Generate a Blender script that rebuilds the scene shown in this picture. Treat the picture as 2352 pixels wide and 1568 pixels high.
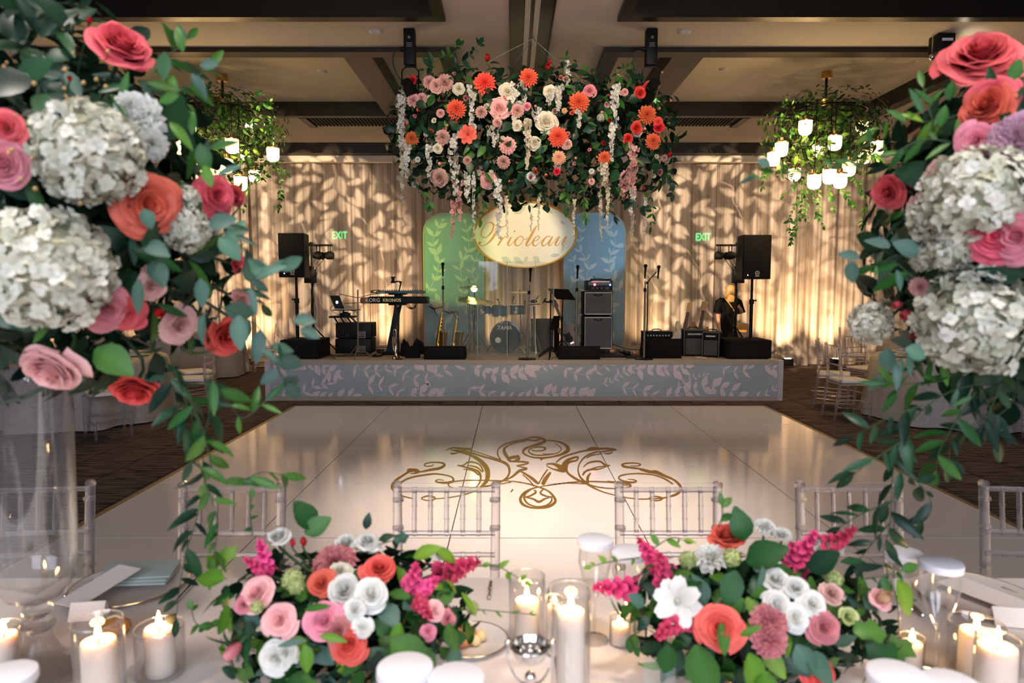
import bpy, bmesh, math, random
from mathutils import Vector, Matrix, Quaternion, Euler
PI=math.pi; R=math.radians
rnd=random.Random(7)
for _o in list(bpy.data.objects): bpy.data.objects.remove(_o)
SC=bpy.context.scene; COL=SC.collection
# ------------------------------------------------------------ camera (photograph 2352x1568)
F=1568.0; H=1.633; TH=math.atan(129/F); CT,ST=math.cos(TH),math.sin(TH)
cd=bpy.data.cameras.new('camera'); cam=bpy.data.objects.new('camera',cd); COL.objects.link(cam)
cd.sensor_width=36; cd.lens=36*F/2352; cd.clip_start=.05; cd.clip_end=100
cam.location=(0,0,H); cam.rotation_euler=(PI/2-TH,0,0); SC.camera=cam
cd.dof.use_dof=True; cd.dof.focus_distance=6.6; cd.dof.aperture_fstop=3.2
SC.view_settings.view_transform='Standard'; SC.view_settings.look='None'; SC.view_settings.exposure=1.0
SC.view_settings.gamma=1; SC.view_settings.use_curve_mapping=False
SC.cycles.use_denoising=True; SC.cycles.max_bounces=6; SC.cycles.transparent_max_bounces=14; SC.cycles.use_adaptive_sampling=True; SC.cycles.adaptive_threshold=.1
SC.cycles.diffuse_bounces=3; SC.cycles.glossy_bounces=3; SC.cycles.transmission_bounces=6
SC.cycles.caustics_reflective=False; SC.cycles.caustics_refractive=False; SC.cycles.sample_clamp_indirect=4
def ray(px,py):
    u=px-1176; v=784-py
    return u, F*CT+v*ST, v*CT-F*ST
def P(px,py,Y):
    """where the line of sight through a pixel of the photograph meets depth Y"""
    r=ray(px,py); t=Y/r[1]; return Vector((r[0]*t,Y,H+r[2]*t))
def G(px,py,z=0.):
    r=ray(px,py); t=(z-H)/r[2]; return Vector((r[0]*t,r[1]*t,z))
W=bpy.data.worlds.new('world'); SC.world=W; W.use_nodes=True
W.node_tree.nodes['Background'].inputs[0].default_value=(.5,.4,.32,1); W.node_tree.nodes['Background'].inputs[1].default_value=.05
# ------------------------------------------------------------ lights
def aim(o,target):
    o.rotation_euler=(Vector(target)-o.location).to_track_quat('-Z','Y').to_euler()
def light(kind,name,loc,energy,color,target=None,**kw):
    d=bpy.data.lights.new(name,kind); d.energy=energy; d.color=color
    for k,v in kw.items(): setattr(d,k,v)
    o=bpy.data.objects.new(name,d); COL.objects.link(o); o.location=loc
    if target is not None: aim(o,target)
    return o
WARM=(1,.63,.34); AMB=(1,.56,.25); COOL=(.78,.83,1)
# cool area lamps added behind the photographer in place of supposed window daylight
light('AREA','window_daylight',(-2.2,-4.3,2.7),135,COOL,(-1.4,2,.9),shape='RECTANGLE',size=3.4,size_y=2.6)
light('AREA','window_daylight',(2.6,-4.3,2.7),135,COOL,(1.6,2,.9),shape='RECTANGLE',size=3.4,size_y=2.6)
# unseen ceiling lamps added to brighten the near tables from above
for _x in (-1.5,.2,1.9): light('SPOT','table_downlight',(_x,.7,4.32),125,(1,.87,.80),(_x,1.1,0),spot_size=R(80),spot_blend=1.,shadow_soft_size=.15)
# ceiling spots over the dance floor and the hanging flowers
for _x in (-.3,.75):
    light('SPOT','dance_floor_spot',(_x,4.3,4.34),300,(1,.80,.64),(.24,4.9,0),spot_size=R(52),spot_blend=1.,shadow_soft_size=.12)
light('SPOT','flower_spot',(-1.4,4.3,4.34),190,(1,.76,.52),(-.1,7.4,3.2),spot_size=R(44),spot_blend=.7,shadow_soft_size=.12)
light('SPOT','flower_spot',(1.9,4.3,4.34),190,(1,.76,.52),(.7,7.4,3.2),spot_size=R(44),spot_blend=.7,shadow_soft_size=.12)
light('SPOT','sign_spot',(.22,9.2,4.3),215,(1,.82,.56),(.22,12.1,2.45),spot_size=R(26),spot_blend=.6,shadow_soft_size=.05)
def leaf_gobo(name,loc,target,energy,color,angle,scale,seed,floor=.08):
    """a projector throwing a pattern of leaves and stems"""
    o=light('SPOT',name,loc,energy,color,target,spot_size=R(angle),spot_blend=.35,shadow_soft_size=.008)
    d=o.data; d.use_nodes=True; nt=d.node_tree; n=nt.nodes; L=nt.links
    em=n['Emission']
    def N(t,**k):
        x=n.new('ShaderNode'+t)
        for a,b in k.items(): setattr(x,a,b)
        return x
    def mth(op,a,b=None,clamp=False):
        x=N('Math',operation=op); x.use_clamp=clamp
        for i,v in enumerate((a,b)):
            if v is None: continue
            if isinstance(v,(int,float)): x.inputs[i].default_value=v
            else: L.new(v,x.inputs[i])
        return x.outputs[0]
    tc=N('TexCoord'); sp=N('SeparateXYZ'); L.new(tc.outputs['Normal'],sp.inputs[0])
    az=mth('ABSOLUTE',sp.outputs[2]); az=mth('MAXIMUM',az,.01)
    cb=N('CombineXYZ'); L.new(mth('DIVIDE',sp.outputs[0],az),cb.inputs[0]); L.new(mth('DIVIDE',sp.outputs[1],az),cb.inputs[1])
    res=None
    for k,(sc,wd) in enumerate(((scale,.22),(scale*1.17,.19))):
        mp=N('Mapping'); L.new(cb.outputs[0],mp.inputs[0]); mp.inputs[1].default_value=(seed*1.7+k*.37,seed*.9+k*.61,0)
        mp.inputs[2].default_value=(0,0,.5+k)
        vo=N('TexVoronoi',voronoi_dimensions='2D'); vo.inputs['Scale'].default_value=sc; vo.inputs['Randomness'].default_value=.75
        L.new(mp.outputs[0],vo.inputs['Vector'])
        vs=N('VectorMath',operation='SUBTRACT'); L.new(mp.outputs[0],vs.inputs[0]); L.new(vo.outputs['Position'],vs.inputs[1])
        vm=N('VectorMath',operation='SCALE'); L.new(vs.outputs[0],vm.inputs[0]); vm.inputs['Scale'].default_value=sc
        sc2=N('SeparateColor'); L.new(vo.outputs['Color'],sc2.inputs[0])
        vr=N('VectorRotate',rotation_type='Z_AXIS'); L.new(vm.outputs[0],vr.inputs['Vector']); L.new(mth('MULTIPLY',sc2.outputs[0],6.28),vr.inputs['Angle'])
        s2=N('SeparateXYZ'); L.new(vr.outputs[0],s2.inputs[0])
        q=mth('DIVIDE',s2.outputs[0],.52); q=mth('MULTIPLY',q,q)
        val=mth('SUBTRACT',mth('MULTIPLY',mth('SUBTRACT',1.,q),wd),mth('ABSOLUTE',s2.outputs[1]))
        m=mth('ADD',mth('MULTIPLY',val,6.5),.42,True)
        res=m if res is None else mth('MAXIMUM',res,m)
    nz=N('TexNoise'); nz.inputs['Scale'].default_value=scale*.35; L.new(cb.outputs[0],nz.inputs['Vector'])
    s3=N('SeparateXYZ'); L.new(cb.outputs[0],s3.inputs[0])
    ph=mth('ADD',mth('MULTIPLY',mth('ADD',s3.outputs[0],mth('MULTIPLY',s3.outputs[1],.5)),scale*1.1),mth('MULTIPLY',nz.outputs[0],5.))
    st=mth('SUBTRACT',1.,mth('MULTIPLY',mth('ABSOLUTE',mth('SINE',ph)),10.),True)
    res=mth('MAXIMUM',res,mth('MULTIPLY',st,.7))
    L.new(mth('ADD',mth('MULTIPLY',res,1-floor),floor),em.inputs['Strength'])
    return o
GOB=(1,.72,.45)
leaf_gobo('leaf_projector_light',(-1.1,7.75,4.1),(-4.3,14,2.05),1900,GOB,40,15,1)
leaf_gobo('leaf_projector_light',(1.5,7.75,4.1),(4.75,14,2.05),1900,GOB,40,15,2)
leaf_gobo('leaf_projector_light',(-1.1,7.75,4.1),(-7.2,14,2.6),1100,GOB,34,15,3)
leaf_gobo('leaf_projector_light',(1.5,7.75,4.1),(7.8,14,2.6),900,GOB,34,15,4)
# coloured stage washes from the light bars beside the loudspeakers
light('SPOT','stage_wash',(-2.75,10.6,2.15),80,(.62,1,.12),(-1.25,12.2,2.1),spot_size=R(44),spot_blend=.5,shadow_soft_size=.03)
light('SPOT','stage_wash',(2.95,10.6,2.15),44,(.3,.66,1),(1.45,12.2,2.4),spot_size=R(40),spot_blend=.5,shadow_soft_size=.03)
# ------------------------------------------------------------ materials
M={}
def mat(name,col,rough=.6,metal=0.,var=.12,scale=6.,spec=.5,emit=None,estr=0.,bump=0.,bscale=60.,trans=0.,ior=1.45,sss=0.,col2=None,stretch=None,attr=False,rand=0.,coat=0.):
    m=bpy.data.materials.new(name); m.use_nodes=True; nt=m.node_tree; n=nt.nodes; L=nt.links; b=n['Principled BSDF']
    c=tuple(col)+(1,)
    tc=n.new('ShaderNodeTexCoord'); nz=n.new('ShaderNodeTexNoise'); nz.inputs['Scale'].default_value=scale; nz.inputs['Detail'].default_value=3
    if stretch:
        mp=n.new('ShaderNodeMapping'); mp.inputs['Scale'].default_value=stretch; L.new(tc.outputs['Object'],mp.inputs[0]); L.new(mp.outputs[0],nz.inputs['Vector'])
    else: L.new(tc.outputs['Object'],nz.inputs['Vector'])
    mx=n.new('ShaderNodeMix'); mx.data_type='RGBA'
    lo=tuple(max(0,x*(1-var)) for x in col)+(1,); hi=(tuple(col2)+(1,)) if col2 else tuple(min(1,x*(1+var)) for x in col)+(1,)
    mx.inputs[6].default_value=lo; mx.inputs[7].default_value=hi
    if attr:
        at=n.new('ShaderNodeAttribute'); at.attribute_name='t'; L.new(at.outputs['Fac'],mx.inputs[0])
    else: L.new(nz.outputs['Fac'],mx.inputs[0])
    out=mx.outputs[2]
    if rand:
        oi=n.new('ShaderNodeObjectInfo'); hs=n.new('ShaderNodeHueSaturation'); L.new(out,hs.inputs['Color'])
        r1=n.new('ShaderNodeMapRange'); L.new(oi.outputs['Random'],r1.inputs[0]); r1.inputs[3].default_value=1-rand; r1.inputs[4].default_value=1+rand; L.new(r1.outputs[0],hs.inputs['Value'])
        r2=n.new('ShaderNodeMapRange'); L.new(oi.outputs['Random'],r2.inputs[0]); r2.inputs[3].default_value=.5+rand*.06; r2.inputs[4].default_value=.5-rand*.06; L.new(r2.outputs[0],hs.inputs['Hue'])
        out=hs.outputs[0]
    L.new(out,b.inputs['Base Color'])
    b.inputs['Roughness'].default_value=rough; b.inputs['Metallic'].default_value=metal; b.inputs['Specular IOR Level'].default_value=spec
    b.inputs['IOR'].default_value=ior; b.inputs['Transmission Weight'].default_value=trans; b.inputs['Coat Weight'].default_value=coat
    if sss: b.inputs['Subsurface Weight'].default_value=sss; b.inputs['Subsurface Radius'].default_value=(.02,.012,.006); b.inputs['Subsurface Scale'].default_value=1.
    if emit: b.inputs['Emission Color'].default_value=tuple(emit)+(1,); b.inputs['Emission Strength'].default_value=estr
    if emit: m.cycles.emission_sampling='NONE'
    if bump:
        bp=n.new('ShaderNodeBump'); n2=n.new('ShaderNodeTexNoise'); n2.inputs['Scale'].default_value=bscale; L.new(tc.outputs['Object'],n2.inputs['Vector'])
        bp.inputs['Strength'].default_value=bump; L.new(n2.outputs['Fac'],bp.inputs['Height']); L.new(bp.outputs[0],b.inputs['Normal'])
    M[name]=m; return m
def leafmat(name,col,col2,rough=.45,tr=.25,rand=.25):
    """leaf or petal tissue: principled plus some light let through"""
    m=mat(name,col,rough,attr=True,col2=col2,var=0,rand=rand,spec=.35); nt=m.node_tree; n=nt.nodes; L=nt.links
    b=n['Principled BSDF']; t=n.new('ShaderNodeBsdfTranslucent'); src=b.inputs['Base Color'].links[0].from_socket; L.new(src,t.inputs[0])
    ms=n.new('ShaderNodeMixShader'); ms.inputs[0].default_value=tr; L.new(b.outputs[0],ms.inputs[1]); L.new(t.outputs[0],ms.inputs[2]); L.new(ms.outputs[0],n['Material Output'].inputs[0])
    return m
def clearmat(name,tint=(1,1,1),refl=1.5,rough=.02,body=0.,bodycol=(.8,.8,.8)):
    """thin clear sheet: transparent with a fresnel reflection and a faint body"""
    m=bpy.data.materials.new(name); m.use_nodes=True; nt=m.node_tree; n=nt.nodes; L=nt.links; n.remove(n['Principled BSDF'])
    t=n.new('ShaderNodeBsdfTransparent'); t.inputs[0].default_value=tuple(tint)+(1,); g=n.new('ShaderNodeBsdfGlossy'); g.inputs['Roughness'].default_value=rough
    lw=n.new('ShaderNodeLayerWeight'); lw.inputs[0].default_value=.5; pw=n.new('ShaderNodeMath'); pw.operation='POWER'; L.new(lw.outputs['Facing'],pw.inputs[0]); pw.inputs[1].default_value=3.2; ml=n.new('ShaderNodeMath'); ml.operation='MULTIPLY_ADD'; L.new(pw.outputs[0],ml.inputs[0]); ml.inputs[1].default_value=.55*(refl-1)/.45; ml.inputs[2].default_value=((refl-1)/(refl+1))**2; ml.use_clamp=True; nz=n.new('ShaderNodeTexNoise'); nz.inputs['Scale'].default_value=3
    bp=n.new('ShaderNodeBump'); bp.inputs['Strength'].default_value=.02; L.new(nz.outputs[0],bp.inputs['Height']); L.new(bp.outputs[0],g.inputs['Normal'])
    ms=n.new('ShaderNodeMixShader'); L.new(ml.outputs[0],ms.inputs[0]); L.new(t.outputs[0],ms.inputs[1]); L.new(g.outputs[0],ms.inputs[2]); o=ms
    if body:
        d=n.new('ShaderNodeBsdfDiffuse'); d.inputs[0].default_value=tuple(bodycol)+(1,); m2=n.new('ShaderNodeMixShader'); m2.inputs[0].default_value=body
        L.new(ms.outputs[0],m2.inputs[1]); L.new(d.outputs[0],m2.inputs[2]); o=m2
    L.new(o.outputs[0],n['Material Output'].inputs[0]); M[name]=m; return m
# ------------------------------------------------------------ mesh builder
class MB:
    def __init__(s): s.v=[]; s.f=[]; s.t=[]
    def add(s,vs,fs,t=0.,mx=None):
        o=len(s.v)
        for i,p in enumerate(vs):
            p=Vector(p); s.v.append(mx@p if mx else p); s.t.append(t[i] if isinstance(t,(list,tuple)) else t)
        for f in fs: s.f.append(tuple(o+i for i in f))
        return s
    def box(s,c,d,rot=None,bev=0.,t=0.):
        x,y,z=(k/2 for k in d)
        mx=Matrix.Translation(c)@(Euler(rot).to_matrix().to_4x4() if rot else Matrix())
        if bev:
            bm=bmesh.new(); bmesh.ops.create_cube(bm,size=1); bmesh.ops.scale(bm,vec=d,verts=bm.verts)
            bmesh.ops.bevel(bm,geom=list(bm.edges),offset=bev,segments=2,affect='EDGES',profile=.5)
            bm.verts.index_update(); vs=[v.co.copy() for v in bm.verts]; fs=[[v.index for v in f.verts] for f in bm.faces]; bm.free()
            return s.add(vs,fs,t,mx)
        vs=[(a*x,b*y,e*z) for e in (-1,1) for a,b in ((-1,-1),(1,-1),(1,1),(-1,1))]
        return s.add(vs,[(3,2,1,0),(4,5,6,7),(0,1,5,4),(1,2,6,5),(2,3,7,6),(3,0,4,7)],t,mx)
    def bx(s,x0,x1,y0,y1,z0,z1,**k): return s.box(((x0+x1)/2,(y0+y1)/2,(z0+z1)/2),(x1-x0,y1-y0,z1-z0),**k)
    def tube(s,pts,r,seg=8,caps=True,t=0.,closed=False):
        pts=[Vector(p) for p in pts]; n=len(pts); rs=r if isinstance(r,(list,tuple)) else [r]*n
        vs=[]; fs=[]; ref=None
        for i,p in enumerate(pts):
            if closed: d=pts[(i+1)%n]-pts[i-1]
            else: d=(pts[min(i+1,n-1)]-pts[max(i-1,0)])
            if d.length<1e-9: d=Vector((0,0,1))
            d.normalize()
            if ref is None: ref=d.orthogonal().normalized()
            ref=(ref-d*ref.dot(d)); ref=ref.normalized() if ref.length>1e-6 else d.orthogonal().normalized()
            b=d.cross(ref)
            for k in range(seg):
                a=2*PI*k/seg; vs.append(p+(ref*math.cos(a)+b*math.sin(a))*rs[i])
        m=n if closed else n-1
        for i in range(m):
            j=(i+1)%n
            for k in range(seg):
                k2=(k+1)%seg; fs.append((i*seg+k,i*seg+k2,j*seg+k2,j*seg+k))
        if caps and not closed: fs+=[tuple(range(seg))[::-1],tuple((n-1)*seg+k for k in range(seg))]
        return s.add(vs,fs,t)
    def cyl(s,c,r,h,seg=16,axis='z',r2=None,t=0.):
        d={'x':Vector((1,0,0)),'y':Vector((0,1,0)),'z':Vector((0,0,1))}[axis]; c=Vector(c)
        return s.tube([c-d*h/2,c+d*h/2],[r,r if r2 is None else r2],seg,t=t)
    def lathe(s,prof,seg=24,o=(0,0,0),mx=None,t=0.,wob=None):
        vs=[]; fs=[]; o=Vector(o); n=len(prof)
        for r,z in prof:
            for k in range(seg):
                a=2*PI*k/seg; q=r*(1+(wob(a,z) if wob else 0)); vs.append(o+Vector((q*math.cos(a),q*math.sin(a),z)))
        for i in range(n-1):
            for k in range(seg):
                k2=(k+1)%seg; fs.append((i*seg+k,i*seg+k2,(i+1)*seg+k2,(i+1)*seg+k))
        if prof[0][0]>1e-5 and t is not None: pass
        return s.add(vs,fs,t or 0.,mx)
    def ball(s,c,r,seg=10,rings=6,sc=(1,1,1),t=0.,mx=None):
        pr=[(max(1e-4,math.sin(PI*i/rings)),-math.cos(PI*i/rings)) for i in range(rings+1)]
        m=(mx or Matrix())@Matrix.Translation(c)@Matrix.Diagonal((r*sc[0],r*sc[1],r*sc[2],1))
        return s.lathe(pr,seg,mx=m,t=t)
    def prism(s,pts,h,mx=None,t=0.):
        """outline in local xy, thickness h along +z"""
        n=len(pts); vs=[(x,y,0) for x,y in pts]+[(x,y,h) for x,y in pts]
        fs=[tuple(range(n))[::-1],tuple(range(n,2*n))]+[(i,(i+1)%n,n+(i+1)%n,n+i) for i in range(n)]
        return s.add(vs,fs,t,mx)
    def merge(s,o,mx=None,t=None):
        return s.add(o.v,o.f,o.t if t is None else t,mx)
    def mesh(s,name,m,smooth=True,ang=40):
        me=bpy.data.meshes.new(name); me.from_pydata([tuple(p) for p in s.v],[],s.f)
        if any(s.t):
            a=me.attributes.new('t','FLOAT','POINT'); a.data.foreach_set('value',[float(x) for x in s.t])
        if m: me.materials.append(M[m] if isinstance(m,str) else m)
        if smooth: me.shade_smooth(); me.set_sharp_from_angle(angle=R(ang))
        me.update(); return me
    def build(s,name,m,parent=None,smooth=True,ang=40): return put(name,s.mesh(name,m,smooth,ang),parent)
def put(name,me,parent=None,mx=None):
    o=bpy.data.objects.new(name,me); COL.objects.link(o)
    if parent: o.parent=parent
    if mx is not None: o.matrix_local=mx
    return o
def tag(o,label=None,cat=None,group=None,kind=None):
    for k,v in (('label',label),('category',cat),('group',group),('kind',kind)):
        if v: o[k]=v
    return o
def thing(name,label,cat,loc=(0,0,0),rz=0.,group=None):
    o=bpy.data.objects.new(name,None); o.empty_display_size=.05; COL.objects.link(o); o.location=loc; o.rotation_euler=(0,0,rz); return tag(o,label,cat,group)
KIDS={}
def tree_copy(o,parent=None,label=None,loc=None,rz=None):
    c=o.copy(); COL.objects.link(c); c.parent=parent
    if label: c['label']=label
    if loc is not None: c.location=loc
    if rz is not None: c.rotation_euler=(0,0,rz)
    if o.name not in KIDS: KIDS[o.name]=[k for k in o.children]
    for k in KIDS[o.name]: tree_copy(k,c)
    return c
def face(n,spin=0.):
    return Vector(n).to_track_quat('Z','Y').to_matrix().to_4x4()@Matrix.Rotation(spin,4,'Z')
def clip_poly(pts,x0,x1,y0,y1):
    for ax,lim,sg in ((0,x0,1),(0,x1,-1),(1,y0,1),(1,y1,-1)):
        out=[]
        for i in range(len(pts)):
            a,b=pts[i-1],pts[i]; da,db=(a[ax]-lim)*sg,(b[ax]-lim)*sg
            if (da>=0)!=(db>=0):
                k=da/(da-db); out.append((a[0]+(b[0]-a[0])*k,a[1]+(b[1]-a[1])*k))
            if db>=0: out.append(b)
        pts=out
        if len(pts)<3: return []
    return pts
def smooth_path(pts,n=6):
    """Catmull-Rom through points of any dimension"""
    p=[Vector(q) for q in pts]; out=[]
    for i in range(len(p)-1):
        a,b,c,d=p[max(i-1,0)],p[i],p[i+1],p[min(i+2,len(p)-1)]
        for k in range(n):
            t=k/n; out.append(.5*((2*b)+(c-a)*t+(2*a-5*b+4*c-d)*t*t+(3*b-a-3*c+d)*t**3))
    out.append(p[-1]); return out
def stroke2d(pts,wid,n=6):
    """a pen stroke as quads: pts 2d, wid list or number (full widths)"""
    k=len(pts); ws=wid if isinstance(wid,(list,tuple)) else [wid]*k
    q=smooth_path([(x,y,w) for (x,y),w in zip(pts,ws)],n); out=[]
    L=[];Rr=[]
    for i,p in enumerate(q):
        d=q[min(i+1,len(q)-1)]-q[max(i-1,0)]; d=Vector((d.x,d.y)); d=d.normalized() if d.length>1e-9 else Vector((1,0))
        nn=Vector((-d.y,d.x))*max(p.z,1e-4)/2; L.append((p.x+nn.x,p.y+nn.y)); Rr.append((p.x-nn.x,p.y-nn.y))
    for i in range(len(q)-1): out.append([L[i],Rr[i],Rr[i+1],L[i+1]])
    return out
def leaf2d(x,y,a,l,w):
    prof=((0,0),(.18,.62),(.42,1),(.7,.66),(1,0)); ca,sa=math.cos(a),math.sin(a); up=[(k*l,b*w/2) for k,b in prof]; dn=[(k*l,-b*w/2) for k,b in prof[-2:0:-1]]
    return [(x+p*ca-q*sa,y+p*sa+q*ca) for p,q in up+dn]
def flat_polys(polys,to3d,up=(0,0,0)):
    mb=MB(); up=Vector(up)
    for i,p in enumerate(polys): mb.add([Vector(to3d(*q))+up*(i%23)*3e-5 for q in p],[tuple(range(len(p)))])
    return mb
# ------------------------------------------------------------ surface materials
mat('ceiling_paint',(.62,.55,.47),.9,var=.05,scale=2)
mat('wall_paint',(.16,.13,.105),.9,var=.06,scale=2)
mat('bronze',(.045,.035,.025),.38,metal=.75,var=.15)
mat('black_recess',(.012,.012,.013),.7)
mat('black_gap',(.018,.014,.012),.6)
mat('white_trim',(.62,.55,.46),.6)
mat('rail_white',(.55,.52,.47),.35)
mat('gold_edge',(.33,.22,.085),.45,metal=.35,var=.1)
mat('floor_white',(.76,.73,.735),.10,var=.02,scale=1.5,spec=.55)
mat('seam_dark',(.10,.07,.05),.7)
mat('gold_print',(.26,.135,.02),.35,metal=.25,var=.25,scale=9)
mat('deck_carpet',(.40,.33,.27),.95,bump=.1,bscale=300)
mat('stage_border',(.40,.345,.285),.8,var=.05)
mat('stage_post',(.52,.47,.50),.6,var=.03)
mat('stage_blue',(.36,.41,.43),.75,var=.16,scale=2.3)
mat('leaf_print',(.70,.60,.62),.75,var=.06)
mat('screen_blue',(.24,.36,.42),.75,var=.12,scale=1.4)
mat('screen_print',(.50,.55,.52),.75,var=.05)
mat('sign_cream',(.86,.80,.66),.55,var=.03)
mat('sign_gold',(.60,.31,.04),.4,metal=.15,var=.12,scale=20)
mat('sign_leaf',(.58,.62,.49),.6,var=.06)
mat('black_plastic',(.006,.0058,.0056),.5,var=.3,spec=.2)
mat('black_metal',(.006,.0058,.0056),.38,metal=.3,var=.2,spec=.2)
mat('black_carpet',(.006,.0058,.0056),.9,bump=.3,bscale=200,spec=.2)
mat('grille_black',(.006,.0058,.0056),.75,bump=.4,bscale=400,spec=.2)
mat('white_mark',(.75,.75,.76),.5)
mat('cable_black',(.02,.018,.016),.6)
mat('steel',(.55,.54,.52),.25,metal=1,var=.1)
mat('stand_grey',(.20,.17,.15),.4,metal=.6)
mat('brass',(.55,.33,.09),.28,metal=1,var=.15)
mat('sax_gold',(.72,.45,.08),.2,metal=1,var=.2)
mat('trumpet_silver',(.75,.62,.45),.2,metal=1,var=.1)
mat('cymbal',(.45,.32,.13),.3,metal=1,var=.15)
mat('drum_blue',(.03,.10,.20),.25,var=.3,coat=.5)
mat('drum_black',(.012,.013,.016),.15,coat=.5)
mat('drum_head',(.70,.68,.62),.5)
mat('key_blue',(.02,.08,.14),.35)
mat('key_wood',(.30,.12,.045),.45,var=.3,stretch=(1,12,12))
mat('amp_grey',(.085,.09,.10),.85,bump=.5,bscale=300,var=.25,scale=120)
mat('amp_cloth',(.055,.05,.045),.8,bump=.4,bscale=250)
mat('amp_white',(.6,.58,.54),.5)
mat('guitar_wood',(.42,.16,.04),.3,var=.25,coat=.4)
mat('guitar_cream',(.62,.52,.33),.3,coat=.4)
mat('guitar_neck',(.12,.06,.03),.4)
mat('maple',(.62,.36,.14),.35,var=.12,coat=.3)
mat('laptop_dark',(.05,.05,.055),.35,metal=.6)
mat('led_white',(.9,.9,1),.4,emit=(.8,.85,1),estr=9)
mat('led_red',(.9,.05,.1),.4,emit=(1,.05,.12),estr=30)
mat('led_blue',(.1,.2,1),.4,emit=(.15,.3,1),estr=14)
mat('lamp_yellow',(.9,1,.3),.4,emit=(.85,1,.25),estr=12)
mat('lamp_spot',(1,.9,.7),.4,emit=(1,.85,.6),estr=25)
mat('lamp_up',(1,.8,.5),.4,emit=(1,.7,.38),estr=14)
mat('exit_green',(.05,.8,.2),.4,emit=(.05,1,.22),estr=1.8)
mat('exit_box',(.4,.42,.4),.6)
mat('jar_glow',(.95,.88,.72),.5,emit=(1,.70,.32),estr=1.7,var=.1,scale=9)
mat('lip_gold',(.8,.72,.5),.3,metal=.5)
# carpet: fine cross stripes with long seams
def carpet():
    m=mat('carpet',(.10,.075,.055),.95,spec=.15); nt=m.node_tree; n=nt.nodes; L=nt.links; b=n['Principled BSDF']
    tc=n['Texture Coordinate']
    mp=n.new('ShaderNodeMapping'); mp.inputs['Scale'].default_value=(3.2,62,1); L.new(tc.outputs['Object'],mp.inputs[0])
    nz=n.new('ShaderNodeTexNoise'); nz.inputs['Scale'].default_value=1.; nz.inputs['Detail'].default_value=2; L.new(mp.outputs[0],nz.inputs['Vector'])
    rp=n.new('ShaderNodeValToRGB'); e=rp.color_ramp.elements; e[0].position=.42; e[0].color=(.030,.021,.020,1); e[1].position=.56; e[1].color=(.165,.122,.105,1); L.new(nz.outputs[0],rp.inputs[0])
    br=n.new('ShaderNodeTexBrick'); br.inputs['Scale'].default_value=1; br.inputs['Brick Width'].default_value=.5; br.inputs['Row Height'].default_value=.5; br.offset=0.5
    br.inputs['Color1'].default_value=(1,1,1,1); br.inputs['Color2'].default_value=(.93,.92,.92,1); br.inputs['Mortar'].default_value=(.3,.27,.27,1); br.inputs['Mortar Size'].default_value=.008
    sw=n.new('ShaderNodeMapping'); sw.inputs['Rotation'].default_value=(0,0,PI/2); L.new(tc.outputs['Object'],sw.inputs[0]); L.new(sw.outputs[0],br.inputs['Vector'])
    mx=n.new('ShaderNodeMix'); mx.data_type='RGBA'; mx.blend_type='MULTIPLY'; mx.inputs[0].default_value=1; L.new(rp.outputs[0],mx.inputs[6]); L.new(br.outputs[0],mx.inputs[7]); L.new(mx.outputs[2],b.inputs['Base Color'])
carpet()
def sheer(name,col,tr,tl):
    m=bpy.data.materials.new(name); m.use_nodes=True; nt=m.node_tree; n=nt.nodes; L=nt.links; n.remove(n['Principled BSDF'])
    tc=n.new('ShaderNodeTexCoord'); mp=n.new('ShaderNodeMapping'); mp.inputs['Scale'].default_value=(11,11,.12); L.new(tc.outputs['Object'],mp.inputs[0])
    nz=n.new('ShaderNodeTexNoise'); nz.inputs['Scale'].default_value=1; nz.inputs['Detail'].default_value=4; L.new(mp.outputs[0],nz.inputs['Vector'])
    d=n.new('ShaderNodeBsdfDiffuse'); d.inputs[0].default_value=col+(1,); t=n.new('ShaderNodeBsdfTranslucent'); t.inputs[0].default_value=col+(1,); x=n.new('ShaderNodeBsdfTransparent')
    a=n.new('ShaderNodeMixShader'); a.inputs[0].default_value=tl; L.new(d.outputs[0],a.inputs[1]); L.new(t.outputs[0],a.inputs[2])
    mr=n.new('ShaderNodeMapRange'); mr.inputs[1].default_value=.36; mr.inputs[2].default_value=.68; mr.inputs[3].default_value=tr*.1; mr.inputs[4].default_value=tr*2.2; L.new(nz.outputs[0],mr.inputs[0])
    b=n.new('ShaderNodeMixShader'); L.new(mr.outputs[0],b.inputs[0]); L.new(a.outputs[0],b.inputs[1]); L.new(x.outputs[0],b.inputs[2]); L.new(b.outputs[0],n['Material Output'].inputs[0]); M[name]=m
sheer('sheer_drape',(.68,.60,.54),.36,.3)
clearmat('acrylic_sheet',(.93,.96,.96),1.35,.03,body=.06,bodycol=(.7,.8,.75))
# ------------------------------------------------------------ the room
def struct(mb,name,m,parent=None,smooth=False):
    o=mb.build(name,m,parent,smooth)
    if not parent: o['kind']='structure'
    return o
ZC=4.38; XL,XR,YB,YF=-11.,11.4,14.6,-4.6
struct(MB().bx(XL-.2,XR+.2,YF-.2,YB+.2,-.2,0),'floor','carpet')
struct(MB().bx(XL-.2,XR+.2,YB,YB+.2,0,6.2),'wall_back','wall_paint')
struct(MB().bx(XL-.2,XL,YF-.2,YB,0,6.2),'wall_left','wall_paint')
struct(MB().bx(XR,XR+.2,YF-.2,YB,0,6.2),'wall_right','wall_paint')
wf=MB()                                                # unseen wall behind the photographer, window openings added to suit the cool lamps
for a,b in ((XL,-4),(-.4,.8),(4.4,XR)): wf.bx(a,b,YF-.2,YF,0,6.2)
for a,b in ((-4,-.4),(.8,4.4)): wf.bx(a,b,YF-.2,YF,0,.9); wf.bx(a,b,YF-.2,YF,3.7,6.2)
struct(wf,'wall_front','wall_paint')
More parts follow.
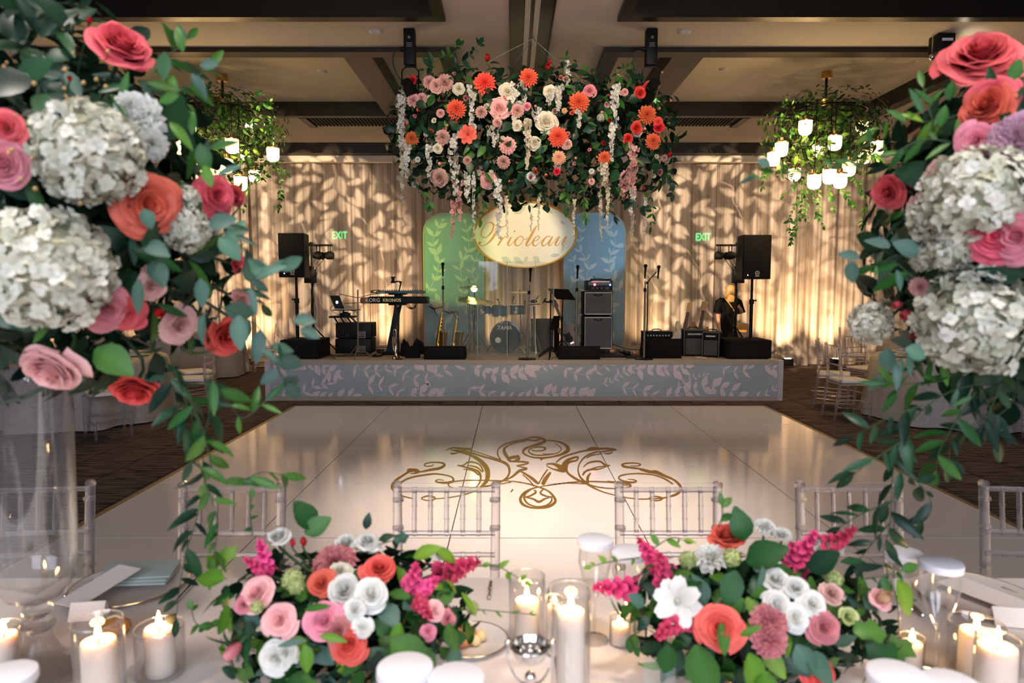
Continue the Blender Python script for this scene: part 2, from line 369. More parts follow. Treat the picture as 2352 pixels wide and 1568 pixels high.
for i,(a,b) in enumerate(((-4,-.4),(.8,4.4))):
    w=struct(MB().bx(a,b,YF-.14,YF-.13,.9,3.7),'window_%d'%(i+1),clearmat('window_glass_%d'%i))
    fr=MB()
    for x in (a+.03,(a+b)/2,b-.03): fr.bx(x-.03,x+.03,YF-.15,YF-.1,.9,3.7)
    for z in (.93,2.5,3.67): fr.bx(a,b,YF-.15,YF-.1,z-.03,z+.03)
    struct(fr,'window_frame','bronze',w)
# ceiling slab with openings: coffers (x0,x1,y0,y1)
COF=[(-5.65,-.69,8.18,11.26),(1.09,5.87,8.18,11.26)]; DRK=[(-5.65,-.70,3.9,7.24),(1.1,5.87,3.9,7.24)]
OPEN=COF+DRK+[(-10.6,-6.4,8.18,11.26),(6.6,11.,8.18,11.26),(-.03,.43,-4,13.6)]
xs=sorted({XL,XR}|{o[0] for o in OPEN}|{o[1] for o in OPEN}); ys=sorted({YF,YB}|{o[2] for o in OPEN}|{o[3] for o in OPEN})
cl=MB()
for i in range(len(xs)-1):
    for j in range(len(ys)-1):
        cx,cy=(xs[i]+xs[i+1])/2,(ys[j]+ys[j+1])/2
        if not any(o[0]<cx<o[1] and o[2]<cy<o[3] for o in OPEN): cl.bx(xs[i],xs[i+1],ys[j],ys[j+1],ZC,ZC+.12)
cl.bx(XL,XR,YF,YB,5.4,5.5)
struct(cl,'ceiling','ceiling_paint')
def coffer(n,x0,x1,y0,y1,depth,inner,div=None,wd=.17):
    t=tag(bpy.data.objects.new('trim_%d'%n,None),kind='structure'); COL.objects.link(t)
    struct(MB().bx(x0-.02,x1+.02,y0-.02,y1+.02,ZC+depth,ZC+depth+.04),'coffer_panel',inner,t)
    fr=MB(); lo=ZC-.055                       # dropped bronze frame round the opening
    fr.bx(x0-.02,x1+.02,y0-.02,y0+wd,lo,ZC+depth); fr.bx(x0-.02,x1+.02,y1-.1,y1+.02,lo,ZC+depth)
    struct(fr,'frame_rail','bronze',t)
    for a,b in ((x0-.02,x0+wd),(x1-wd,x1+.02)): struct(MB().bx(a,b,y0+wd,y1-.1,lo,ZC+depth),'frame_side','bronze',t)
    if div: struct(MB().bx(div[0],div[1],y0+wd,y1-.1,lo,ZC+depth),'cross_beam','bronze',t)
coffer(1,*COF[0],.17,'ceiling_paint',(-2.0,-1.66)); coffer(2,*COF[1],.17,'ceiling_paint',(1.9,2.27))
coffer(3,-10.6,-6.4,8.18,11.26,.17,'ceiling_paint'); coffer(4,6.6,11.,8.18,11.26,.17,'ceiling_paint')
for k,o in enumerate(DRK):
    x0,x1,y0,y1=o; t=tag(bpy.data.objects.new('trim_%d'%(k+5),None),kind='structure'); COL.objects.link(t)
    mb=MB().bx(x0-.02,x1+.02,y0,y1,ZC+.75,ZC+.8).bx(x0-.05,x0-.02,y0,y1,ZC+.1,ZC+.8).bx(x1+.02,x1+.05,y0,y1,ZC+.1,ZC+.8).bx(x0-.05,x1+.05,y1,y1+.03,ZC+.1,ZC+.8).bx(x0-.05,x1+.05,y0-.03,y0,ZC+.1,ZC+.8)
    struct(mb,'recess_lining','black_recess',t)
    fr=MB().bx(x0-.02,x1+.02,y1-.1,y1+.02,ZC-.05,ZC+.13).bx(x0-.02,x0+.1,y0,y1-.1,ZC-.05,ZC+.13).bx(x1-.1,x1+.02,y0,y1-.1,ZC-.05,ZC+.13)
    struct(fr,'frame_rail','bronze',t)
t=tag(bpy.data.objects.new('trim_7',None),kind='structure'); COL.objects.link(t)      # partition track along the middle
struct(MB().bx(-.03,.43,-4,13.6,ZC+.03,ZC+.1),'track_bed','bronze',t)
for a,b in ((.13,.185),(.225,.28)): struct(MB().bx(a,b,-4,13.6,ZC-.015,ZC+.035),'track_rail','rail_white',t)
for x in (-.03,.42): struct(MB().bx(x,x+.012,-4,13.6,ZC-.02,ZC+.05),'track_lip','bronze',t)
# vents, the valance rail, and a beam over the drapes painted black as shadow gap
b=struct(MB().bx(XL,XR,13.45,13.72,4.18,ZC),'trim_8','black_gap')
struct(MB().bx(XL,XR,13.72,13.86,4.06,4.19),'trim_9','white_trim')
for k,(a,b) in enumerate(((-3.35,-1.2),(1.6,3.75))):
    t=tag(bpy.data.objects.new('trim_%d'%(k+10),None),kind='structure'); COL.objects.link(t)
    struct(MB().bx(a,b,11.36,12.0,ZC-.012,ZC-.002),'vent_back','black_recess',t)
    sl=MB().bx(-.012,.012,-.3,.3,0,.02).mesh('vent_slat','black_gap',False); n=int((b-a-.1)/.06)
    for i in range(n): put('vent_slat',sl,t,Matrix.Translation((a+.06+i*.06,11.68,ZC-.034)))
    fr=MB().bx(a-.12,a,11.34,12.02,ZC-.05,ZC).bx(b,b+.12,11.34,12.02,ZC-.05,ZC)
    struct(fr,'vent_frame','bronze',t)
# smoke detectors
for (px,py,l) in ((862,72,'small round white ceiling disc beside the dark recess near the hanging flowers'),(740,163,'small white ceiling disc in the coffer left of the cross beam'),(1572,72,'small round ceiling disc right of the hanging black projector'),(1663,158,'small white ceiling disc in the coffer near the greenery chandelier with the tall rod')):
    g=G(px,py,ZC if py<100 else ZC+.17); o=MB().lathe([(0,-.03),(.05,-.03),(.07,-.008),(.075,0)],20).build('smoke_detector','rail_white'); o.location=g; tag(o,l,'detector','ceiling detectors')
# ------------------------------------------------------------ drapes
def drape(x0,x1,y,z0,z1,name,label,seed,dens=1.):
    r=random.Random(seed); n=int((x1-x0)*34); nz=10; vs=[]; fs=[]
    ph=[r.uniform(0,6.3) for _ in range(6)]; fr=[r.uniform(.9,1.1)*k for k in (2.1,6.3,13,21,33,47)]; am=(.06,.055,.05,.035,.02,.012)
    pud=.10
    for j in range(nz+1):
        v=j/nz
        for i in range(n+1):
            x=x0+(x1-x0)*i/n; w=0
            for a,f,p in zip(am,fr,ph): w+=a*math.sin(f*x*dens+p+.35*math.sin(x*1.3+v*.8))
            sc=.55+.45*(1-v); bot=math.exp(-v*30)*pud
            vs.append((x+.02*math.sin(9*x+v*2),y+w*sc-bot*(1+.6*math.sin(7*x+ph[1])),z0+(z1-z0)*v**.92))
    for j in range(nz):
        for i in range(n): a=j*(n+1)+i; fs.append((a,a+1,a+n+2,a+n+1))
    return tag(MB().add(vs,fs).build(name,'sheer_drape',ang=180),label,'drape','sheer drapes along the back wall')
for k,(a,b,l) in enumerate(((-10.9,-5.3,'sheer pleated drape at the far left, behind the tall floral centerpiece'),(-5.3,-2.9,'sheer pleated drape with leaf shadows behind the loudspeaker next to the laptop'),(-2.9,-1.2,'sheer drape behind the stacked keyboards'),(-1.2,1.7,'sheer drape behind the oval sign and the drum kit'),(1.7,4.1,'sheer leaf-patterned drape behind the electric guitars'),(4.1,6.1,'sheer drape lit by uplights right of the stage end'),(6.1,11.2,'sheer drape behind the lace-covered round table at the right'))):
    drape(a,b+.004,13.98,.01,4.12,'drape_panel',l,30+k)
# ------------------------------------------------------------ building in world coordinates under a thing
def root_of(o):
    while o.parent: o=o.parent
    return o
def wb(mb,name,m,parent,smooth=True,ang=40):
    l=root_of(parent).location; mb.v=[p-l for p in mb.v]; return mb.build(name,m,parent,smooth,ang)
def pbx(mb,x0,y0,x1,y1,Y,d,bev=0.,rot=None):
    """box whose front face spans a pixel rectangle at depth Y and which is d deep"""
    a=P(x0,y1,Y); b=P(x1,y0,Y); c=((a.x+b.x)/2,Y+d/2,(a.z+b.z)/2)
    return mb.box(c,(abs(b.x-a.x),d,abs(b.z-a.z)),bev=bev,rot=rot)
def base(px,Y,z=None): p=P(px,700,Y); return Vector((p.x,Y,D if z is None else z))
# ------------------------------------------------------------ dance floor
df=thing('dance_floor','glossy white panelled dance floor with a gold monogram','dance floor',(.235,6,0))
CX=[-2.88,-1.64,-.395,.85,2.105,3.35]; RY=[9.0,7.79,6.62,5.44,4.23,3.03]
for i in range(5):
    for j in range(5):
        wb(MB().bx(CX[i]+.004,CX[i+1]-.004,RY[j+1]+.004,RY[j]-.004,.004,.03),'floor_panel','floor_white',df,False)
wb(MB().bx(CX[0],CX[5],RY[5],RY[0],.002,.022),'seam_bed','seam_dark',df,False)
e=.10
for a in ((CX[0]-e,CX[0],RY[5]-e,RY[0]+e),(CX[5],CX[5]+e,RY[5]-e,RY[0]+e),(CX[0],CX[5],RY[0],RY[0]+e),(CX[0],CX[5],RY[5]-e,RY[5])):
    x0,x1,y0,y1=a; hi=[(x0,y0),(x1,y0),(x1,y1),(x0,y1)]
    vs=[(x,y,.001) for x,y in hi]+[(min(max(x,CX[0]-.03),CX[5]+.03),min(max(y,RY[5]-.03),RY[0]+.03),.03) for x,y in hi]
    wb(MB().add(vs,[(3,2,1,0),(4,5,6,7),(0,1,5,4),(1,2,6,5),(2,3,7,6),(3,0,4,7)]),'edge_ramp','gold_edge',df,False)
def mg(x,y): g=G(850+x*.3401,960+y*.3401,.0305); return g
MONO=[([(300,545),(210,522),(155,485),(150,455),(175,420),(225,385),(280,355),(340,362),(400,350),(470,338),(502,318),(490,304),(450,298),(400,300),(368,312),(378,325),(418,322),(428,310)],[5,7,9,14,14,10,12,7,12,14,12,9,6,5,6,5,5,3]),
 ([(250,355),(265,350),(310,352),(325,362),(300,372),(270,375)],[8,16,18,14,8,3]),
 ([(185,475),(215,430),(280,400),(360,385),(440,376),(510,385),(555,400),(560,425),(520,436),(470,434),(442,425),(462,415),(500,420)],[5,9,9,8,8,6,8,12,12,8,6,5,3]),
 ([(345,540),(390,525),(435,535),(430,550),(390,556),(345,545)],[6,8,8,6,6,4]),
 ([(440,545),(540,535),(640,515),(720,485),(775,440),(795,390),(785,335),(740,285),(680,250),(600,226),(545,214)],[4,5,6,10,18,24,26,20,12,8,6]),
 ([(650,495),(715,465),(745,420),(740,370),(700,345),(640,330),(590,318)],[5,6,8,12,10,8,5]),
 ([(590,318),(630,318),(660,298),(710,300),(745,320),(765,360)],[4,6,8,7,7,8]),([(660,318),(720,332),(760,365)],[4,9,5]),([(630,345),(690,352),(735,385)],[3,8,8]),
 ([(515,214),(560,200),(610,205),(690,208),(640,214),(590,222),(545,214)],[4,8,10,9,5,4,3]),([(540,235),(560,240),(600,232)],[4,8,4]),
 ([(570,215),(660,228),(760,258),(850,282),(915,305),(940,340),(935,385),(900,420),(840,445),(770,462),(700,468)],[6,8,9,10,14,12,10,9,7,6,4]),
 ([(610,208),(700,222),(800,255),(880,280)],[3,4,5,4]),
 ([(885,285),(862,245),(870,205),(920,172),(1000,152),(1060,146),(1110,152),(1150,142)],[5,7,7,8,8,10,8,10]),
 ([(945,285),(915,245),(905,215),(925,190),(985,165),(1050,155)],[14,18,14,8,6,5]),
 ([(1048,148),(1075,132),(1120,128),(1165,140),(1180,155),(1140,175),(1085,190),(1042,210),(1035,235),(1075,258),(1140,268),(1220,262),(1290,245),(1335,218),(1330,190),(1290,165),(1230,152),(1170,150)],[6,7,8,12,16,16,10,12,10,8,8,8,12,20,16,9,6,5]),
 ([(1090,215),(1120,222),(1165,218),(1185,206),(1165,196),(1120,196),(1080,208),(1072,228),(1110,248),(1180,250),(1250,240),(1285,222),(1288,200),(1250,170)],[4,5,7,10,7,6,6,7,7,5,4,4,4,3]),
 ([(1165,240),(1200,245),(1240,238)],[3,7,3]),([(1150,280),(1170,270),(1230,264)],[14,10,4]),
 ([(935,290),(950,268),(985,262),(1000,255),(1005,275),(975,285)],[18,16,16,10,14,5]),
 ([(940,292),(990,292),(1070,300),(1030,315),(990,322),(1060,340),(1010,355),(960,395),(900,425)],[8,10,8,8,4,8,14,10,5]),
 ([(1020,360),(1070,390),(1110,420),(1135,440),(1150,420),(1175,380),(1200,345)],[8,12,16,10,6,8,6]),
 ([(1030,380),(1080,425),(1105,460)],[4,6,6]),([(1165,450),(1185,410),(1220,365)],[18,22,10]),
 ([(1190,310),(1240,310),(1290,335),(1310,355),(1240,345),(1190,320)],[6,12,26,20,8,4]),
 ([(1255,300),(1300,265),(1370,240),(1450,220),(1540,208),(1600,206)],[6,9,8,9,12,8]),
 ([(1300,350),(1310,310),(1340,280),(1400,262),(1395,285),(1340,300),(1325,340),(1340,375),(1400,415),(1480,450),(1570,470),(1680,475),(1750,465),(1755,450),(1700,435),(1600,425)],[26,20,14,10,8,12,14,12,12,8,6,6,10,12,6,4]),
 ([(1465,210),(1500,200),(1560,205),(1610,206),(1665,214),(1600,222),(1540,230)],[5,10,8,12,5,8,5]),([(1580,236),(1610,240),(1640,228)],[4,8,5]),
 ([(1540,225),(1470,250),(1425,290),(1405,340),(1415,390),(1450,430),(1500,465),(1580,500),(1700,530),(1800,545),(1900,545),(2000,535),(2075,510),(2100,475),(2080,440),(2040,410),(1990,390),(1930,365),(1880,362),(1820,345)],[8,8,7,7,9,12,9,6,5,6,6,8,14,14,12,10,14,20,12,8]),
 ([(1460,270),(1500,250),(1570,240)],[4,7,4]),([(1440,330),(1480,300),(1550,292),(1590,318),(1620,320),(1540,330),(1480,350),(1440,365)],[4,8,9,10,4,6,9,5]),
 ([(1435,385),(1470,350),(1540,345),(1600,325)],[10,8,7,4]),([(1470,440),(1470,400),(1490,370)],[12,14,6]),
 ([(1900,362),(1840,345),(1770,335),(1712,325),(1705,312),(1740,304),(1800,304),(1828,314),(1800,324),(1760,320)],[10,8,10,12,9,7,6,6,5,3]),
 ([(2045,445),(1990,410),(1920,385),(1840,375),(1760,376),(1695,388),(1680,405),(1710,425),(1770,434),(1800,425),(1775,415),(1740,412)],[8,8,7,7,6,8,8,10,10,7,5,3]),
 ([(1875,545),(1920,528),(1975,540),(1950,556),(1890,556)],[5,7,8,7,5]),
 ([(600,462),(680,466),(760,464),(850,450),(960,428),(860,422),(760,420),(650,420),(560,430),(528,450),(560,470),(640,482),(720,470)],[3,3,4,6,4,6,6,6,6,6,5,4,3]),
 ([(960,425),(1050,440),(1130,462),(1200,490),(1240,530),(1250,565),(1210,595),(1150,606),(1080,602),(1030,580),(1015,545),(1040,505),(1090,478),(1135,465)],[5,6,7,8,12,14,14,10,9,14,14,12,9,5]),
 ([(1090,480),(1050,510),(1042,545),(1070,580),(1130,597),(1190,588),(1225,560),(1225,530)],[6,9,10,8,6,7,9,6]),
 ([(1030,535),(1080,525),(1120,500),(1105,485)],[4,8,10,6]),([(1170,480),(1150,505),(1185,525),(1235,532)],[6,9,8,4]),
 ([(1040,532),(1100,545),(1140,565),(1180,545),(1230,530)],[4,9,12,8,4]),
 ([(1150,462),(1260,445),(1400,430),(1520,428),(1640,435),(1740,455)],[4,6,6,7,6,5]),
 ([(1200,455),(1330,438),(1450,445)],[3,6,4]),([(950,500),(965,480)],[5,8])]
pl=[]
for pts,w in MONO: pl+=stroke2d(pts,[k*1.25+1 for k in w],5)
wb(flat_polys(pl,mg,(0,0,1)),'monogram','gold_print',df,False)['label']='gold scroll monogram'
# ------------------------------------------------------------ vines drawn flat
def vine_polys(pts,leaf_len,wr,step,rngseed,stem=3.,spread=.9,both=True):
    r=random.Random(rngseed); q=smooth_path([(x,y,0) for x,y in pts],8); out=stroke2d(pts,stem,5); acc=step*.6; sd=1
    for i in range(1,len(q)):
        d=q[i]-q[i-1]; acc+=d.length
        if acc>=step:
            acc=0; a=math.atan2(d.y,d.x); sd=-sd
            for s in ((sd,) if not both else (1,-1)):
                l=leaf_len*r.uniform(.65,1.15); out.append(leaf2d(q[i].x,q[i].y,a+s*(spread+r.uniform(-.3,.3)),l,l*wr*r.uniform(.85,1.15)))
    d=q[-1]-q[-2]; out.append(leaf2d(q[-1].x,q[-1].y,math.atan2(d.y,d.x),leaf_len*.9,leaf_len*wr*.9))
    return out
# ------------------------------------------------------------ stage
D=.575; SX0,SX1,SY0,SY1=-3.50,3.84,9.6,12.04
stg=thing('stage','low stage with a blue-grey leaf-printed front panel','stage',(.17,SY0,0))
wb(MB().bx(SX0+.02,SX1-.02,SY0+.03,SY1,.5,D),'deck','deck_carpet',stg,False)
wb(MB().bx(SX0+.06,SX1-.06,SY0,SY0+.03,.06,D-.005),'front_panel','stage_blue',stg,False)
wb(MB().bx(SX0+.06,SX1-.06,SY0-.006,SY0+.02,D-.062,D+.003),'top_border','stage_border',stg,False)
wb(MB().bx(SX0+.06,SX1-.06,SY0-.006,SY0+.02,0,.062),'bottom_border','stage_border',stg,False)
for x in (SX0,SX1-.075): wb(MB().bx(x,x+.075,SY0-.012,SY0+.06,0,D+.004,bev=.004),'corner_post','stage_post',stg,False)
for x in (SX0+.01,SX1-.035): wb(MB().bx(x,x+.025,SY0+.06,SY1,0,D-.002),'side_panel','stage_blue',stg,False)
wb(MB().bx(SX0+.02,SX1-.02,SY1-.03,SY1-.005,0,.5),'back_panel','black_carpet',stg,False)
VA=[([(80,105),(180,90),(300,62),(420,62),(520,85),(640,150)],85,.52,42,1),([(790,62),(860,100),(940,120),(1040,115),(1130,85)],80,.32,62,2),([(1130,75),(1240,150),(1330,190),(1440,190),(1530,150),(1620,100),(1720,65)],85,.34,66,3),
 ([(80,240),(180,300),(280,325),(380,300),(470,250),(570,235)],75,.34,60,4),([(900,240),(1010,245),(1110,260),(1200,310),(1240,345)],90,.32,60,5),([(1270,330),(1400,310),(1540,345)],95,.52,48,6),
 ([(1830,70),(1950,130),(2080,150),(2220,140),(2352,105)],95,.55,52,7),([(1790,250),(1860,290),(1960,300),(2050,345)],85,.32,60,8),([(400,345),(520,350),(650,345),(800,335)],80,.5,50,9),([(2060,350),(2200,345),(2330,352)],70,.5,45,19),([(1300,60),(1400,55),(1480,62)],80,.6,40,29)]
VB=[([(0,130),(120,90),(260,75)],55,.4,34,11),([(340,70),(430,130),(540,150),(620,140),(700,85),(760,70)],85,.34,64,12),([(690,240),(800,190),(880,130),(980,100)],55,.34,36,13),([(900,70),(1050,105),(1200,105),(1330,110),(1420,85)],95,.52,50,14),
 ([(70,330),(200,315),(320,315),(440,325),(560,350)],90,.55,50,15),([(830,250),(930,270),(1050,290),(1160,345)],85,.32,60,16),([(1220,335),(1350,330),(1480,290),(1600,260),(1750,265),(1920,345)],95,.5,52,17),([(1720,75),(1800,120),(1900,125),(1960,100)],80,.32,58,18),
 ([(1340,270),(1450,190),(1600,150)],36,.34,30,20),([(2010,350),(2110,320),(2200,270)],60,.34,44,21),([(2080,60),(2180,95),(2215,140)],85,.5,50,22)]
for V,ox in ((VA,600),(VB,1200)):
    for pts,l,wr,st,sd in V:
        pl=[]
        for p in vine_polys(pts,l*1.15,wr,st*1.35,sd):
            q=[]
            for x,y in p: g=P(ox+x*.2636,820+y*.2636,SY0); q.append((g.x,g.z))
            q=clip_poly(q,SX0+.076,SX1-.076,.063,D-.063)
            if q: pl.append(q)
        wb(flat_polys(pl,lambda x,z:(x,SY0-.003,z),(0,-1,0)),'printed_sprig','leaf_print',stg,False)
# ------------------------------------------------------------ arched screens
def screen(x0,x1,z1,Y,label,vines,seed):
    t=thing('arched_screen',label,'screen',((x0+x1)/2,Y,0),group='arched blue screens')
    r=.34; w=x1-x0; pts=[(-w/2,0)]+[(-w/2+r-r*math.cos(a),z1-r+r*math.sin(a)) for a in [PI/2*i/8 for i in range(9)]]+[(w/2-r+r*math.sin(a),z1-r+r*math.cos(a)) for a in [PI/2*i/8 for i in range(9)]]+[(w/2,0)]
    mx=Matrix(((1,0,0,0),(0,0,-1,.03),(0,1,0,0),(0,0,0,1)))
    MB().prism(pts,.03,mx).build('panel','screen_blue',t,False)
    ed=MB()
    for i in range(len(pts)-1): ed.tube([(pts[i][0],.015,pts[i][1]),(pts[i+1][0],.015,pts[i+1][1])],.022,6)
    ed.build('edge','stage_border',t)
    for k,(vp,l,wr,st) in enumerate(vines):
        pl=[]
        for p in vine_polys([(x*w/2,z) for x,z in vp],l,wr,st,seed+k,stem=.012,spread=.8):
            q=clip_poly(p,-w/2+.02,w/2-.02,.05,z1-.1)
            if q: pl.append(q)
        flat_polys(pl,lambda x,z:(x,-.003,z),(0,-1,0)).build('printed_sprig','screen_print',t,False)
    for s in (-1,1): MB().tube([(s*w*.35,.03,.9),(s*w*.35,.45,0)],.015,6).build('back_strut','black_metal',t)
    return t
VL=[([(-.9,1.5),(-.6,1.8),(-.5,2.1),(-.7,2.4),(-.4,2.75)],.2,.42,.15),([(.1,1.2),(.3,1.6),(.2,2.0),(.5,2.3),(.4,2.7)],.18,.34,.17),([(-.7,.6),(-.3,.9),(-.5,1.3)],.24,.5,.15),([(.8,1.6),(.6,1.9),(.9,2.3)],.16,.34,.15),([(.3,.5),(.6,.9),(.5,1.2)],.2,.45,.16)]
screen(-1.56,-.5,2.9,12.2,'arched blue screen with pale vines, washed green, behind the saxophones',VL,40)
screen(.93,2.0,2.9,12.2,'arched blue screen with pale vines behind the tall amplifier stack',[([(-x,z) for x,z in p],l,w,s) for p,l,w,s in VL],60)
# ------------------------------------------------------------ oval sign
sg=thing('oval_sign','cream oval hanging sign with gold script lettering and gold rim','sign',(.23,12.08,1.95))
SCX,SCZ,SA,SB=.229,2.515,.90,.567
ov=[(SCX+SA*math.cos(a),SCZ+SB*math.sin(a)) for a in [2*PI*i/64 for i in range(64)]]
mx=Matrix(((1,0,0,0),(0,0,-1,12.1),(0,1,0,0),(0,0,0,1)))
wb(MB().prism(ov,.03,mx),'board','sign_cream',sg,False)
wb(MB().tube([(x,12.075,z) for x,z in ov],.02,6,closed=True),'rim','sign_gold',sg)
def sp(x,y): return P(1060+x*.12756,440+y*.12756,12.064)
TX=[([(345,915),(322,920),(318,945),(345,970),(400,968),(470,930),(530,870),(580,800),(620,730),(650,680)],[30,34,22,9,9,16,26,32,30,18]),
 ([(655,675),(600,690),(500,780),(430,825),(375,815),(350,765),(365,690),(410,615),(470,560),(535,555),(572,590),(572,650),(530,730),(470,800)],[5,5,7,12,10,8,7,6,6,9,18,22,16,6]),
 ([(535,555),(610,600),(700,640),(780,620),(810,585)],[4,8,12,8,4]),
 ([(655,965),(690,910),(730,840),(745,815)],[24,26,24,10]),([(665,960),(710,890),(770,820),(800,805),(805,835)],[4,5,7,12,10]),
 ([(895,815),(860,880),(835,935),(840,965),(870,965),(920,920),(975,850)],[18,26,26,16,8,5,4]),([(950,702),(958,722)],[28,28]),
 ([(1065,800),(1010,830),(970,890),(965,945),(995,972),(1045,955),(1095,895),(1110,835),(1080,802),(1050,805)],[6,14,26,24,12,7,9,10,8,5]),([(1108,850),(1150,855),(1200,830)],[4,5,4]),
 ([(1350,615),(1300,700),(1240,810),(1185,905),(1165,950),(1185,972),(1230,945),(1290,880)],[10,30,34,32,26,12,6,4]),
 ([(1285,900),(1350,875),(1400,835),(1400,805),(1360,800),(1310,850),(1285,920),(1300,965),(1345,965),(1400,920),(1450,860)],[4,6,10,10,8,18,28,20,8,5,4]),
 ([(1605,825),(1570,800),(1520,820),(1470,880),(1450,940),(1475,972),(1530,940),(1590,860)],[6,8,14,24,26,14,6,4]),([(1640,805),(1600,880),(1570,940),(1578,968),(1610,960),(1660,900),(1730,810)],[14,26,26,14,7,5,5]),
 ([(1765,805),(1720,880),(1692,935),(1700,968),(1740,955),(1800,890),(1850,820)],[16,26,26,14,6,4,4]),([(1890,800),(1850,880),(1815,940),(1825,968),(1860,950),(1905,880)],[18,28,26,14,6,4])]
for i,j in ((0,3),(3,5),(5,7),(7,9),(9,10),(10,11),(11,13),(13,15)):
    pl=[]
    for pts,w in TX[i:j]: pl+=stroke2d(pts,[k*1.15 for k in w],6)
    wb(flat_polys(pl,sp,(0,-1,0)),'script_letter','sign_gold',sg,False)
pl=[]
for x,y,a,l,w in ((470,1160,1.2,130,90),(580,1180,1.35,140,70),(690,1230,1.4,130,80),(640,1150,-.35+PI*0,0,0),(720,1180,.5,200,110),(930,1180,.55,220,110),(1130,1260,-1.0,120,70),(1290,1160,.75,170,110),(1600,1150,-.1,170,70),(1740,1000,.8,180,110),(1850,1150,-2.3,150,80),(940,390,-.5,250,130),(1150,220,2.2,160,90),(1560,330,.6,120,50),(1780,520,.7,120,50),(300,1000,1.,130,80),(230,830,-.6,120,60),(1850,960,1.9,130,60),(520,400,-.7,110,60),(1200,250,.2,130,50),(1500,1240,-.15,200,70)):
    if l: pl.append(leaf2d(x,y,a,l,w))
pl=[[ (x,y) for x,y in p] for p in pl]
ins=lambda p: all((((1060+x*.12756-1205.5)/113)**2+((440+y*.12756-539)/70)**2)<1 for x,y in p)
for p in pl:
    if ins(p): wb(flat_polys([p],lambda x,y:P(1060+x*.12756,440+y*.12756,12.066)),'printed_leaf','sign_leaf',sg,False)
for x in (-.3,.76): wb(MB().tube([(x,12.085,SCZ+.45),(x,12.085,ZC)],.003,4),'hanging_wire','steel',sg)
# ------------------------------------------------------------ exit signs behind the drape
for k,(px,py,lab) in enumerate(((780,541,'green lit exit sign glowing through the drape beside the laptop side loudspeaker'),(1615,545,'green lit exit sign glowing through the drape above the electric guitars'))):
    c=P(px,py,14.53); t=thing('exit_sign',lab,'sign',(c.x,14.53,c.z),group='exit signs')
    MB().box((0,.035,0),(.34,.07,.22),bev=.01).build('housing','exit_box',t)
    tc=bpy.data.curves.new('t','FONT'); tc.body='EXIT'; tc.size=.2; tc.align_x='CENTER'; tc.align_y='CENTER'; tc.extrude=.004
    to=bpy.data.objects.new('t',tc); COL.objects.link(to); bpy.context.view_layer.update()
    me=bpy.data.meshes.new_from_object(to.evaluated_get(bpy.context.evaluated_depsgraph_get())); bpy.data.objects.remove(to); me.materials.clear(); me.materials.append(M['exit_green'])
    put('lettering',me,t,Matrix.Translation((0,-.004,0))@Matrix.Rotation(PI/2,4,'X')@Matrix.Diagonal((.8,1.1,1,1)))
# ------------------------------------------------------------ uplights along the drape
UPL=[(-9.6,'floor uplight at the far left end of the drape'),(-7.6,'floor uplight behind the tall floral centerpiece, second from the far end'),(-5.28,'black floor uplight glowing beside the stage end near the grey table'),(-2.55,'floor uplight behind the keyboard stand'),(-.35,'floor uplight behind the drum kit'),(.75,'floor uplight behind the black music stand'),(2.75,'floor uplight behind the guitar amplifiers'),(5.45,'black floor uplight beside the stage end near the loudspeaker and pole'),(6.4,'floor uplight behind the clear chairs at the round table'),(8.6,'floor uplight at the far right of the drape')]
for k,(x,l) in enumerate(UPL):
    t=thing('uplight',l,'uplight',(x,13.42,0),group='floor uplights')
    MB().bx(-.09,.09,-.08,.08,.05,.19,bev=.012).build('housing','black_plastic',t)
    MB().tube([(-.11,0,.12),(-.11,-.02,.01),(.11,-.02,.01),(.11,0,.12)],.008,6).build('yoke','black_metal',t)
    MB().cyl((0,0,.193),.065,.01).build('lens','lamp_up',t)
    MB().tube(smooth_path([(.09,.05,.08),(.17,.03,.03),(.25,.1,.006),(.3,.3,.006)],4),.005,5).build('cord','cable_black',t)
    light('SPOT','uplight_lamp',(x,13.42,.215),[80,80,190,120,50,55,80,210,180,80][k],(1,.62,.30),(x,13.9,1.0),spot_size=R(84),spot_blend=1.,shadow_soft_size=.04)
# ------------------------------------------------------------ band equipment on the stage
def text_mesh(body,size,m,bold=0.,shear=0.):
    tc=bpy.data.curves.new('t','FONT'); tc.body=body; tc.size=size; tc.align_x='CENTER'; tc.align_y='CENTER'; tc.extrude=.001; tc.offset=bold; tc.shear=shear; tc.resolution_u=2
    to=bpy.data.objects.new('t',tc); COL.objects.link(to); bpy.context.view_layer.update()
    me=bpy.data.meshes.new_from_object(to.evaluated_get(bpy.context.evaluated_depsgraph_get())); bpy.data.objects.remove(to); me.materials.clear(); me.materials.append(M[m]); return me
UPX=Matrix.Rotation(PI/2,4,'X')
def sub_box(px0,px1,Y,label):
    a=P(px0,700,Y).x; b=P(px1,700,Y).x; t=thing('subwoofer',label,'subwoofer',((a+b)/2,Y,D),group='subwoofers'); w=b-a
    MB().bx(-w/2,w/2,0,.6,.012,.275,bev=.012).build('cabinet','black_carpet',t)
    MB().bx(-w/2+.03,w/2-.03,-.006,.004,.03,.255).build('grille','grille_black',t)
    for sx in (-1,1):
        for y in (.06,.54): MB().cyl((sx*(w/2-.06),y,.006),.02,.012,10).build('rubber_foot','black_plastic',t)
    MB().cyl((0,.25,.28),.035,.012,14).build('pole_socket','black_metal',t)
    return t
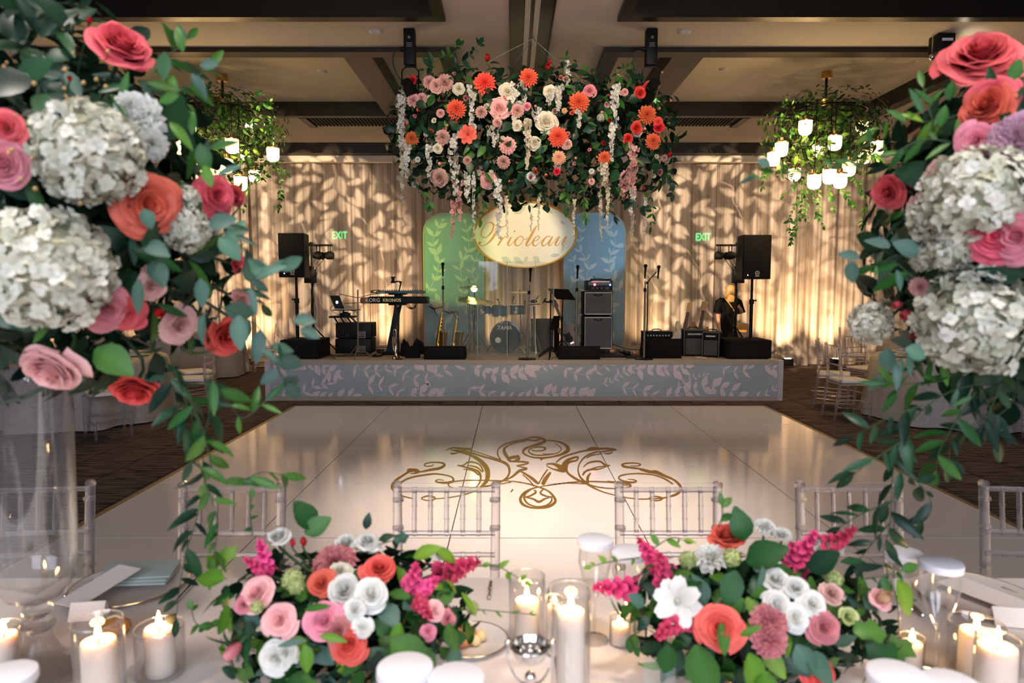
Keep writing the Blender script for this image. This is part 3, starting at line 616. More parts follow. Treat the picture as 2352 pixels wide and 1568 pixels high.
def pa(pxp,px0,px1,py0,py1,Y,z0,label,lp,side):
    p=base(pxp,Y); top=P(px0,py0,Y); bot=P(px1,py1,Y)
    st=thing('speaker_pole',lp,'stand',(p.x,Y,z0),group='speaker poles')
    zb=bot.z-z0; MB().tube([(0,0,0),(0,0,zb*.62)],.024,12).build('lower_tube','black_metal',st); MB().tube([(0,0,zb*.55),(0,0,zb+.0)],.018,12).build('upper_tube','black_metal',st)
    c=MB().cyl((0,0,zb*.62),.034,.07,12).build('collar','black_plastic',st); MB().tube([(0,0,zb*.62),(-side*.05,-.02,zb*.62+.02)],.009,6).ball((-side*.055,-.02,zb*.62+.02),.014,8,5).build('lock_knob','black_plastic',c)
    w=(bot.x-top.x); h=top.z-bot.z; sp_=thing('loudspeaker',label,'loudspeaker',((top.x+bot.x)/2,Y,bot.z),group='loudspeakers on poles')
    mx=Matrix.Identity(4)
    MB().prism([(-w/2,-.16),(w/2,-.16),(w/2*.8,.2),(-w/2*.8,.2)],h).build('cabinet','black_plastic',sp_,False)
    MB().bx(-w/2+.012,w/2-.012,-.172,-.158,.02,h-.02,bev=.005).build('grille','grille_black',sp_)
    lg=MB().lathe([(.026,-.002),(.030,-.002),(.030,.002),(.026,.002),(.026,-.002)],24)
    for k in range(3): a=k*2*PI/3+PI/2; lg.tube([(0,0,0),(.023*math.cos(a),.023*math.sin(a),0)],.0026,4)
    o=lg.build('round_emblem','white_mark',sp_); o.matrix_local=Matrix.Translation((.01,-.174,.085))@UPX
    put('brand_lettering',text_mesh('YAMAHA',.016,'white_mark',.0004),sp_,Matrix.Translation((.01,-.174,.042))@UPX)
    MB().cyl((-w/2+.08,-.174,.055),.006,.004,8,'y').build('power_light','led_white',sp_)
    for s in (-1,1): MB().bx(s*w*.44-.012,s*w*.44+.012,-.02,.08,h*.55,h*.75,bev=.005).build('handle','black_metal',sp_)
    return st
sub_box(640,731,9.74,'black carpeted subwoofer box at the laptop end of the stage'); sub_box(1676,1776,9.74,'black carpeted subwoofer box under the loudspeaker next to the woman')
pa(682,647,708,537,637,9.95,D+.286,'black loudspeaker on a pole, keyboard side of the stage','black speaker pole on the subwoofer at the keyboard side',1)
pa(1726,1698,1760,541,641,9.95,D+.286,'black loudspeaker on a pole, guitar side of the stage','black speaker pole on the subwoofer at the guitar side',-1)
def light_tree(px,s,Y,label):
    p=base(px,Y); t=thing('light_stand',label,'light stand',p,group='light bars on tripod stands'); x=lambda q:(P(q,700,Y).x-p.x)
    zt=P(px,563,Y).z-D; MB().tube([(0,0,.05),(0,0,zt*.6)],.02,10).build('lower_tube','black_metal',t); MB().tube([(0,0,zt*.55),(0,0,zt)],.015,10).build('upper_tube','black_metal',t)
    for k in range(3): a=k*2*PI/3+.5; MB().tube([(0,0,.42),(.36*math.cos(a),.36*math.sin(a),.012)],.012,6).build('leg','black_metal',t)
    b=MB().tube([(-s*.05,0,zt),(s*.33,0,zt)],.016,8); b.tube([(0,-.02,zt+.02),(0,.02,zt+.02)],.03,10); b.build('cross_bar','black_metal',t)
    for k,dx in enumerate((.07,.15,.25,.31)):
        c=MB(); yk=MB(); zz=zt-.15-(.02 if k%2 else 0); yy=-.06 if k%2 else .05
        yk.tube([(s*dx,yy,zt),(s*dx,yy,zz+.05)],.008,6)
        c.tube([(s*dx-s*.06,yy,zz-.01),(s*dx+s*.0,yy,zz),(s*dx+s*.05,yy,zz+.005),(s*dx+s*.055,yy,zz+.005)],[.045,.055,.06,.05],12)
        o=c.build('par_can','black_plastic',t); yk.build('yoke','black_metal',o)
    za=P(px,650,Y).z-D; zb=P(px,618,Y).z-D
    MB().bx(-.085-.01*s,.085-.01*s,-.1,.02,za,zb,bev=.008).build('power_pack','black_plastic',t)
    MB().bx(-.03,.03,-.115,.03,zb,zb+.05).build('clamp','black_metal',t)
    cb=MB()
    for k in range(3): cb.tube(smooth_path([(s*(.08+.07*k),0,zt-.18),(s*(.02+.05*k),-.03,zt-.32),(s*(.1-.02*k),-.02,zb-.02),(s*.02,-.04,za-.1),(s*(.06-.04*k),-.03,za-.45),(s*.03,0,.5)],4),.005,5)
    cb.build('cable','cable_black',t); return t
light_tree(718,1,10.75,'black tripod stand with stage lamps on a bar beside the keyboard side loudspeaker'); light_tree(1690,-1,10.75,'black tripod stand with stage lamps on a bar in front of the woman')
# --- road case rack, tray and laptop
Y=10.1; t=thing('rack_case','black rack case with white stencil marks under the laptop tray','case',base(812,Y)); l0=t.location
mb=MB(); pbx(mb,771,742,852,776,Y,.4,.01); wb(mb,'upper_case','black_plastic',t); mb=MB(); pbx(mb,770,778,851,812,Y,.4,.01); wb(mb,'lower_case','black_plastic',t)
for (y0,y1) in ((762,776),(795,809)):
    mb=MB()
    for i in range(5): pbx(mb,823+i*3,y0,824.6+i*3,y1-4,Y-.004,.003)
    pbx(mb,821,y1-2,838,y1,Y-.004,.003); pbx(mb,838,y0-1,839.2,y1,Y-.004,.003); pbx(mb,826,y0-1,838,y0,Y-.004,.003); wb(mb,'stencil_mark','stand_grey',t,False)
mb=MB(); pbx(mb,776,750,806,772,Y-.006,.006); wb(mb,'rack_face','black_metal',t)
mb=MB()
for k in range(4): mb.tube(smooth_path([P(778+k*6,752,Y-.02),P(775+k*7,764,Y-.06),P(785+k*5,774,Y-.04),P(802,768-k*4,Y-.02)],4),.005,5)
wb(mb,'patch_cable','cable_black',t)
t=thing('laptop_tray','black folding tray with small mixer gear above the rack case','stand',base(790,Y+.1)+Vector((0,0,.43)))
mb=MB(); pbx(mb,755,726,812,730,Y,.3,.004); wb(mb,'tray','black_metal',t)
for a,b in ((768,778),(783,793),(798,810),(806,824)):
    wb(MB().tube([P(a,729,Y+.05),P(b,745,Y+.1)],.012,6),'strut','black_metal',t)
mb=MB(); pbx(mb,780,719,800,726,Y+.05,.15,.005); pbx(mb,786,716,796,720,Y+.1,.1,.004); wb(mb,'mixer_box','black_plastic',t)
wb(MB().tube(smooth_path([P(784,726,Y),P(765,716,Y-.02),P(758,708,Y-.02),P(770,702,Y),P(800,712,Y+.05),P(819,716,Y),P(820,735,Y)],5),.004,5),'cable','cable_black',t)
wb(MB().tube([P(789,724,Y+.2),P(789,713,Y+.2)],.012,6),'riser','black_metal',t)
mb=MB(); pbx(mb,763,711,820,713,Y,.26,.003); wb(mb,'upper_tray','black_metal',t)
t=thing('laptop','open grey laptop on the tray beside the keyboards','laptop',P(790,711,Y+.1))
wb(MB().add([P(770,710.5,Y),P(818,711,Y),P(812,704,Y+.22),P(791,702,Y+.22),P(770,709,Y),P(818,709.5,Y),P(812,703,Y+.22),P(791,701,Y+.22)],[(3,2,1,0),(4,5,6,7),(0,1,5,4),(1,2,6,5),(2,3,7,6),(3,0,4,7)]),'keyboard_base','amp_white',t,False)
q=[P(757.5,678.5,Y-.04),P(779,678.5,Y-.06),P(791,709.5,Y),P(769,709,Y+.02)]; o=Vector((0,.012,0))
wb(MB().add([v for v in q]+[v+o for v in q],[(0,1,2,3),(7,6,5,4),(0,4,5,1),(1,5,6,2),(2,6,7,3),(3,7,4,0)]),'screen_lid','laptop_dark',t,False)
c=(q[0]+q[1]+q[2]+q[3])/4; wb(MB().ball(c-Vector((0,.008,0)),.016,10,6,(1,.25,1.2)),'glowing_emblem','led_white',t)
# --- straight stand with booms
def tripod(t,l,r,h,n=3,a0=.3,m='black_metal',rad=.009):
    for k in range(n): a=a0+k*2*PI/n; MB().tube([(0,0,h),(r*math.cos(a),r*math.sin(a),.01)],rad,6).build('leg',m,t)
t=thing('boom_stand','thin grey tripod boom stand in front of the rack case','stand',base(820,9.85)); tripod(t,None,.2,.2,3,.5,'stand_grey')
zz=P(822,665,9.85).z-D; MB().tube([(0,0,.1),(.015,0,zz)],.011,8).build('pole','stand_grey',t)
b=MB().tube([P(780,675,9.85)-t.location,P(822,684,9.85)-t.location,P(852,676,9.9)-t.location,P(876,673,10)-t.location],.006,6); b.build('boom','stand_grey',t)
MB().tube([P(790,697,9.85)-t.location,P(821,695,9.85)-t.location,P(850,694,9.9)-t.location],.006,6).build('boom','stand_grey',t)
# --- two keyboards on a column stand
Y=10.35; t=thing('keyboard_stand','slanted black column stand carrying two keyboards','stand',base(905,Y))
col=[P(896,815,Y),P(886,812,Y),P(903,720,Y+.1),P(907,690,Y+.12),P(905,676,Y+.12),P(923,676,Y+.12),P(921,700,Y+.1),P(915,725,Y+.1),P(913,812,Y)]
mb=MB(); n=len(col); bk=Vector((0,.12,0)); mb.add(col+[c+bk for c in col],[tuple(range(n)),tuple(range(2*n-1,n-1,-1))]+[(i,n+i,n+(i+1)%n,(i+1)%n) for i in range(n)]); wb(mb,'column','black_metal',t,False)
mb=MB(); pbx(mb,868,808,925,814,Y-.02,.3,.01); wb(mb,'foot','black_metal',t)
for y0,y1 in ((697,701),(673,677)): mb=MB(); pbx(mb,892,y0,928,y1,Y-.05,.35,.004); wb(mb,'support_arm','black_metal',t)
mb=MB().cyl(P(914,702,Y-.01),.02,.02,14,'y'); wb(mb,'red_badge','guitar_wood',t)
t=thing('keyboard','large black stage keyboard with a wooden end on the lower tier','keyboard',P(904,697,Y-.1))
mb=MB(); pbx(mb,845,681.5,981,697,Y-.12,.3,.015); wb(mb,'body','black_plastic',t)
mb=MB(); pbx(mb,826,683,846,697,Y-.12,.28,.03); wb(mb,'wooden_end','key_wood',t)
for txt,px,sz,m in (('KORG',856,.078,'white_mark'),('KRONOS',900,.066,'cymbal')):
    w=P(px,689.5,Y-.126); put('brand_lettering',text_mesh(txt,sz,m,.0012),t,Matrix.Translation(w-t.location)@UPX)
mb=MB()
for i in range(26): pbx(mb,850+i*5,680,851.6+i*5,682,Y-.05,.03)
wb(mb,'slider_row','black_metal',t)['kind']='stuff'
mb=MB()
for k in range(4): mb.tube(smooth_path([P(930+k*3,697,Y+.1),P(936+k*3,706,Y+.1),P(948+k*2,709-k,Y+.1),P(956,697,Y+.1)],4),.005,5)
wb(mb,'hanging_cable','cable_black',t)
t=thing('synthesizer','slim blue-black synthesizer on the upper tier','keyboard',P(911,674,Y-.1))
mb=MB(); pbx(mb,862,668,973,674,Y-.1,.26,.008); wb(mb,'body','key_blue',t); mb=MB(); pbx(mb,851,666,866,673,Y-.1,.26,.01); wb(mb,'end_block','cymbal',t)
mb=MB()
for i in range(28): pbx(mb,856+i*4.1,665,857.4+i*4.1,668,Y-.02,.02)
wb(mb,'knob_row','black_plastic',t)['kind']='stuff'
mb=MB().tube([P(868+4*math.cos(a)*.35,671.2+4*math.sin(a)*.35,Y-.105) for a in [k*PI/5 for k in range(10)]],.003,4,closed=True); pbx(mb,871,670.6,884,671.8,Y-.105,.003); wb(mb,'printed_mark','white_mark',t)
t=thing('phone_clamp','small articulated black clamp arm above the synthesizer','clamp',P(918,667,Y))
wb(MB().tube([P(917,668,Y),P(919,657,Y),P(921,649,Y),P(918,646,Y),P(906,647,Y)],.011,6),'arm','black_metal',t); wb(MB().ball(P(920,648,Y),.02,8,5),'joint','black_metal',t)
mb=MB(); pbx(mb,899,637,906,648,Y,.02,.004); pbx(mb,897,646,907,650,Y,.03,.004); pbx(mb,898,635,908,638,Y,.03,.003); wb(mb,'cradle','black_plastic',t)
# --- trumpet on its bell
Y=9.8; t=thing('trumpet','silver-gold trumpet standing bell down in front of the keyboard stand','trumpet',base(907,Y)); q=lambda x,y,dy=0:P(x,y,Y+dy)-t.location
MB().lathe([(.062,0),(.055,.004),(.04,.03),(.022,.07),(.013,.13),(.010,.2)],20).build('bell','trumpet_silver',t)
MB().tube(smooth_path([(0,0,.2),q(904,762),q(906,756.5),q(909.5,760),q(910,780),q(911,800),q(907,806),q(903.5,800),q(903,780)],5),.007,8).build('tubing','trumpet_silver',t)
for k in range(3): MB().tube([q(902+k*3.5,773,-.02),q(902+k*3.5,790,-.02)],.011,8).build('valve','trumpet_silver',t)
MB().tube([q(910,770),q(912,748),q(912.5,745)],[.006,.006,.012],8).build('mouthpipe','trumpet_silver',t)
t=thing('peg_stand','thin black peg stand beside the trumpet','stand',base(915,9.75)); MB().tube([(0,0,0),(0,0,P(915,745,9.75).z-D)],.008,6).build('peg','black_metal',t); MB().lathe([(0,.012),(.05,.01),(.055,0)],12).build('foot','black_metal',t)
# --- bags, pedals and cable heaps
def bag(px0,px1,py0,Y,label,seed):
    r=random.Random(seed); a=P(px0,800,Y).x; b=P(px1,800,Y).x; h=P(px0,py0,Y).z-D; t=thing('gear_bag',label,'bag',((a+b)/2,Y,D),group='black gear bags'); w=(b-a)/2
    MB().lathe([(1e-3,h),(w*.45,h*.97),(w*.8,h*.75),(w,h*.35),(w*.95,.0)],18,mx=Matrix.Diagonal((1,.6,1,1)),wob=lambda a,z:.08*math.sin(3*a+seed)+.05*math.sin(7*a)).build('body','black_carpet',t)
    MB().tube(smooth_path([(-w*.3,0,h*.9),(-w*.1,-.04,h*1.12),(w*.2,0,h*.92)],5),.01,6).build('strap','black_plastic',t)
bag(918,942,783,10.2,'black soft gear bag behind the trumpet',1); bag(945,975,781,10.5,'black soft gear bag between the keyboards and the saxophones',2); bag(930,965,797,9.95,'low black gear bag beside the front monitor',3)
def cables(label,runs,Y,m='cable_black',r=.006):
    t=None
    for pts in runs:
        w=[G(x,y,D+.008) for x,y in pts]
        o=MB().tube(smooth_path(w,5),r,5).build('cable',m); tag(o,label,'cable')
cables('black cable snaking across the deck beside the keyboard side subwoofer',[[(735,800),(745,812),(742,820),(758,815),(770,823)]],0)
cables('black cable looping on the deck behind the thin boom stand',[[(738,815),(752,802),(760,812),(775,818),(800,818)]],0)
cables('black cable running along the deck behind the rack case',[[(852,800),(880,797),(900,800),(890,806)]],0)
cables('dark cable trailing from the amplifier stack towards the drape',[[(1408,790),(1440,801),(1465,803),(1500,806)]],0)
# --- monitor wedges
def wedge(px0,px1,py0,Y,label,d=.34,face='grille_black',tilt=.55):
    a=P(px0,700,Y).x; b=P(px1,700,Y).x; h=P(px0,py0,Y).z-D; w=b-a; t=thing('monitor_wedge',label,'monitor',((a+b)/2,Y,D),group='floor monitor wedges')
    mx=Matrix(((0,0,1,-w/2),(1,0,0,0),(0,1,0,0),(0,0,0,1)))
    MB().prism([(0,0),(.02,h*.98),(.05,h),(d*.55,h*.95),(d,.06),(d,0)],w,mx).build('cabinet','black_carpet',t,False)
    MB().box((0,-.004,h*.5),(w*.93,.012,h*.85),bev=.004).build('back_plate',face,t)
    for s in (-1,1): MB().bx(s*(w/2)-.008,s*(w/2)+.008,.05,.15,h*.4,h*.6,bev=.003).build('side_handle','black_metal',t)
    return t
wedge(972,1068,795.5,9.72,'long low black monitor wedge in front of the saxophones'); wedge(1284,1380,795.5,9.72,'long low black monitor wedge in front of the amplifier stack')
wedge(1482,1568,778,9.85,'tall black monitor wedge in front of the guitar amplifier',.4,'black_carpet')
# --- microphone stands
def mic(t,p,d,m='black_metal'):
    d=Vector(d).normalized(); p=Vector(p); MB().tube([p-d*.16,p-d*.02,p],[.011,.017,.019],10).build('microphone_body','black_plastic',t); MB().ball(p+d*.02,.028,10,7).build('microphone_grille',m,t)
def mic_stand(px,pyt,pyb,Y,label,lean=0,wide=True):
    b=base(px,Y); t=thing('microphone_stand',label,'microphone stand',b,group='straight microphone stands'); zt=P(px,pyt,Y).z-D
    MB().lathe([(0,.03),(.02,.03),(.12,.018),(.128,.008),(.128,0)],24).build('round_base','black_metal',t)
    MB().tube([(0,0,.02),(lean*.55,0,zt*.74)],.0155,10).build('lower_tube','stand_grey',t); MB().tube([(lean*.5,0,zt*.7),(lean*.8,0,zt-.22)],.010,8).build('upper_tube','stand_grey',t)
    MB().tube([(lean*.54,0,zt*.72),(lean*.56,0,zt*.76)],.021,10).build('clutch','black_plastic',t); mic(t,(lean,-.01,zt-.03),(lean*.1+.02,-.15,1))
    return t
mic_stand(1018,605,795,10.22,'microphone stand behind the monitor wedge by the saxophones'); mic_stand(1211,617,825,9.72,'microphone stand at the stage front centre before the drums',.045); mic_stand(1323,611,795,10.22,'microphone stand left of the amplifier stack',.02); mic_stand(1481,609,825,9.72,'microphone stand in front of the tall monitor wedge')
Y=10.05; Y=10.33; b=base(1486,Y); t=thing('boom_microphone','black boom microphone reaching up over the guitar amplifier','microphone stand',b); q=lambda x,y:P(x,y,Y)-b
MB().tube([(0,0,.02),q(1487,715),q(1488,650)],.009,8).build('pole','black_metal',t); MB().tube([q(1484,652),q(1492,642),q(1508,624)],.008,8).build('boom','black_metal',t); MB().ball(q(1487,649),.02,8,5).build('joint','black_metal',t); tripod(t,None,.11,.16)
mic(t,q(1513,616),(.06,0,1)); MB().tube(smooth_path([q(1513,626),q(1513,632),q(1506,636),q(1497,634)],4),.004,5).build('cable','cable_black',t)
# --- saxophones
def sax(px,pyt,pyb,Y,label,s,leanx):
    b=base(px,Y); t=thing('saxophone',label,'saxophone',b,group='saxophones on stands'); L=P(px,pyt,Y).z-D
    top=Vector((leanx,0,L)); bot=Vector((0,0,.14))
    k=lambda f:bot+(top-bot)*f
    MB().tube([k(.02),k(.3),k(.6),k(.9)],[.034,.028,.022,.014],12).build('body_tube','sax_gold',t)
    MB().tube(smooth_path([k(.02),bot+Vector((.02*s,-.01,-.07)),bot+Vector((.07*s,-.02,-.05)),bot+Vector((.09*s,-.02,.06)),bot+Vector((.10*s,-.03,.2))],5),[.034+.0019*i for i in range(21)],14).build('bell','sax_gold',t)
    MB().tube(smooth_path([k(.9),k(1.),k(1.03)+Vector((-.05*1,0,.0)),k(.98)+Vector((-.13,0,0))],5),[.012]*14+[.008]*2,8).build('neck','sax_gold',t)
    MB().tube([k(.98)+Vector((-.12,0,0)),k(1.02)+Vector((-.22,0,.02))],[.014,.009],8).build('mouthpiece','black_plastic',t)
    for i in range(7): MB().cyl(k(.12+.1*i)+Vector((.01,-.03,0)),.02-.001*i,.012,10,'y').build('key_cup','sax_gold',t)
    MB().tube([k(.08)+Vector((-.03,-.02,0)),k(.75)+Vector((-.02,-.02,0))],.004,5).tube([k(.08)+Vector((.035,-.02,0)),k(.8)+Vector((.02,-.02,0))],.004,5).build('key_rod','sax_gold',t)
    sm=MB()
    for a in (.4,2.5,4.6): sm.tube([(0,0,.1),(.2*math.cos(a),.16*math.sin(a),.01)],.008,5)
    sm.build('stand_feet','black_metal',t)
sax(1004,708,795,10.66,'tall gold saxophone on a stand left of the microphone stand',1,.09); sax(1040,718,795,10.66,'shorter gold saxophone on a stand nearer the drums',1,.08)
# --- drum kit
Y=10.62
def drum(name,c,r,l,axis,shell,head,parent,lugs=8):
    o=MB(); o.cyl(c,r,l,24,axis); o=wb(o,name,shell,parent); d=Vector((0,-1,0)) if axis=='y' else Vector((0,0,1))
    c=Vector(c); wb(MB().cyl(c+d*(l/2+.002),r*.97,.006,24,axis),'drum_head',head,o)
    for s in (1,-1):
        pts=[]; u=d.orthogonal().normalized(); v=d.cross(u)
        for k in range(24): a=2*PI*k/24; pts.append(c+d*(s*l/2)+(u*math.cos(a)+v*math.sin(a))*(r+.006))
        wb(MB().tube(pts,.009,5,closed=True),'hoop','steel' if axis!='y' else 'drum_black',o)
    lg=MB()
    for k in range(lugs):
        a=2*PI*k/lugs+.2; p=c+(u*math.cos(a)+v*math.sin(a))*(r+.012); lg.tube([p-d*l*.5,p+d*l*.5],.005,5)
    wb(lg,'tension_rod','steel',o); return o
bd=P(1161,771,Y); bd.z=D+.242; t=thing('drum_kit','blue drum kit with a black bass drum behind clear shields','drum kit',(bd.x,Y,D))
b_=drum('bass_drum',(bd.x,Y+.2,bd.z),.232,.40,'y','drum_blue','drum_black',t)
put('brand_lettering',text_mesh('TAMA',.085,'amp_white',.002,.25),b_,Matrix.Translation(P(1158,753,Y-.02)-t.location)@UPX)
wb(MB().lathe([(0,0),(.045,0)],16,mx=Matrix.Translation(P(1144,781,Y-.022))@UPX),'port_hole','drum_head',b_)
for s in (-1,1): wb(MB().tube([(bd.x+s*.21,Y+.05,bd.z-.1),(bd.x+s*.31,Y-.1,D+.01)],.01,6),'spur','steel',t)
for (px0,px1,py0,py1,n) in ((1107,1133,703,722,'rack_tom'),(1133,1164,700,728,'rack_tom'),(1172,1204,701,722,'snare_drum')):
    a=P(px0,py1,Y+.1); c=P(px1,py0,Y+.1); drum(n,((a.x+c.x)/2,Y+.15,(a.z+c.z)/2),(c.x-a.x)/2*1.05,(c.z-a.z)*.9,'z','drum_blue','drum_head',t)
def cymbal(px,py,rpx,Yc,tilt=.15,tx=0.):
    c=P(px,py,Yc); r=rpx*Yc/1568; mx=Matrix.Translation(c)@Euler((tilt,tx,0)).to_matrix().to_4x4()
    o=wb(MB().lathe([(0,.018),(r*.12,.016),(r*.2,.005),(r*.6,-.004),(r,-.012),(r,-.014),(r*.2,.002),(0,.012)],28,mx=mx),'cymbal','cymbal',t)
    s=MB().tube([c+Vector((0,0,.04)),c+Vector((0,0,-.1)),Vector((c.x+.02,Yc+.05,D+.3)),Vector((c.x+.02,Yc+.05,D+.02))],.009,6); 
    for k in range(3): a=k*2.09+.6; s.tube([(c.x+.02,Yc+.05,D+.32),(c.x+.02+.2*math.cos(a),Yc+.05+.2*math.sin(a),D+.01)],.008,5)
    wb(s,'cymbal_stand','steel',t)
cymbal(1077,658,24,Y+.25,.12); cymbal(1074,683,22,Y+.1,.18,.12); cymbal(1093,690,42,Y+.02,.14,.1); cymbal(1194,669,24,Y+.25,.1); cymbal(1085,708,10,Y+.3,.05)
for pts in ([(1077,650),(1077,640)],):
    wb(MB().tube([P(x,y,Y) for x,y in pts],.006,5),'overhead_rod','steel',t)
fl=thing('drum_throne_case','black round drum case standing right of the bass drum','case',base(1253,10.9)); MB().cyl((0,.1,.25),.23,.5,24).build('body','black_plastic',fl); MB().cyl((0,.1,.505),.238,.02,24).build('lid','black_carpet',fl); MB().cyl((0,.1,.01),.238,.02,24).build('bottom_rim','black_carpet',fl)
wb(MB().tube([P(1250,745,10.8),P(1252,738,10.8),P(1262,742,10.8)],.02,6),'cup','amp_white',fl)
for k,(px,py,bx,lab) in enumerate(((1142,686,1147,'small drum microphone clipped above the rack tom'),(1180,680,1176,'small drum microphone bent over the snare drum'),(1205,690,1203,'small drum microphone beside the snare drum'),(992,706,1001,'clip microphone at the tall saxophone neck'),(1036,714,1046,'clip microphone at the shorter saxophone neck'))):
    Yc=10.6 if px>1100 else 10.6; a=P(px,py,Yc); t2=thing('clip_microphone',lab,'microphone',P(bx,py+14,Yc),group='clip microphones'); wb(MB().tube([P(bx,py+14,Yc),(P(bx,py+14,Yc)+a)/2+Vector((.01,0,.01)),a],[.005,.007,.016],7),'capsule','black_plastic',t2); wb(MB().tube([P(bx,py+12,Yc),P(bx+4,py+18,Yc)],.004,5),'clip','black_metal',t2)
# --- clear drum shield panels
for k,(x0,x1,y0,y1,Y0,Y1,lab) in enumerate(((1022,1098,602,812,10.4,10.18,'clear acrylic shield panel angled left of the drum kit'),(1100,1166,600,815,10.14,10.14,'clear acrylic shield panel in front of the bass drum'),(1168,1231,600,815,10.14,10.14,'clear acrylic shield panel between the bass drum and the centre microphone stand'),(1233,1272,602,808,10.17,10.45,'clear acrylic shield panel nearest the music stand'))):
    a=P(x0,700,Y0); b=P(x1,700,Y1); zt=P(x0,y0,Y0).z; d=Vector((b.x-a.x,b.y-a.y,0)); t2=thing('drum_shield',lab,'drum shield',((a.x+b.x)/2,(a.y+b.y)/2,D),rz=math.atan2(d.y,d.x),group='clear drum shield panels'); w=d.length; h=zt-D
    MB().bx(-w/2,w/2,-.003,.003,.0,h).build('sheet','acrylic_sheet',t2,False)
    MB().bx(w/2-.012,w/2,-.006,.006,0,h).build('edge_strip','stand_edge' if 'stand_edge' in M else clearmat('stand_edge',(.85,.9,.88),1.4,.1,body=.35,bodycol=(.75,.8,.75)),t2,False)
    for z in (.3,h*.6): MB().bx(w/2-.03,w/2+.005,-.01,.01,z,z+.06,bev=.003).build('hinge','acrylic_sheet',t2)
# --- yellow stage lamp
c=P(1089,663,10.95); t=thing('stage_lamp','small stage lamp glowing yellow-green beside the cymbals','lamp',(c.x,11.0,D)); wb(MB().tube([c+Vector((0,.1,0)),c],[.05,.065],14),'housing','black_plastic',t); wb(MB().ball(c+Vector((0,-.005,0)),.052,12,8,(1,.3,1)),'lens','lamp_yellow',t); wb(MB().tube([c+Vector((0,.05,0)),Vector((c.x,11.0,D))],.01,6),'pole','black_metal',t)
light('POINT','stage_lamp_glow',c+Vector((0,-.14,.03)),1.6,(.8,1,.2),shadow_soft_size=.05)
# --- music stands
Y=10.62; t=thing('music_stand','black music stand with a tilted desk in front of the screen','music stand',base(1291,Y)); q=lambda x,y,dy=0:P(x,y,Y+dy)-t.location
a=[q(1258,664,.12),q(1306,666,.12),q(1322,689,-.1),q(1279,687,-.1)]; o=Vector((0,.01,.012)); MB().add(a+[v+o for v in a],[(0,1,2,3),(7,6,5,4),(0,4,5,1),(1,5,6,2),(2,6,7,3),(3,7,4,0)]).build('desk','black_metal',t,False)
MB().tube([(0,0,.03),(0,0,.55)],.014,8).build('lower_tube','black_metal',t); MB().tube([(0,0,.5),q(1293,680)],.009,8).build('upper_tube','black_metal',t); tripod(t,None,.2,.22,3,.2); MB().cyl((0,0,.55),.022,.05,10).build('collar','black_plastic',t)
t=thing('music_stand','low black music stand holding sheets before the round drum case','music stand',base(1268,10.15)); Y=10.15
a=[q(1272,727,.1),q(1287,727,.1),q(1276,758,-.05),q(1262,756,-.05)]; MB().add(a+[v+o for v in a],[(0,1,2,3),(7,6,5,4),(0,4,5,1),(1,5,6,2),(2,6,7,3),(3,7,4,0)]).build('desk','black_metal',t,False); MB().tube([(0,0,.1),q(1270,745)],.01,6).build('tube','black_metal',t); tripod(t,None,.2,.15,3,.9)
t=thing('tablet_stand','black clamp stand with a small arm left of the music desk','stand',base(1264,9.8)); Y=9.8; MB().tube([(0,0,.02),q(1265,672)],.009,8).build('pole','black_metal',t); tripod(t,None,.2,.14,3,.4); MB().tube([q(1265,694),q(1254,693),q(1249,690)],.012,6).build('arm','black_metal',t); MB().tube([q(1247,696),q(1251,688),q(1255,684)],.01,6).build('claw','black_metal',t); MB().ball(q(1265,692),.026,8,6).build('joint','black_metal',t)
t=thing('hardware_stand','chrome percussion stand with a black clamp right of the drums','stand',base(1228,10.52)); Y=10.52; MB().tube([(0,0,.1),q(1227,730),q(1226,703)],.016,8).build('pole','steel',t); tripod(t,None,.15,.4,3,.7,'steel',.012); MB().tube([q(1216,700),q(1240,698)],.008,6).build('cross_arm','black_metal',t); MB().ball(q(1226,692),.035,8,6,(1.6,1,.8)).build('clamp','black_plastic',t); MB().tube([q(1230,690),q(1237,679)],.008,6).build('gooseneck','black_plastic',t)
# --- bass amplifier stack
Y=11.15
t=thing('bass_amplifier','rack bass amplifier head with a red light on the speaker cabinets','amplifier',P(1376,668,Y)); mb=MB(); pbx(mb,1347,643.5,1407,667.5,Y,.35,.008); wb(mb,'case','black_plastic',t)
mb=MB(); pbx(mb,1351,646,1404,655,Y-.006,.008); wb(mb,'upper_panel','laptop_dark',t); mb=MB(); pbx(mb,1351,657,1404,666,Y-.006,.008); wb(mb,'lower_panel','black_metal',t)
for k in range(6): wb(MB().cyl(P(1357+k*5,661.5,Y-.012),.013,.016,10,'y'),'knob','key_wood' if k%2 else 'black_plastic',t)
wb(MB().ball(P(1366,653.5,Y-.015),.016,8,6),'red_light','led_red',t); wb(MB().ball(P(1401.5,654,Y-.015),.012,8,6),'blue_light','led_blue',t)
mb=MB(); pbx(mb,1391,658,1399,665,Y-.014,.006); wb(mb,'label_plate','amp_grey',t); mb=MB(); pbx(mb,1358,645,1400,648,Y-.01,.006); wb(mb,'top_slot','white_mark',t)
t=thing('cable_coil','small black cable lying on top of the bass amplifier head','cable',P(1380,643,Y+.05)); wb(MB().tube(smooth_path([P(1356,642,Y+.1),P(1372,641,Y+.05),P(1392,642,Y+.1),P(1404,641,Y+.05)],5),.012,6),'coil','cable_black',t); wb(MB().tube([P(1362,634,Y+.1),P(1370,641,Y+.08)],.006,5),'loose_end','cable_black',t)
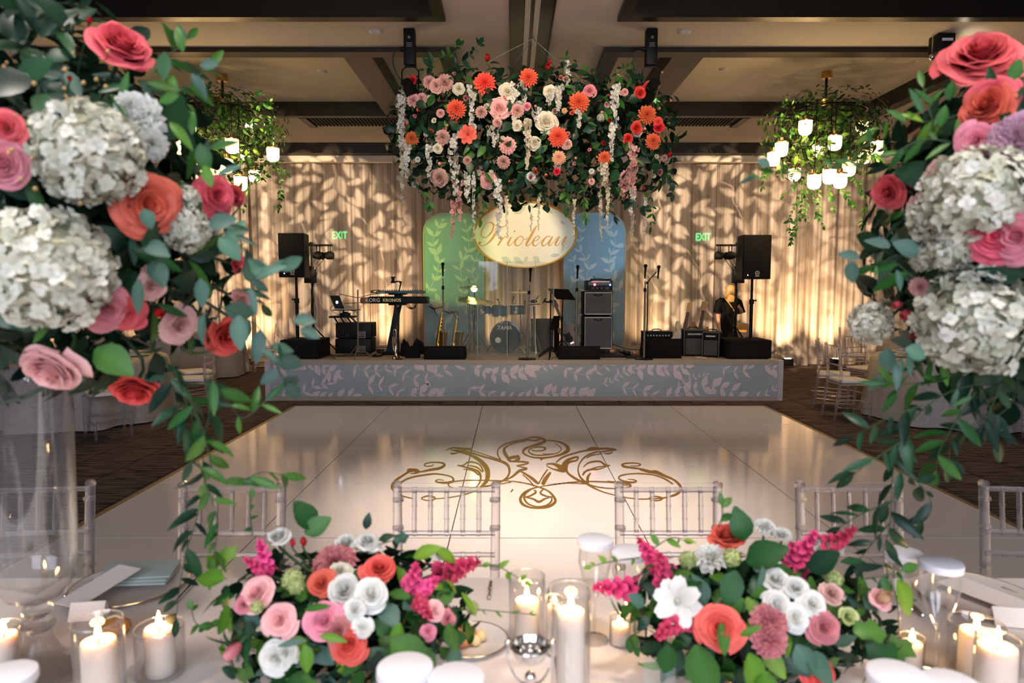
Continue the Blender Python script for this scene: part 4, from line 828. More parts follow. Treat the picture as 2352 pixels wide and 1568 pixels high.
def cab(y0,y1,label,loc):
    t=thing('bass_cabinet',label,'speaker cabinet',P(1374,y1,Y),group='bass speaker cabinets'); mb=MB(); pbx(mb,1340,y0,1408,y1,Y,.42,.012); wb(mb,'cabinet','black_carpet',t)
    mb=MB(); pbx(mb,1344.5,y0+3.5,1404.5,y1-3.5,Y-.008,.012); wb(mb,'grille_cloth','amp_grey',t)
    for r in ((1343,y0+2,1406,y0+3.6),(1343,y1-3.6,1406,y1-2),(1343,y0+2,1344.6,y1-2),(1404.4,y0+2,1406,y1-2)):
        mb=MB(); pbx(mb,*r,Y-.012,.012); wb(mb,'white_piping','white_mark',t,False)
    mb=MB(); pbx(mb,1365,y0+6,1370,y0+10,Y-.014,.006,.003); pbx(mb,1378,y0+6,1383,y0+10,Y-.014,.006,.003); pbx(mb,1372,y0+8,1377,y0+11,Y-.014,.006,.003); wb(mb,'logo_badge','black_plastic',t)
cab(669,724,'upper bass speaker cabinet with blue-grey grille and white piping',0); cab(726,802.5,'lower taller bass speaker cabinet with grey grille on the deck',0)
# --- electric guitars
def guitar(px,pyb,pxh,pyh,Y,label,body,neckm,headm,bs=1.,back=.0):
    b=base(px,Y); t=thing('electric_guitar',label,'guitar',b,group='guitars on stands'); h=P(pxh,pyh,Y+.1)-b; s=P(px,pyb,Y)-b; ax=(h-s).normalized(); L=(h-s).length
    u=Vector((ax.z,0,-ax.x)).normalized(); nrm=ax.cross(u).normalized()
    if nrm.y>0: nrm=-nrm
    mx=Matrix(((u.x,ax.x,nrm.x,s.x),(u.y,ax.y,nrm.y,s.y),(u.z,ax.z,nrm.z,s.z),(0,0,0,1)))
    out=[(0,-.02),(.09,0),(.15,.05),(.165,.12),(.13,.19),(.105,.24),(.13,.31),(.135,.37),(.10,.375),(.07,.33),(.035,.32),(-.035,.32),(-.06,.35),(-.10,.41),(-.14,.40),(-.145,.33),(-.11,.25),(-.135,.19),(-.17,.11),(-.15,.04),(-.08,0)]
    out=[(x*bs,y*bs) for x,y in out]
    MB().prism(out,.045,mx).build('body',body,t)
    MB().prism([(x*.42-.02,y*.42+.1) for x,y in out],.004,mx@Matrix.Translation((0,0,.046))).build('pickguard',{'guitar_cream':'white_mark','guitar_neck':'black_plastic'}.get(body,'guitar_cream'),t)
    MB().prism([(-.028,.28*bs),(.028,.28*bs),(.021,L-.14),(-.021,L-.14)],.025,mx@Matrix.Translation((0,0,.03))).build('neck',neckm,t)
    MB().prism([(-.021,L-.14),(.021,L-.14),(.045,L-.1),(.04,L-.01),(.01,L+.03),(-.03,L),(-.032,L-.08)],.018,mx@Matrix.Translation((0,0,.03))).build('headstock',headm,t)
    for k in range(6): MB().cyl((0,0,0),.007,.02,6,'x').build('tuning_peg','steel',t).matrix_local=mx@Matrix.Translation((-.042,L-.1+.018*k,.035))
    MB().bx(-.03,.03,.06,.085,.046,.056).build('bridge','steel',t).matrix_local=mx
    for z in (.19,.24): MB().bx(-.032,.032,z*bs,z*bs+.018,.048,.056).build('pickup','black_plastic',t).matrix_local=mx
    st=MB()
    for a in (.3,2.4,4.4): st.tube([(0,.1,.3),(.2*math.cos(a),.1+.2*math.sin(a),.01)],.009,5)
    st.tube([s+Vector((-.08,-.02,-.02)),s+Vector((.08,-.02,-.02))],.01,5); o=thing('guitar_stand','black tubular stand under the '+label[0:].split(' on ')[0],'stand',b,group='guitar stands'); st.build('frame','black_metal',o); MB().tube([(0,.1,.28),s+Vector((0,.04,.2))],.01,6).build('upright','black_metal',o)
guitar(1318,797,1271,691,10.88,'dark bass guitar on a stand leaning left by the speaker cabinets','guitar_neck','guitar_neck','guitar_neck',.95)
guitar(1561,800,1583,697,10.5,'cream and sunburst electric guitar on a stand behind the monitor wedge','guitar_cream','guitar_neck','maple')
guitar(1598,800,1617,694,10.9,'maple-headed electric guitar on a stand behind the combo amplifier','guitar_wood','guitar_neck','maple')
# --- guitar amplifiers
def combo(x0,x1,y0,y1,Y,label,rz,top):
    a=P(x0,y1,Y); b=P(x1,y0,Y); w=b.x-a.x; h=b.z-a.z; t=thing('guitar_amplifier',label,'amplifier',((a.x+b.x)/2,Y+.12,D if y1>790 else a.z),rz=rz,group='guitar amplifiers')
    MB().bx(-w/2,w/2,-.12,.12,0,h,bev=.012).build('cabinet','black_carpet',t); MB().bx(-w/2+.02,w/2-.02,-.128,-.115,.03,h*.68).build('grille_cloth','amp_cloth',t); MB().bx(-w/2+.02,w/2-.02,-.128,-.11,h*.74,h*.95).build('control_panel','black_metal',t)
    for k in range(8): MB().cyl((-w/2+.06+k*(w-.12)/7,-.132,h*.84),.011,.016,8,'y').build('knob','amp_white',t)
    MB().bx(-w/2-.002,w/2+.002,-.13,.13,h-.012,h+.004).build('top_panel',top,t)
    MB().tube(smooth_path([(-.08,0,h),(-.05,0,h+.03),(.05,0,h+.03),(.08,0,h)],4),.008,6).build('handle','black_plastic',t)
    for sx in (-1,1): MB().bx(sx*w/2-.006,sx*w/2+.006,-.131,-.1,0,h).build('corner_strip','amp_grey',t)
combo(1478,1545,749,800,10.5,'guitar amplifier with a row of white knobs behind the tall monitor wedge',0,'black_plastic')
combo(1572,1621,754,815,10.15,'combo amplifier with a pale top beside the electric guitars',-.05,'amp_grey'); combo(1622,1660,760,818,10.0,'angled combo amplifier next to the woman',-.45,'amp_grey')
# --- pedals and floor bits
def pedal(px0,px1,py0,py1,label):
    a=G(px0,py1,D); b=G(px1,py0,D); t=thing('pedal_board',label,'pedal board',((a.x+b.x)/2,(a.y+b.y)/2,D),group='pedal boards'); w=b.x-a.x; d=max(.12,b.y-a.y)
    MB().bx(-w/2,w/2,-d/2,d/2,0,.03,bev=.005).build('board','black_metal',t)
    for k in range(3):
        x=-w/2+w*(k+.5)/3; o=MB().bx(x-.04,x+.04,-.05,.06,.03,.075,bev=.006).build('pedal',('black_plastic','guitar_wood','laptop_dark')[k],t); MB().cyl((x,-.02,.08),.012,.012,8).build('foot_switch','steel',o)
pedal(1382,1428,806,821,'black pedal board on the deck right of the low monitor wedge'); pedal(1440,1476,813,823,'black pedal board beside the stage-front microphone stand'); pedal(855,898,806,820,'flat black pedal board below the keyboards')
tag(MB().add([G(1592,813,D+.004),G(1618,815,D+.004),G(1624,824,D+.004),G(1600,823,D+.004)],[(0,1,2,3)]).build('set_list','amp_white'),'white paper sheet on the deck before the combo amplifiers','paper')
# --- woman behind the stage
def person():
    Y=12.55; b=Vector((P(1674,700,Y).x,Y,0)); t=thing('person','blonde person in a short black dress seen from behind, standing by the loudspeaker','person',b,rz=.12)
    def skin(name,vr,ed,m,sub=2):
        me=bpy.data.meshes.new(name); me.from_pydata([v[:3] for v in vr],ed,[]); o=put(name,me,t); s=o.modifiers.new('skin','SKIN'); sk=me.skin_vertices[0].data
        for i,v in enumerate(vr): sk[i].radius=(v[3],v[4] if len(v)>4 else v[3]); sk[i].use_root=(i==0)
        o.modifiers.new('sub','SUBSURF').levels=sub; o.modifiers['sub'].render_levels=sub; bpy.context.view_layer.update()
        dg=bpy.context.evaluated_depsgraph_get(); m2=bpy.data.meshes.new_from_object(o.evaluated_get(dg)); o.modifiers.clear(); o.data=m2; m2.materials.clear(); m2.materials.append(M[m]); m2.shade_smooth(); return o
    mat('skin',(.55,.30,.19),.55,sss=.1); mat('blonde_hair',(.40,.24,.085),.5,stretch=(40,40,2),var=.55); mat('black_dress',(.004,.004,.004),.8,spec=.1,bump=.2,bscale=40); mat('tan_leather',(.50,.25,.07),.45)
    v=[(0,0,.92,.10),(0,0,1.1,.095,.075),(0,.01,1.25,.105,.075),(0,.01,1.36,.10,.065),(0,0,1.42,.05),(0,-.015,1.48,.05),(0,-.03,1.53,.085,.09),(0,-.03,1.59,.07,.075),
       (-.165,.01,1.335,.052),(-.21,.0,1.1,.042),(-.2,-.06,.86,.032),(-.195,-.09,.80,.034,.018),(.165,.01,1.335,.052),(.225,-.05,1.13,.042),(.12,-.23,1.2,.032),(.06,-.29,1.25,.03,.02),
       (-.085,0,.86,.088),(-.085,0,.5,.056),(-.085,.02,.32,.054),(-.085,.03,.1,.034),(-.085,-.1,.035,.032),(.085,0,.86,.088),(.085,0,.5,.056),(.085,.02,.32,.054),(.085,.03,.1,.034),(.085,-.1,.035,.032)]
    for hx,hy,hz in ((-.195,-.09,.80),(.06,-.29,1.25)):
        i0=len(v)-0
    e=[(0,1),(1,2),(2,3),(3,4),(4,5),(5,6),(6,7),(3,8),(8,9),(9,10),(10,11),(3,12),(12,13),(13,14),(14,15),(0,16),(16,17),(17,18),(18,19),(19,20),(0,21),(21,22),(22,23),(23,24),(24,25)]
    for bi,dirs in ((11,[(-.018,-.03,-.075),(-.008,-.035,-.085),(.004,-.035,-.082),(.015,-.03,-.07),(.03,-.03,-.02)]),(15,[(-.05,-.05,.02),(-.055,-.045,.006),(-.055,-.04,-.008),(-.045,-.035,-.02),(-.01,-.03,.04)])):
        for d in dirs:
            p=Vector(v[bi][:3]); d=Vector(d); v.append(tuple(p+d*.55)+(.010,)); v.append(tuple(p+d*1.05+Vector((0,.008,-.004)))+(.008,)); e+=[(bi,len(v)-2),(len(v)-2,len(v)-1)]
    skin('body',v,e,'skin')
    # dress: fitted bodice, short sleeves, hem above the knee
    prof=[(.175,.665),(.17,.70),(.175,.85),(.165,.95),(.13,1.08),(.145,1.2),(.165,1.3),(.15,1.37),(.09,1.415),(.058,1.43)]
    MB().lathe(prof,28,mx=Matrix.Diagonal((1.05,.72,1,1)),wob=lambda a,z:.03*math.sin(6*a)*(1 if z<.9 else .3)).build('dress','black_dress',t)
    for s,p in ((-1,[(-.12,.01,1.365),(-.185,.01,1.32),(-.212,0,1.2),(-.216,0,1.13)]),(1,[(.12,.01,1.365),(.185,.01,1.32),(.215,-.02,1.2),(.225,-.045,1.13)])): MB().tube(p,[.06,.074,.07,.074],14).build('sleeve','black_dress',t)
    hr=MB().lathe([(.001,1.645),(.045,1.637),(.078,1.61),(.09,1.56),(.09,1.49),(.098,1.42),(.10,1.36),(.075,1.31),(.025,1.28)],22,mx=Matrix.Translation((0,-.045,0))@Matrix.Diagonal((1,.85,1,1)),wob=lambda a,z:.05*math.sin(5*a+z*9)+.04*math.sin(11*a)); hr.build('hair','blonde_hair',t)
    MB().ball((0,.066,1.53),.014,8,6,(.8,1,1.3)).build('nose','skin',t)
    for s in (-1,1): MB().ball((s*.033,.058,1.55),.011,8,6).build('eye','white_mark',t); MB().ball((s*.088,-.03,1.54),.018,8,6,(.5,.8,1.4)).build('ear','skin',t)
    MB().ball((0,.06,1.49),.02,8,6,(1,.4,.35)).build('mouth','guitar_wood',t)
    for s in (-1,1): MB().tube([(s*.085,.03,.02),(s*.085,.02,.14),(s*.085,.02,.22)],[.05,.05,.056],12).tube([(s*.085,.05,.035),(s*.085,-.12,.03)],[.042,.036],10).build('boot','white_mark',t)
    bag=thing('crossbody_bag','tan leather crossbody bag hanging at the person in black','bag',b+Vector((.17,-.12,.78))); MB().bx(-.11,.13,-.05,.05,0,.17,bev=.02,rot=(0,.1,0)).build('pouch','tan_leather',bag); MB().bx(-.112,.132,-.056,-.045,.07,.175,bev=.004,rot=(0,.1,0)).build('flap','tan_leather',bag)
    MB().tube(smooth_path([(-.05,0,.17),(-.1,-.04,.35),(-.2,-.05,.5),(-.27,-.01,.6),(-.27,.08,.62)],5),.009,6).build('strap','tan_leather',bag)
person()
# ------------------------------------------------------------ flowers and leaves
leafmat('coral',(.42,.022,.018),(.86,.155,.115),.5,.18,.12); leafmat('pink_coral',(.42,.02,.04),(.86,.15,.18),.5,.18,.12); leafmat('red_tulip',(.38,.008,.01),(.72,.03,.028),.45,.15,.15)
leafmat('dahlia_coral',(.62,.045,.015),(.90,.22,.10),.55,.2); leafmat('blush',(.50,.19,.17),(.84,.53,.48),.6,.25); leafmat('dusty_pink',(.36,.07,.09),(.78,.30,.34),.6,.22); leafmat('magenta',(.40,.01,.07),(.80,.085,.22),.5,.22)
leafmat('white_petal',(.44,.45,.36),(.84,.84,.80),.6,.25,.1); leafmat('cream_petal',(.48,.42,.26),(.86,.81,.67),.6,.25,.1); leafmat('hydrangea_white',(.42,.43,.27),(.84,.83,.75),.6,.25,.12); leafmat('lime_petal',(.36,.45,.12),(.62,.68,.33),.55,.25,.1)
leafmat('mauve',(.42,.20,.30),(.68,.42,.52),.6,.2); leafmat('peach',(.80,.36,.20),(.92,.58,.38),.6,.25); leafmat('tan_bud',(.55,.32,.12),(.75,.50,.24),.5,.1)
leafmat('leaf_dark',(.004,.020,.010),(.014,.058,.026),.36,.12,.5); leafmat('leaf_mid',(.010,.055,.008),(.045,.16,.026),.40,.2,.45); leafmat('leaf_teal',(.030,.085,.060),(.085,.18,.13),.45,.15,.35); leafmat('leaf_fresh',(.05,.14,.008),(.15,.32,.03),.42,.25,.35)
mat('stem_green',(.022,.055,.014),.5); mat('stem_brown',(.05,.035,.02),.7)
def petal(mb,L,W,mx,cup=.4,curl=.6,tip=0.,ruf=0.,nu=4,nv=4,seed=0,p0=.12,p1=.70,t0=0.,t1=1.):
    vs=[];ts=[]; y=z=0.
    for j in range(nv+1):
        v=j/nv; th=curl*v*v*1.4
        if j: y+=L/nv*math.sin(th); z+=L/nv*math.cos(th)
        w=W*math.sin(PI*(p0+p1*v))**.8*(1-tip*v**3)
        for i in range(nu+1):
            u=2*i/nu-1; rr=ruf*v*math.sin(5*u+seed*1.7+v*2)
            vs.append((u*w,y-cup*w*u*u+rr,z+rr*.6-(.12*W*abs(u)**3 if v>.7 else 0))); ts.append(t0+(t1-t0)*v)
    fs=[(j*(nu+1)+i,j*(nu+1)+i+1,(j+1)*(nu+1)+i+1,(j+1)*(nu+1)+i) for j in range(nv) for i in range(nu)]
    mb.add(vs,fs,ts,mx)
def pm(az,off,tilt,z=0.): return Matrix.Rotation(az,4,'Z')@Matrix.Translation((0,off,z))@Matrix.Rotation(-tilt,4,'X')
def rose(seed,open_=1.,ruf=.02,N=30,rmax=.78):
    """petals wrapped in overlapping arcs from a tight heart to a flared, rolled rim"""
    r=random.Random(seed); mb=MB(); nu,nv=7,6
    for i in range(N):
        f=(i+.5)/N; q=.06+(rmax-.06)*f**.9; sp=4.2-2.7*f**.6+r.uniform(-.2,.2); a0=i*2.39996+r.uniform(-.3,.3); zt=.40-.50*f**1.8*open_+r.uniform(-.05,.05); fl=(.05+.30*f**1.5)*open_*r.uniform(.7,1.3); vs=[];ts=[]; dt=r.uniform(-.16,.12); ph=r.uniform(0,6); tl=r.uniform(-.1,.1)
        for j in range(nv+1):
            v=j/nv
            for k in range(nu+1):
                u=2*k/nu-1; rad=q*(.45+.55*v**.6)*(1-.10*u*u)+fl*v**5+ruf*math.sin(4*u+ph)*v*v+tl*u*v*.5*q; z=-.45+(zt+.45)*v*(1-.20*abs(u)**2.5)-.45*fl*v**8+ruf*1.6*math.sin(5*u+ph*2)*v*v
                a=a0+u*sp/2; vs.append((rad*math.cos(a),rad*math.sin(a),z)); ts.append(min(1,max(0,(.30-.22*f)+dt+(.55+.25*f)*v**2.2)))  # t darkens bases and lightens rims: shade between petals put into the colour
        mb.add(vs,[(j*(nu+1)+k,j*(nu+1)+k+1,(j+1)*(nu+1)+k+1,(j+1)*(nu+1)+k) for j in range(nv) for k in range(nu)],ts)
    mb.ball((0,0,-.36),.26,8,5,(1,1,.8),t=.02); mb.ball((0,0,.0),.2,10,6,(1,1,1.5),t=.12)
    for p in mb.v: p*=.88
    return mb
def tulip(seed):
    mb=MB(); r=random.Random(seed)
    for i in range(6): petal(mb,1.15,.42,pm(i*PI/3*1.02+.2*(i%2),.17+.05*(i%2),.12+.1*(i%2),-.55),.75,-.25,.35,.02,seed=i,t0=.0,t1=1.)
    return mb
def hydrangea(seed,n=330,ex=.86):
    r=random.Random(seed); mb=MB(); ph=[r.uniform(0,6) for _ in range(6)]
    for i in range(n):
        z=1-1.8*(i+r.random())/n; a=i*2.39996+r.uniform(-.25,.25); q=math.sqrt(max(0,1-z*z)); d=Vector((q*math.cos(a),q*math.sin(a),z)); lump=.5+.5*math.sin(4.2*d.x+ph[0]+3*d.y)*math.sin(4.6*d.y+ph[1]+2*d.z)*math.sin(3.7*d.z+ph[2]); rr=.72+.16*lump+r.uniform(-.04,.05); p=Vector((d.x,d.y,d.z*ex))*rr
        m=Matrix.Translation(p)@face(d+Vector((r.gauss(0,.45),r.gauss(0,.45),r.gauss(0,.45))),r.uniform(0,6)); s=r.uniform(.085,.135); tv=min(1,max(.12,.15+.75*lump+r.uniform(-.2,.25)))  # tv drops in the hollows, painting greenish shadow between the lumps
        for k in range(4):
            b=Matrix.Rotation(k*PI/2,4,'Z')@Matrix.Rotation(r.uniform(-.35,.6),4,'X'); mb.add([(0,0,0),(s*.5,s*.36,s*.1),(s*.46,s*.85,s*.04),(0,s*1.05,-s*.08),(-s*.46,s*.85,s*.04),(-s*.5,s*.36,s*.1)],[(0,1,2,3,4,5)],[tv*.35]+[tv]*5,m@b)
    mb.ball((0,0,0),.64,12,8,(1,1,.86),t=.12); return mb
def dahlia(seed,n=84):
    mb=MB(); r=random.Random(seed)
    for i in range(n):
        f=(i+.5)/n; tilt=.15+1.45*f**.8; petal(mb,.22+.75*f**.7,.10+.09*f,pm(i*2.39996,.02+.05*f,tilt+r.uniform(-.06,.06),.22*(1-f)-.12),.7,.25,.5,0,2,3,seed=i,t0=.0,t1=.4+.6*f)
    return mb
def carnation(seed,n=46,ruf=.09):
    mb=MB(); r=random.Random(seed)
    for i in range(n):
        f=(i+.5)/n; petal(mb,.6+.3*f,.24+.16*f,pm(i*2.39996,.05+.06*f,.1+1.25*f+r.uniform(-.15,.15),-.3),.25,.3,0,ruf,4,3,seed=i,p0=.05,p1=.62,t0=.0,t1=r.uniform(.5,1))
    return mb
def cosmos(seed,n=8,w=.36):
    mb=MB(); r=random.Random(seed)
    for i in range(n): petal(mb,.95*r.uniform(.9,1.1),w,pm(i*2*PI/n+r.uniform(-.1,.1),.06,1.25+r.uniform(-.25,.15),-.05),.2,.25,.1,.04,4,4,seed=i,t0=.5,t1=1)
    mb.ball((0,0,.0),.14,8,5,t=.1); return mb
def spike(seed,n=15):
    """snapdragon: florets up a stem along +z, total length 2"""
    mb=MB(); r=random.Random(seed); mb.tube([(0,0,-1),(0,0,1)],[.035,.012],5,t=.0)
    for i in range(n):
        f=i/n; s=.56*(1-.68*f); a=i*2.2; m=Matrix.Translation((0,0,-.9+1.75*f))@Matrix.Rotation(a,4,'Z')@Matrix.Rotation(-1.0+.4*f,4,'X')
        for k in range(4): petal(mb,s*1.15,s*.48,m@pm(k*PI/2,.03,.55,s*.1),.3,.7,0,.03,2,2,seed=k+i,t0=.2,t1=1)
    return mb
def bud(seed):
    mb=MB(); mb.lathe([(1e-3,-.5),(.25,-.4),(.38,-.05),(.28,.35),(1e-3,.6)],8,t=.6); return mb
def leafmesh(L,W,fold,bend,nv=5,lobed=False):
    vs=[];ts=[]
    for j in range(nv+1):
        v=j/nv; w=W*math.sin(PI*(.04+.93*v**.85))**.9
        if lobed: w*=1+.35*math.sin(v*PI*3.4+.6)
        for i in (-1,0,1): vs.append((i*w/2,v*L,-bend*v*v+fold*abs(i)*w*.5)); ts.append(.25+.5*v if i else .85)
    fs=[]
    for j in range(nv):
        for i in range(2): a=j*3+i; fs.append((a,a+1,a+4,a+3))
    return MB().add(vs,fs,ts)
LEAF={'ovate':[leafmesh(1,.52,.25,.12),leafmesh(1,.46,.35,.3),leafmesh(1,.56,.15,.2)],'lance':[leafmesh(1,.28,.3,.12),leafmesh(1,.33,.3,.28)],'round':[leafmesh(1,.66,.12,.1),leafmesh(1,.74,.2,.25)],'ivy':[leafmesh(1,.75,.2,.2,7,True),leafmesh(1,.68,.3,.35,7,True)]}
_lm={}
def leaf_me(kind,i,m):
    k=(kind,i,m)
    if k not in _lm: _lm[k]=LEAF[kind][i].mesh('leaf',m)
    return _lm[k]
FB={'rose':[rose(1),rose(2,.85,.03),rose(3,1.15,.03,34)],'rose_tight':[rose(4,.5,.015,20,.6),rose(5,.6,.015,20,.6)],'tulip':[tulip(1),tulip(2)],'hydrangea':[hydrangea(1),hydrangea(2)],'dahlia':[dahlia(1),dahlia(2,70)],'carnation':[carnation(1,60,.11),carnation(2,64,.13)],'peony':[rose(6,1.1,.055,36,.82),rose(7,1.2,.06,34,.82)],'cosmos':[cosmos(1)],'scabiosa':[carnation(4,60,.12)],'snapdragon':[spike(1),spike(2,13)],'flower_bud':[bud(1)]}
_fm={}
def flower_me(kind,i,m):
    i%=len(FB[kind]); k=(kind,i,m)
    if k not in _fm: _fm[k]=FB[kind][i].mesh(kind,m,True,60)
    return _fm[k]
def leaf_mx(p,d,n,s):
    y=Vector(d).normalized(); z=Vector(n); z=(z-y*z.dot(y)); z=z.normalized() if z.length>1e-4 else y.orthogonal().normalized(); x=y.cross(z)
    return Matrix(((x.x*s,y.x*s,z.x*s,p[0]),(x.y*s,y.y*s,z.y*s,p[1]),(x.z*s,y.z*s,z.z*s,p[2]),(0,0,0,1)))
CAM=Vector((0,0,H))
class Arr:
    """a flower arrangement: a mass with flowers and leaves set on it"""
    def __init__(s,root,c,rad,ex=2.,seed=1):
        s.root=root; s.c=Vector(c); s.rad=Vector(rad); s.ex=ex; s.r=random.Random(seed); s.off=Vector(root.location); s.nleaf=0; s.stuff=MB(); s.stems=MB()
    def val(s,p):
        d=p-s.c; return sum(abs(d[i]/s.rad[i])**s.ex for i in range(3))
    def spot(s,px,py,dep=0.):
        d=Vector(ray(px,py)).normalized(); tc=(s.c-CAM).dot(d); t=tc-max(s.rad)*1.1; step=max(s.rad)/60
        while t<tc:
            if s.val(CAM+d*t)<1: break
            t+=step
        p=CAM+d*(t+dep); q=p-s.c
        n=Vector([math.copysign(abs(q[i]/s.rad[i])**(s.ex-1),q[i])/s.rad[i] for i in range(3)])
        n=n.normalized() if n.length>1e-6 else -d
        return p,n,-d
    def flower(s,kind,m,px,py,dia,dep=0.,fc=None,k=None,mix=.5,stem=True,sq=(1,1,1)):
        p,n,tc=s.spot(px,py,dep); sz=dia/F*(p-CAM).length/2
        f=Vector(fc).normalized() if fc is not None else (n*(1-mix)+tc*mix).normalized()
        me=flower_me(kind,s.r.randrange(9) if k is None else k,m)
        mx=Matrix.Translation(p-s.off)@face(f,s.r.uniform(0,6.3))@Matrix.Diagonal((sz*sq[0],sz*sq[1],sz*sq[2],1))
        put(kind,me,s.root,mx)
        if stem: s.stems.tube(smooth_path([p-s.off-f*sz*.3,p-s.off-f*sz*1.3,(p-s.off)*.55+(s.c-s.off)*.45],3),min(.004,sz*.12),5)
        return p
    def leaf(s,p,d,n,size,kind,m,stuff=False):
        i=s.r.randrange(len(LEAF[kind])); mx=leaf_mx(p-s.off,d,n,size)
        if stuff: s.stuff.add(LEAF[kind][i].v,LEAF[kind][i].f,s.r.random(),mx)
        else: put('leaf',leaf_me(kind,i,m),s.root,mx); s.nleaf+=1
    def fill(s,n,size,kinds,front,lo=.72,hi=1.03,inner=0,zmin=-1,sfm='leaf_dark',droop=.25):
        c=[]
        for i in range(n):
            d=Vector((s.r.gauss(0,1),s.r.gauss(0,1),s.r.gauss(0,1))).normalized()
            if d.z<zmin: d.z=abs(d.z)
            k=sum(abs(x)**s.ex for x in d)**(-1/s.ex)*s.r.uniform(lo,hi); p=s.c+Vector([d[j]*k*s.rad[j] for j in range(3)])
            nn=Vector([d[j]/s.rad[j] for j in range(3)]).normalized(); c.append((-(nn.dot((CAM-p).normalized())*.6+k),p,nn))
        c.sort(key=lambda q:q[0])
        for i,(_,p,nn) in enumerate(c):
            tg=Vector((s.r.gauss(0,1),s.r.gauss(0,1),s.r.gauss(0,1))); tg=(tg-nn*tg.dot(nn)).normalized(); d=(tg*.8+nn*s.r.uniform(.1,.7)+Vector((0,0,-droop))); kd,m=s.r.choice(kinds)
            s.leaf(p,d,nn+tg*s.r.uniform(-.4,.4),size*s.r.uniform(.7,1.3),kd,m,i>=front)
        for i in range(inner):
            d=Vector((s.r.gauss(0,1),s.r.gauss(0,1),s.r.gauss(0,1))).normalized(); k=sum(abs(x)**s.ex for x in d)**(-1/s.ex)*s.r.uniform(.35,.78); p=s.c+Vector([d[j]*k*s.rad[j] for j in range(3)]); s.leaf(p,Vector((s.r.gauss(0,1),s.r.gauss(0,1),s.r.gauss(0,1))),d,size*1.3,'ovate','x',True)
    def vine(s,pts,size,step,kind,m,Y=None,stem=.0016,sp=.9,gr=.8,stuff=False):
        """pts: (px,py,depth) of a trailing or rising shoot"""
        w=[P(*q) for q in pts]; q=smooth_path(w,8); o=MB().tube([v-s.off for v in q],[stem*(1-.5*i/len(q)) for i in range(len(q))],5).build('stem','stem_green',s.root)
        acc=0; sd=1; nx=step*.5
        for i in range(1,len(q)):
            t=q[i]-q[i-1]; acc+=t.length
            if acc>=nx:
                acc=0; nx=step*s.r.uniform(.45,1.7); t=t.normalized(); tc=(CAM-q[i]).normalized(); sd=-sd; side=t.cross(tc).normalized(); z=size*s.r.uniform(.55,1.25)*(1-.25*i/len(q))
                for k in ((1,-1) if sp>1 and s.r.random()<.6 else (s.r.choice((-1,1)),)): s.leaf(q[i],t*s.r.uniform(.1,1.1)+side*k*s.r.uniform(.3,1.)+tc*s.r.uniform(-.7,.7)+Vector((0,0,-.25*gr)),tc*s.r.uniform(.3,1)+side*s.r.uniform(-.6,.6)+Vector((0,0,.3)),z,kind,m,stuff)
        s.leaf(q[-1],q[-1]-q[-2],CAM-q[-1],size*.8,kind,m,stuff)
    def strand(s,px,py0,py1,Y,wd,m,name='blossom_strand',dens=1.,green=.15):
        """hanging string of small blossoms"""
        a=P(px,py0,Y); b=P(px+s.r.uniform(-4,4),py1,Y); L=(a-b).length; mb=MB(); n=int(L/.016*dens); w=wd*Y/F
        mb.tube(smooth_path([a-s.off,(a+b)/2-s.off+Vector((s.r.uniform(-.02,.02),0,0)),b-s.off],4),.003,4,t=.0)
        for i in range(n):
            f=(i+.5)/n; p=a.lerp(b,f); e=w*(1-.6*f)*.5; g=s.r.uniform(0,6.28); rr=e*math.sqrt(s.r.random()); p=p+Vector((rr*math.cos(g),rr*math.sin(g),0)); sz=(.043-.02*f)*s.r.uniform(.8,1.2)*(1 if wd>8 else .65)
            mx=Matrix.Translation(p-s.off)@face((math.cos(g),math.sin(g)-.6,s.r.uniform(-.8,.1)),s.r.uniform(0,6)); tv=s.r.uniform(.3,1)
            for k in range(3):
                bq=Matrix.Rotation(k*2.09,4,'Z'); mb.add([(0,0,0),(sz*.55,sz*.45,sz*.2),(0,sz,sz*.1),(-sz*.55,sz*.45,sz*.2)],[(0,1,2,3)],[tv*.5,tv,tv,tv],mx@bq)
        mb.build(name,m,s.root,False)
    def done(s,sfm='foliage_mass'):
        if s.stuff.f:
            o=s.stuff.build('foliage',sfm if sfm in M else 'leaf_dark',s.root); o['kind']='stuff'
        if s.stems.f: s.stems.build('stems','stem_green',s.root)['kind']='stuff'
leafmat('foliage_mass',(.003,.014,.007),(.018,.06,.025),.42,.18,0); leafmat('vine_mass',(.008,.03,.006),(.07,.13,.03),.42,.3,0)
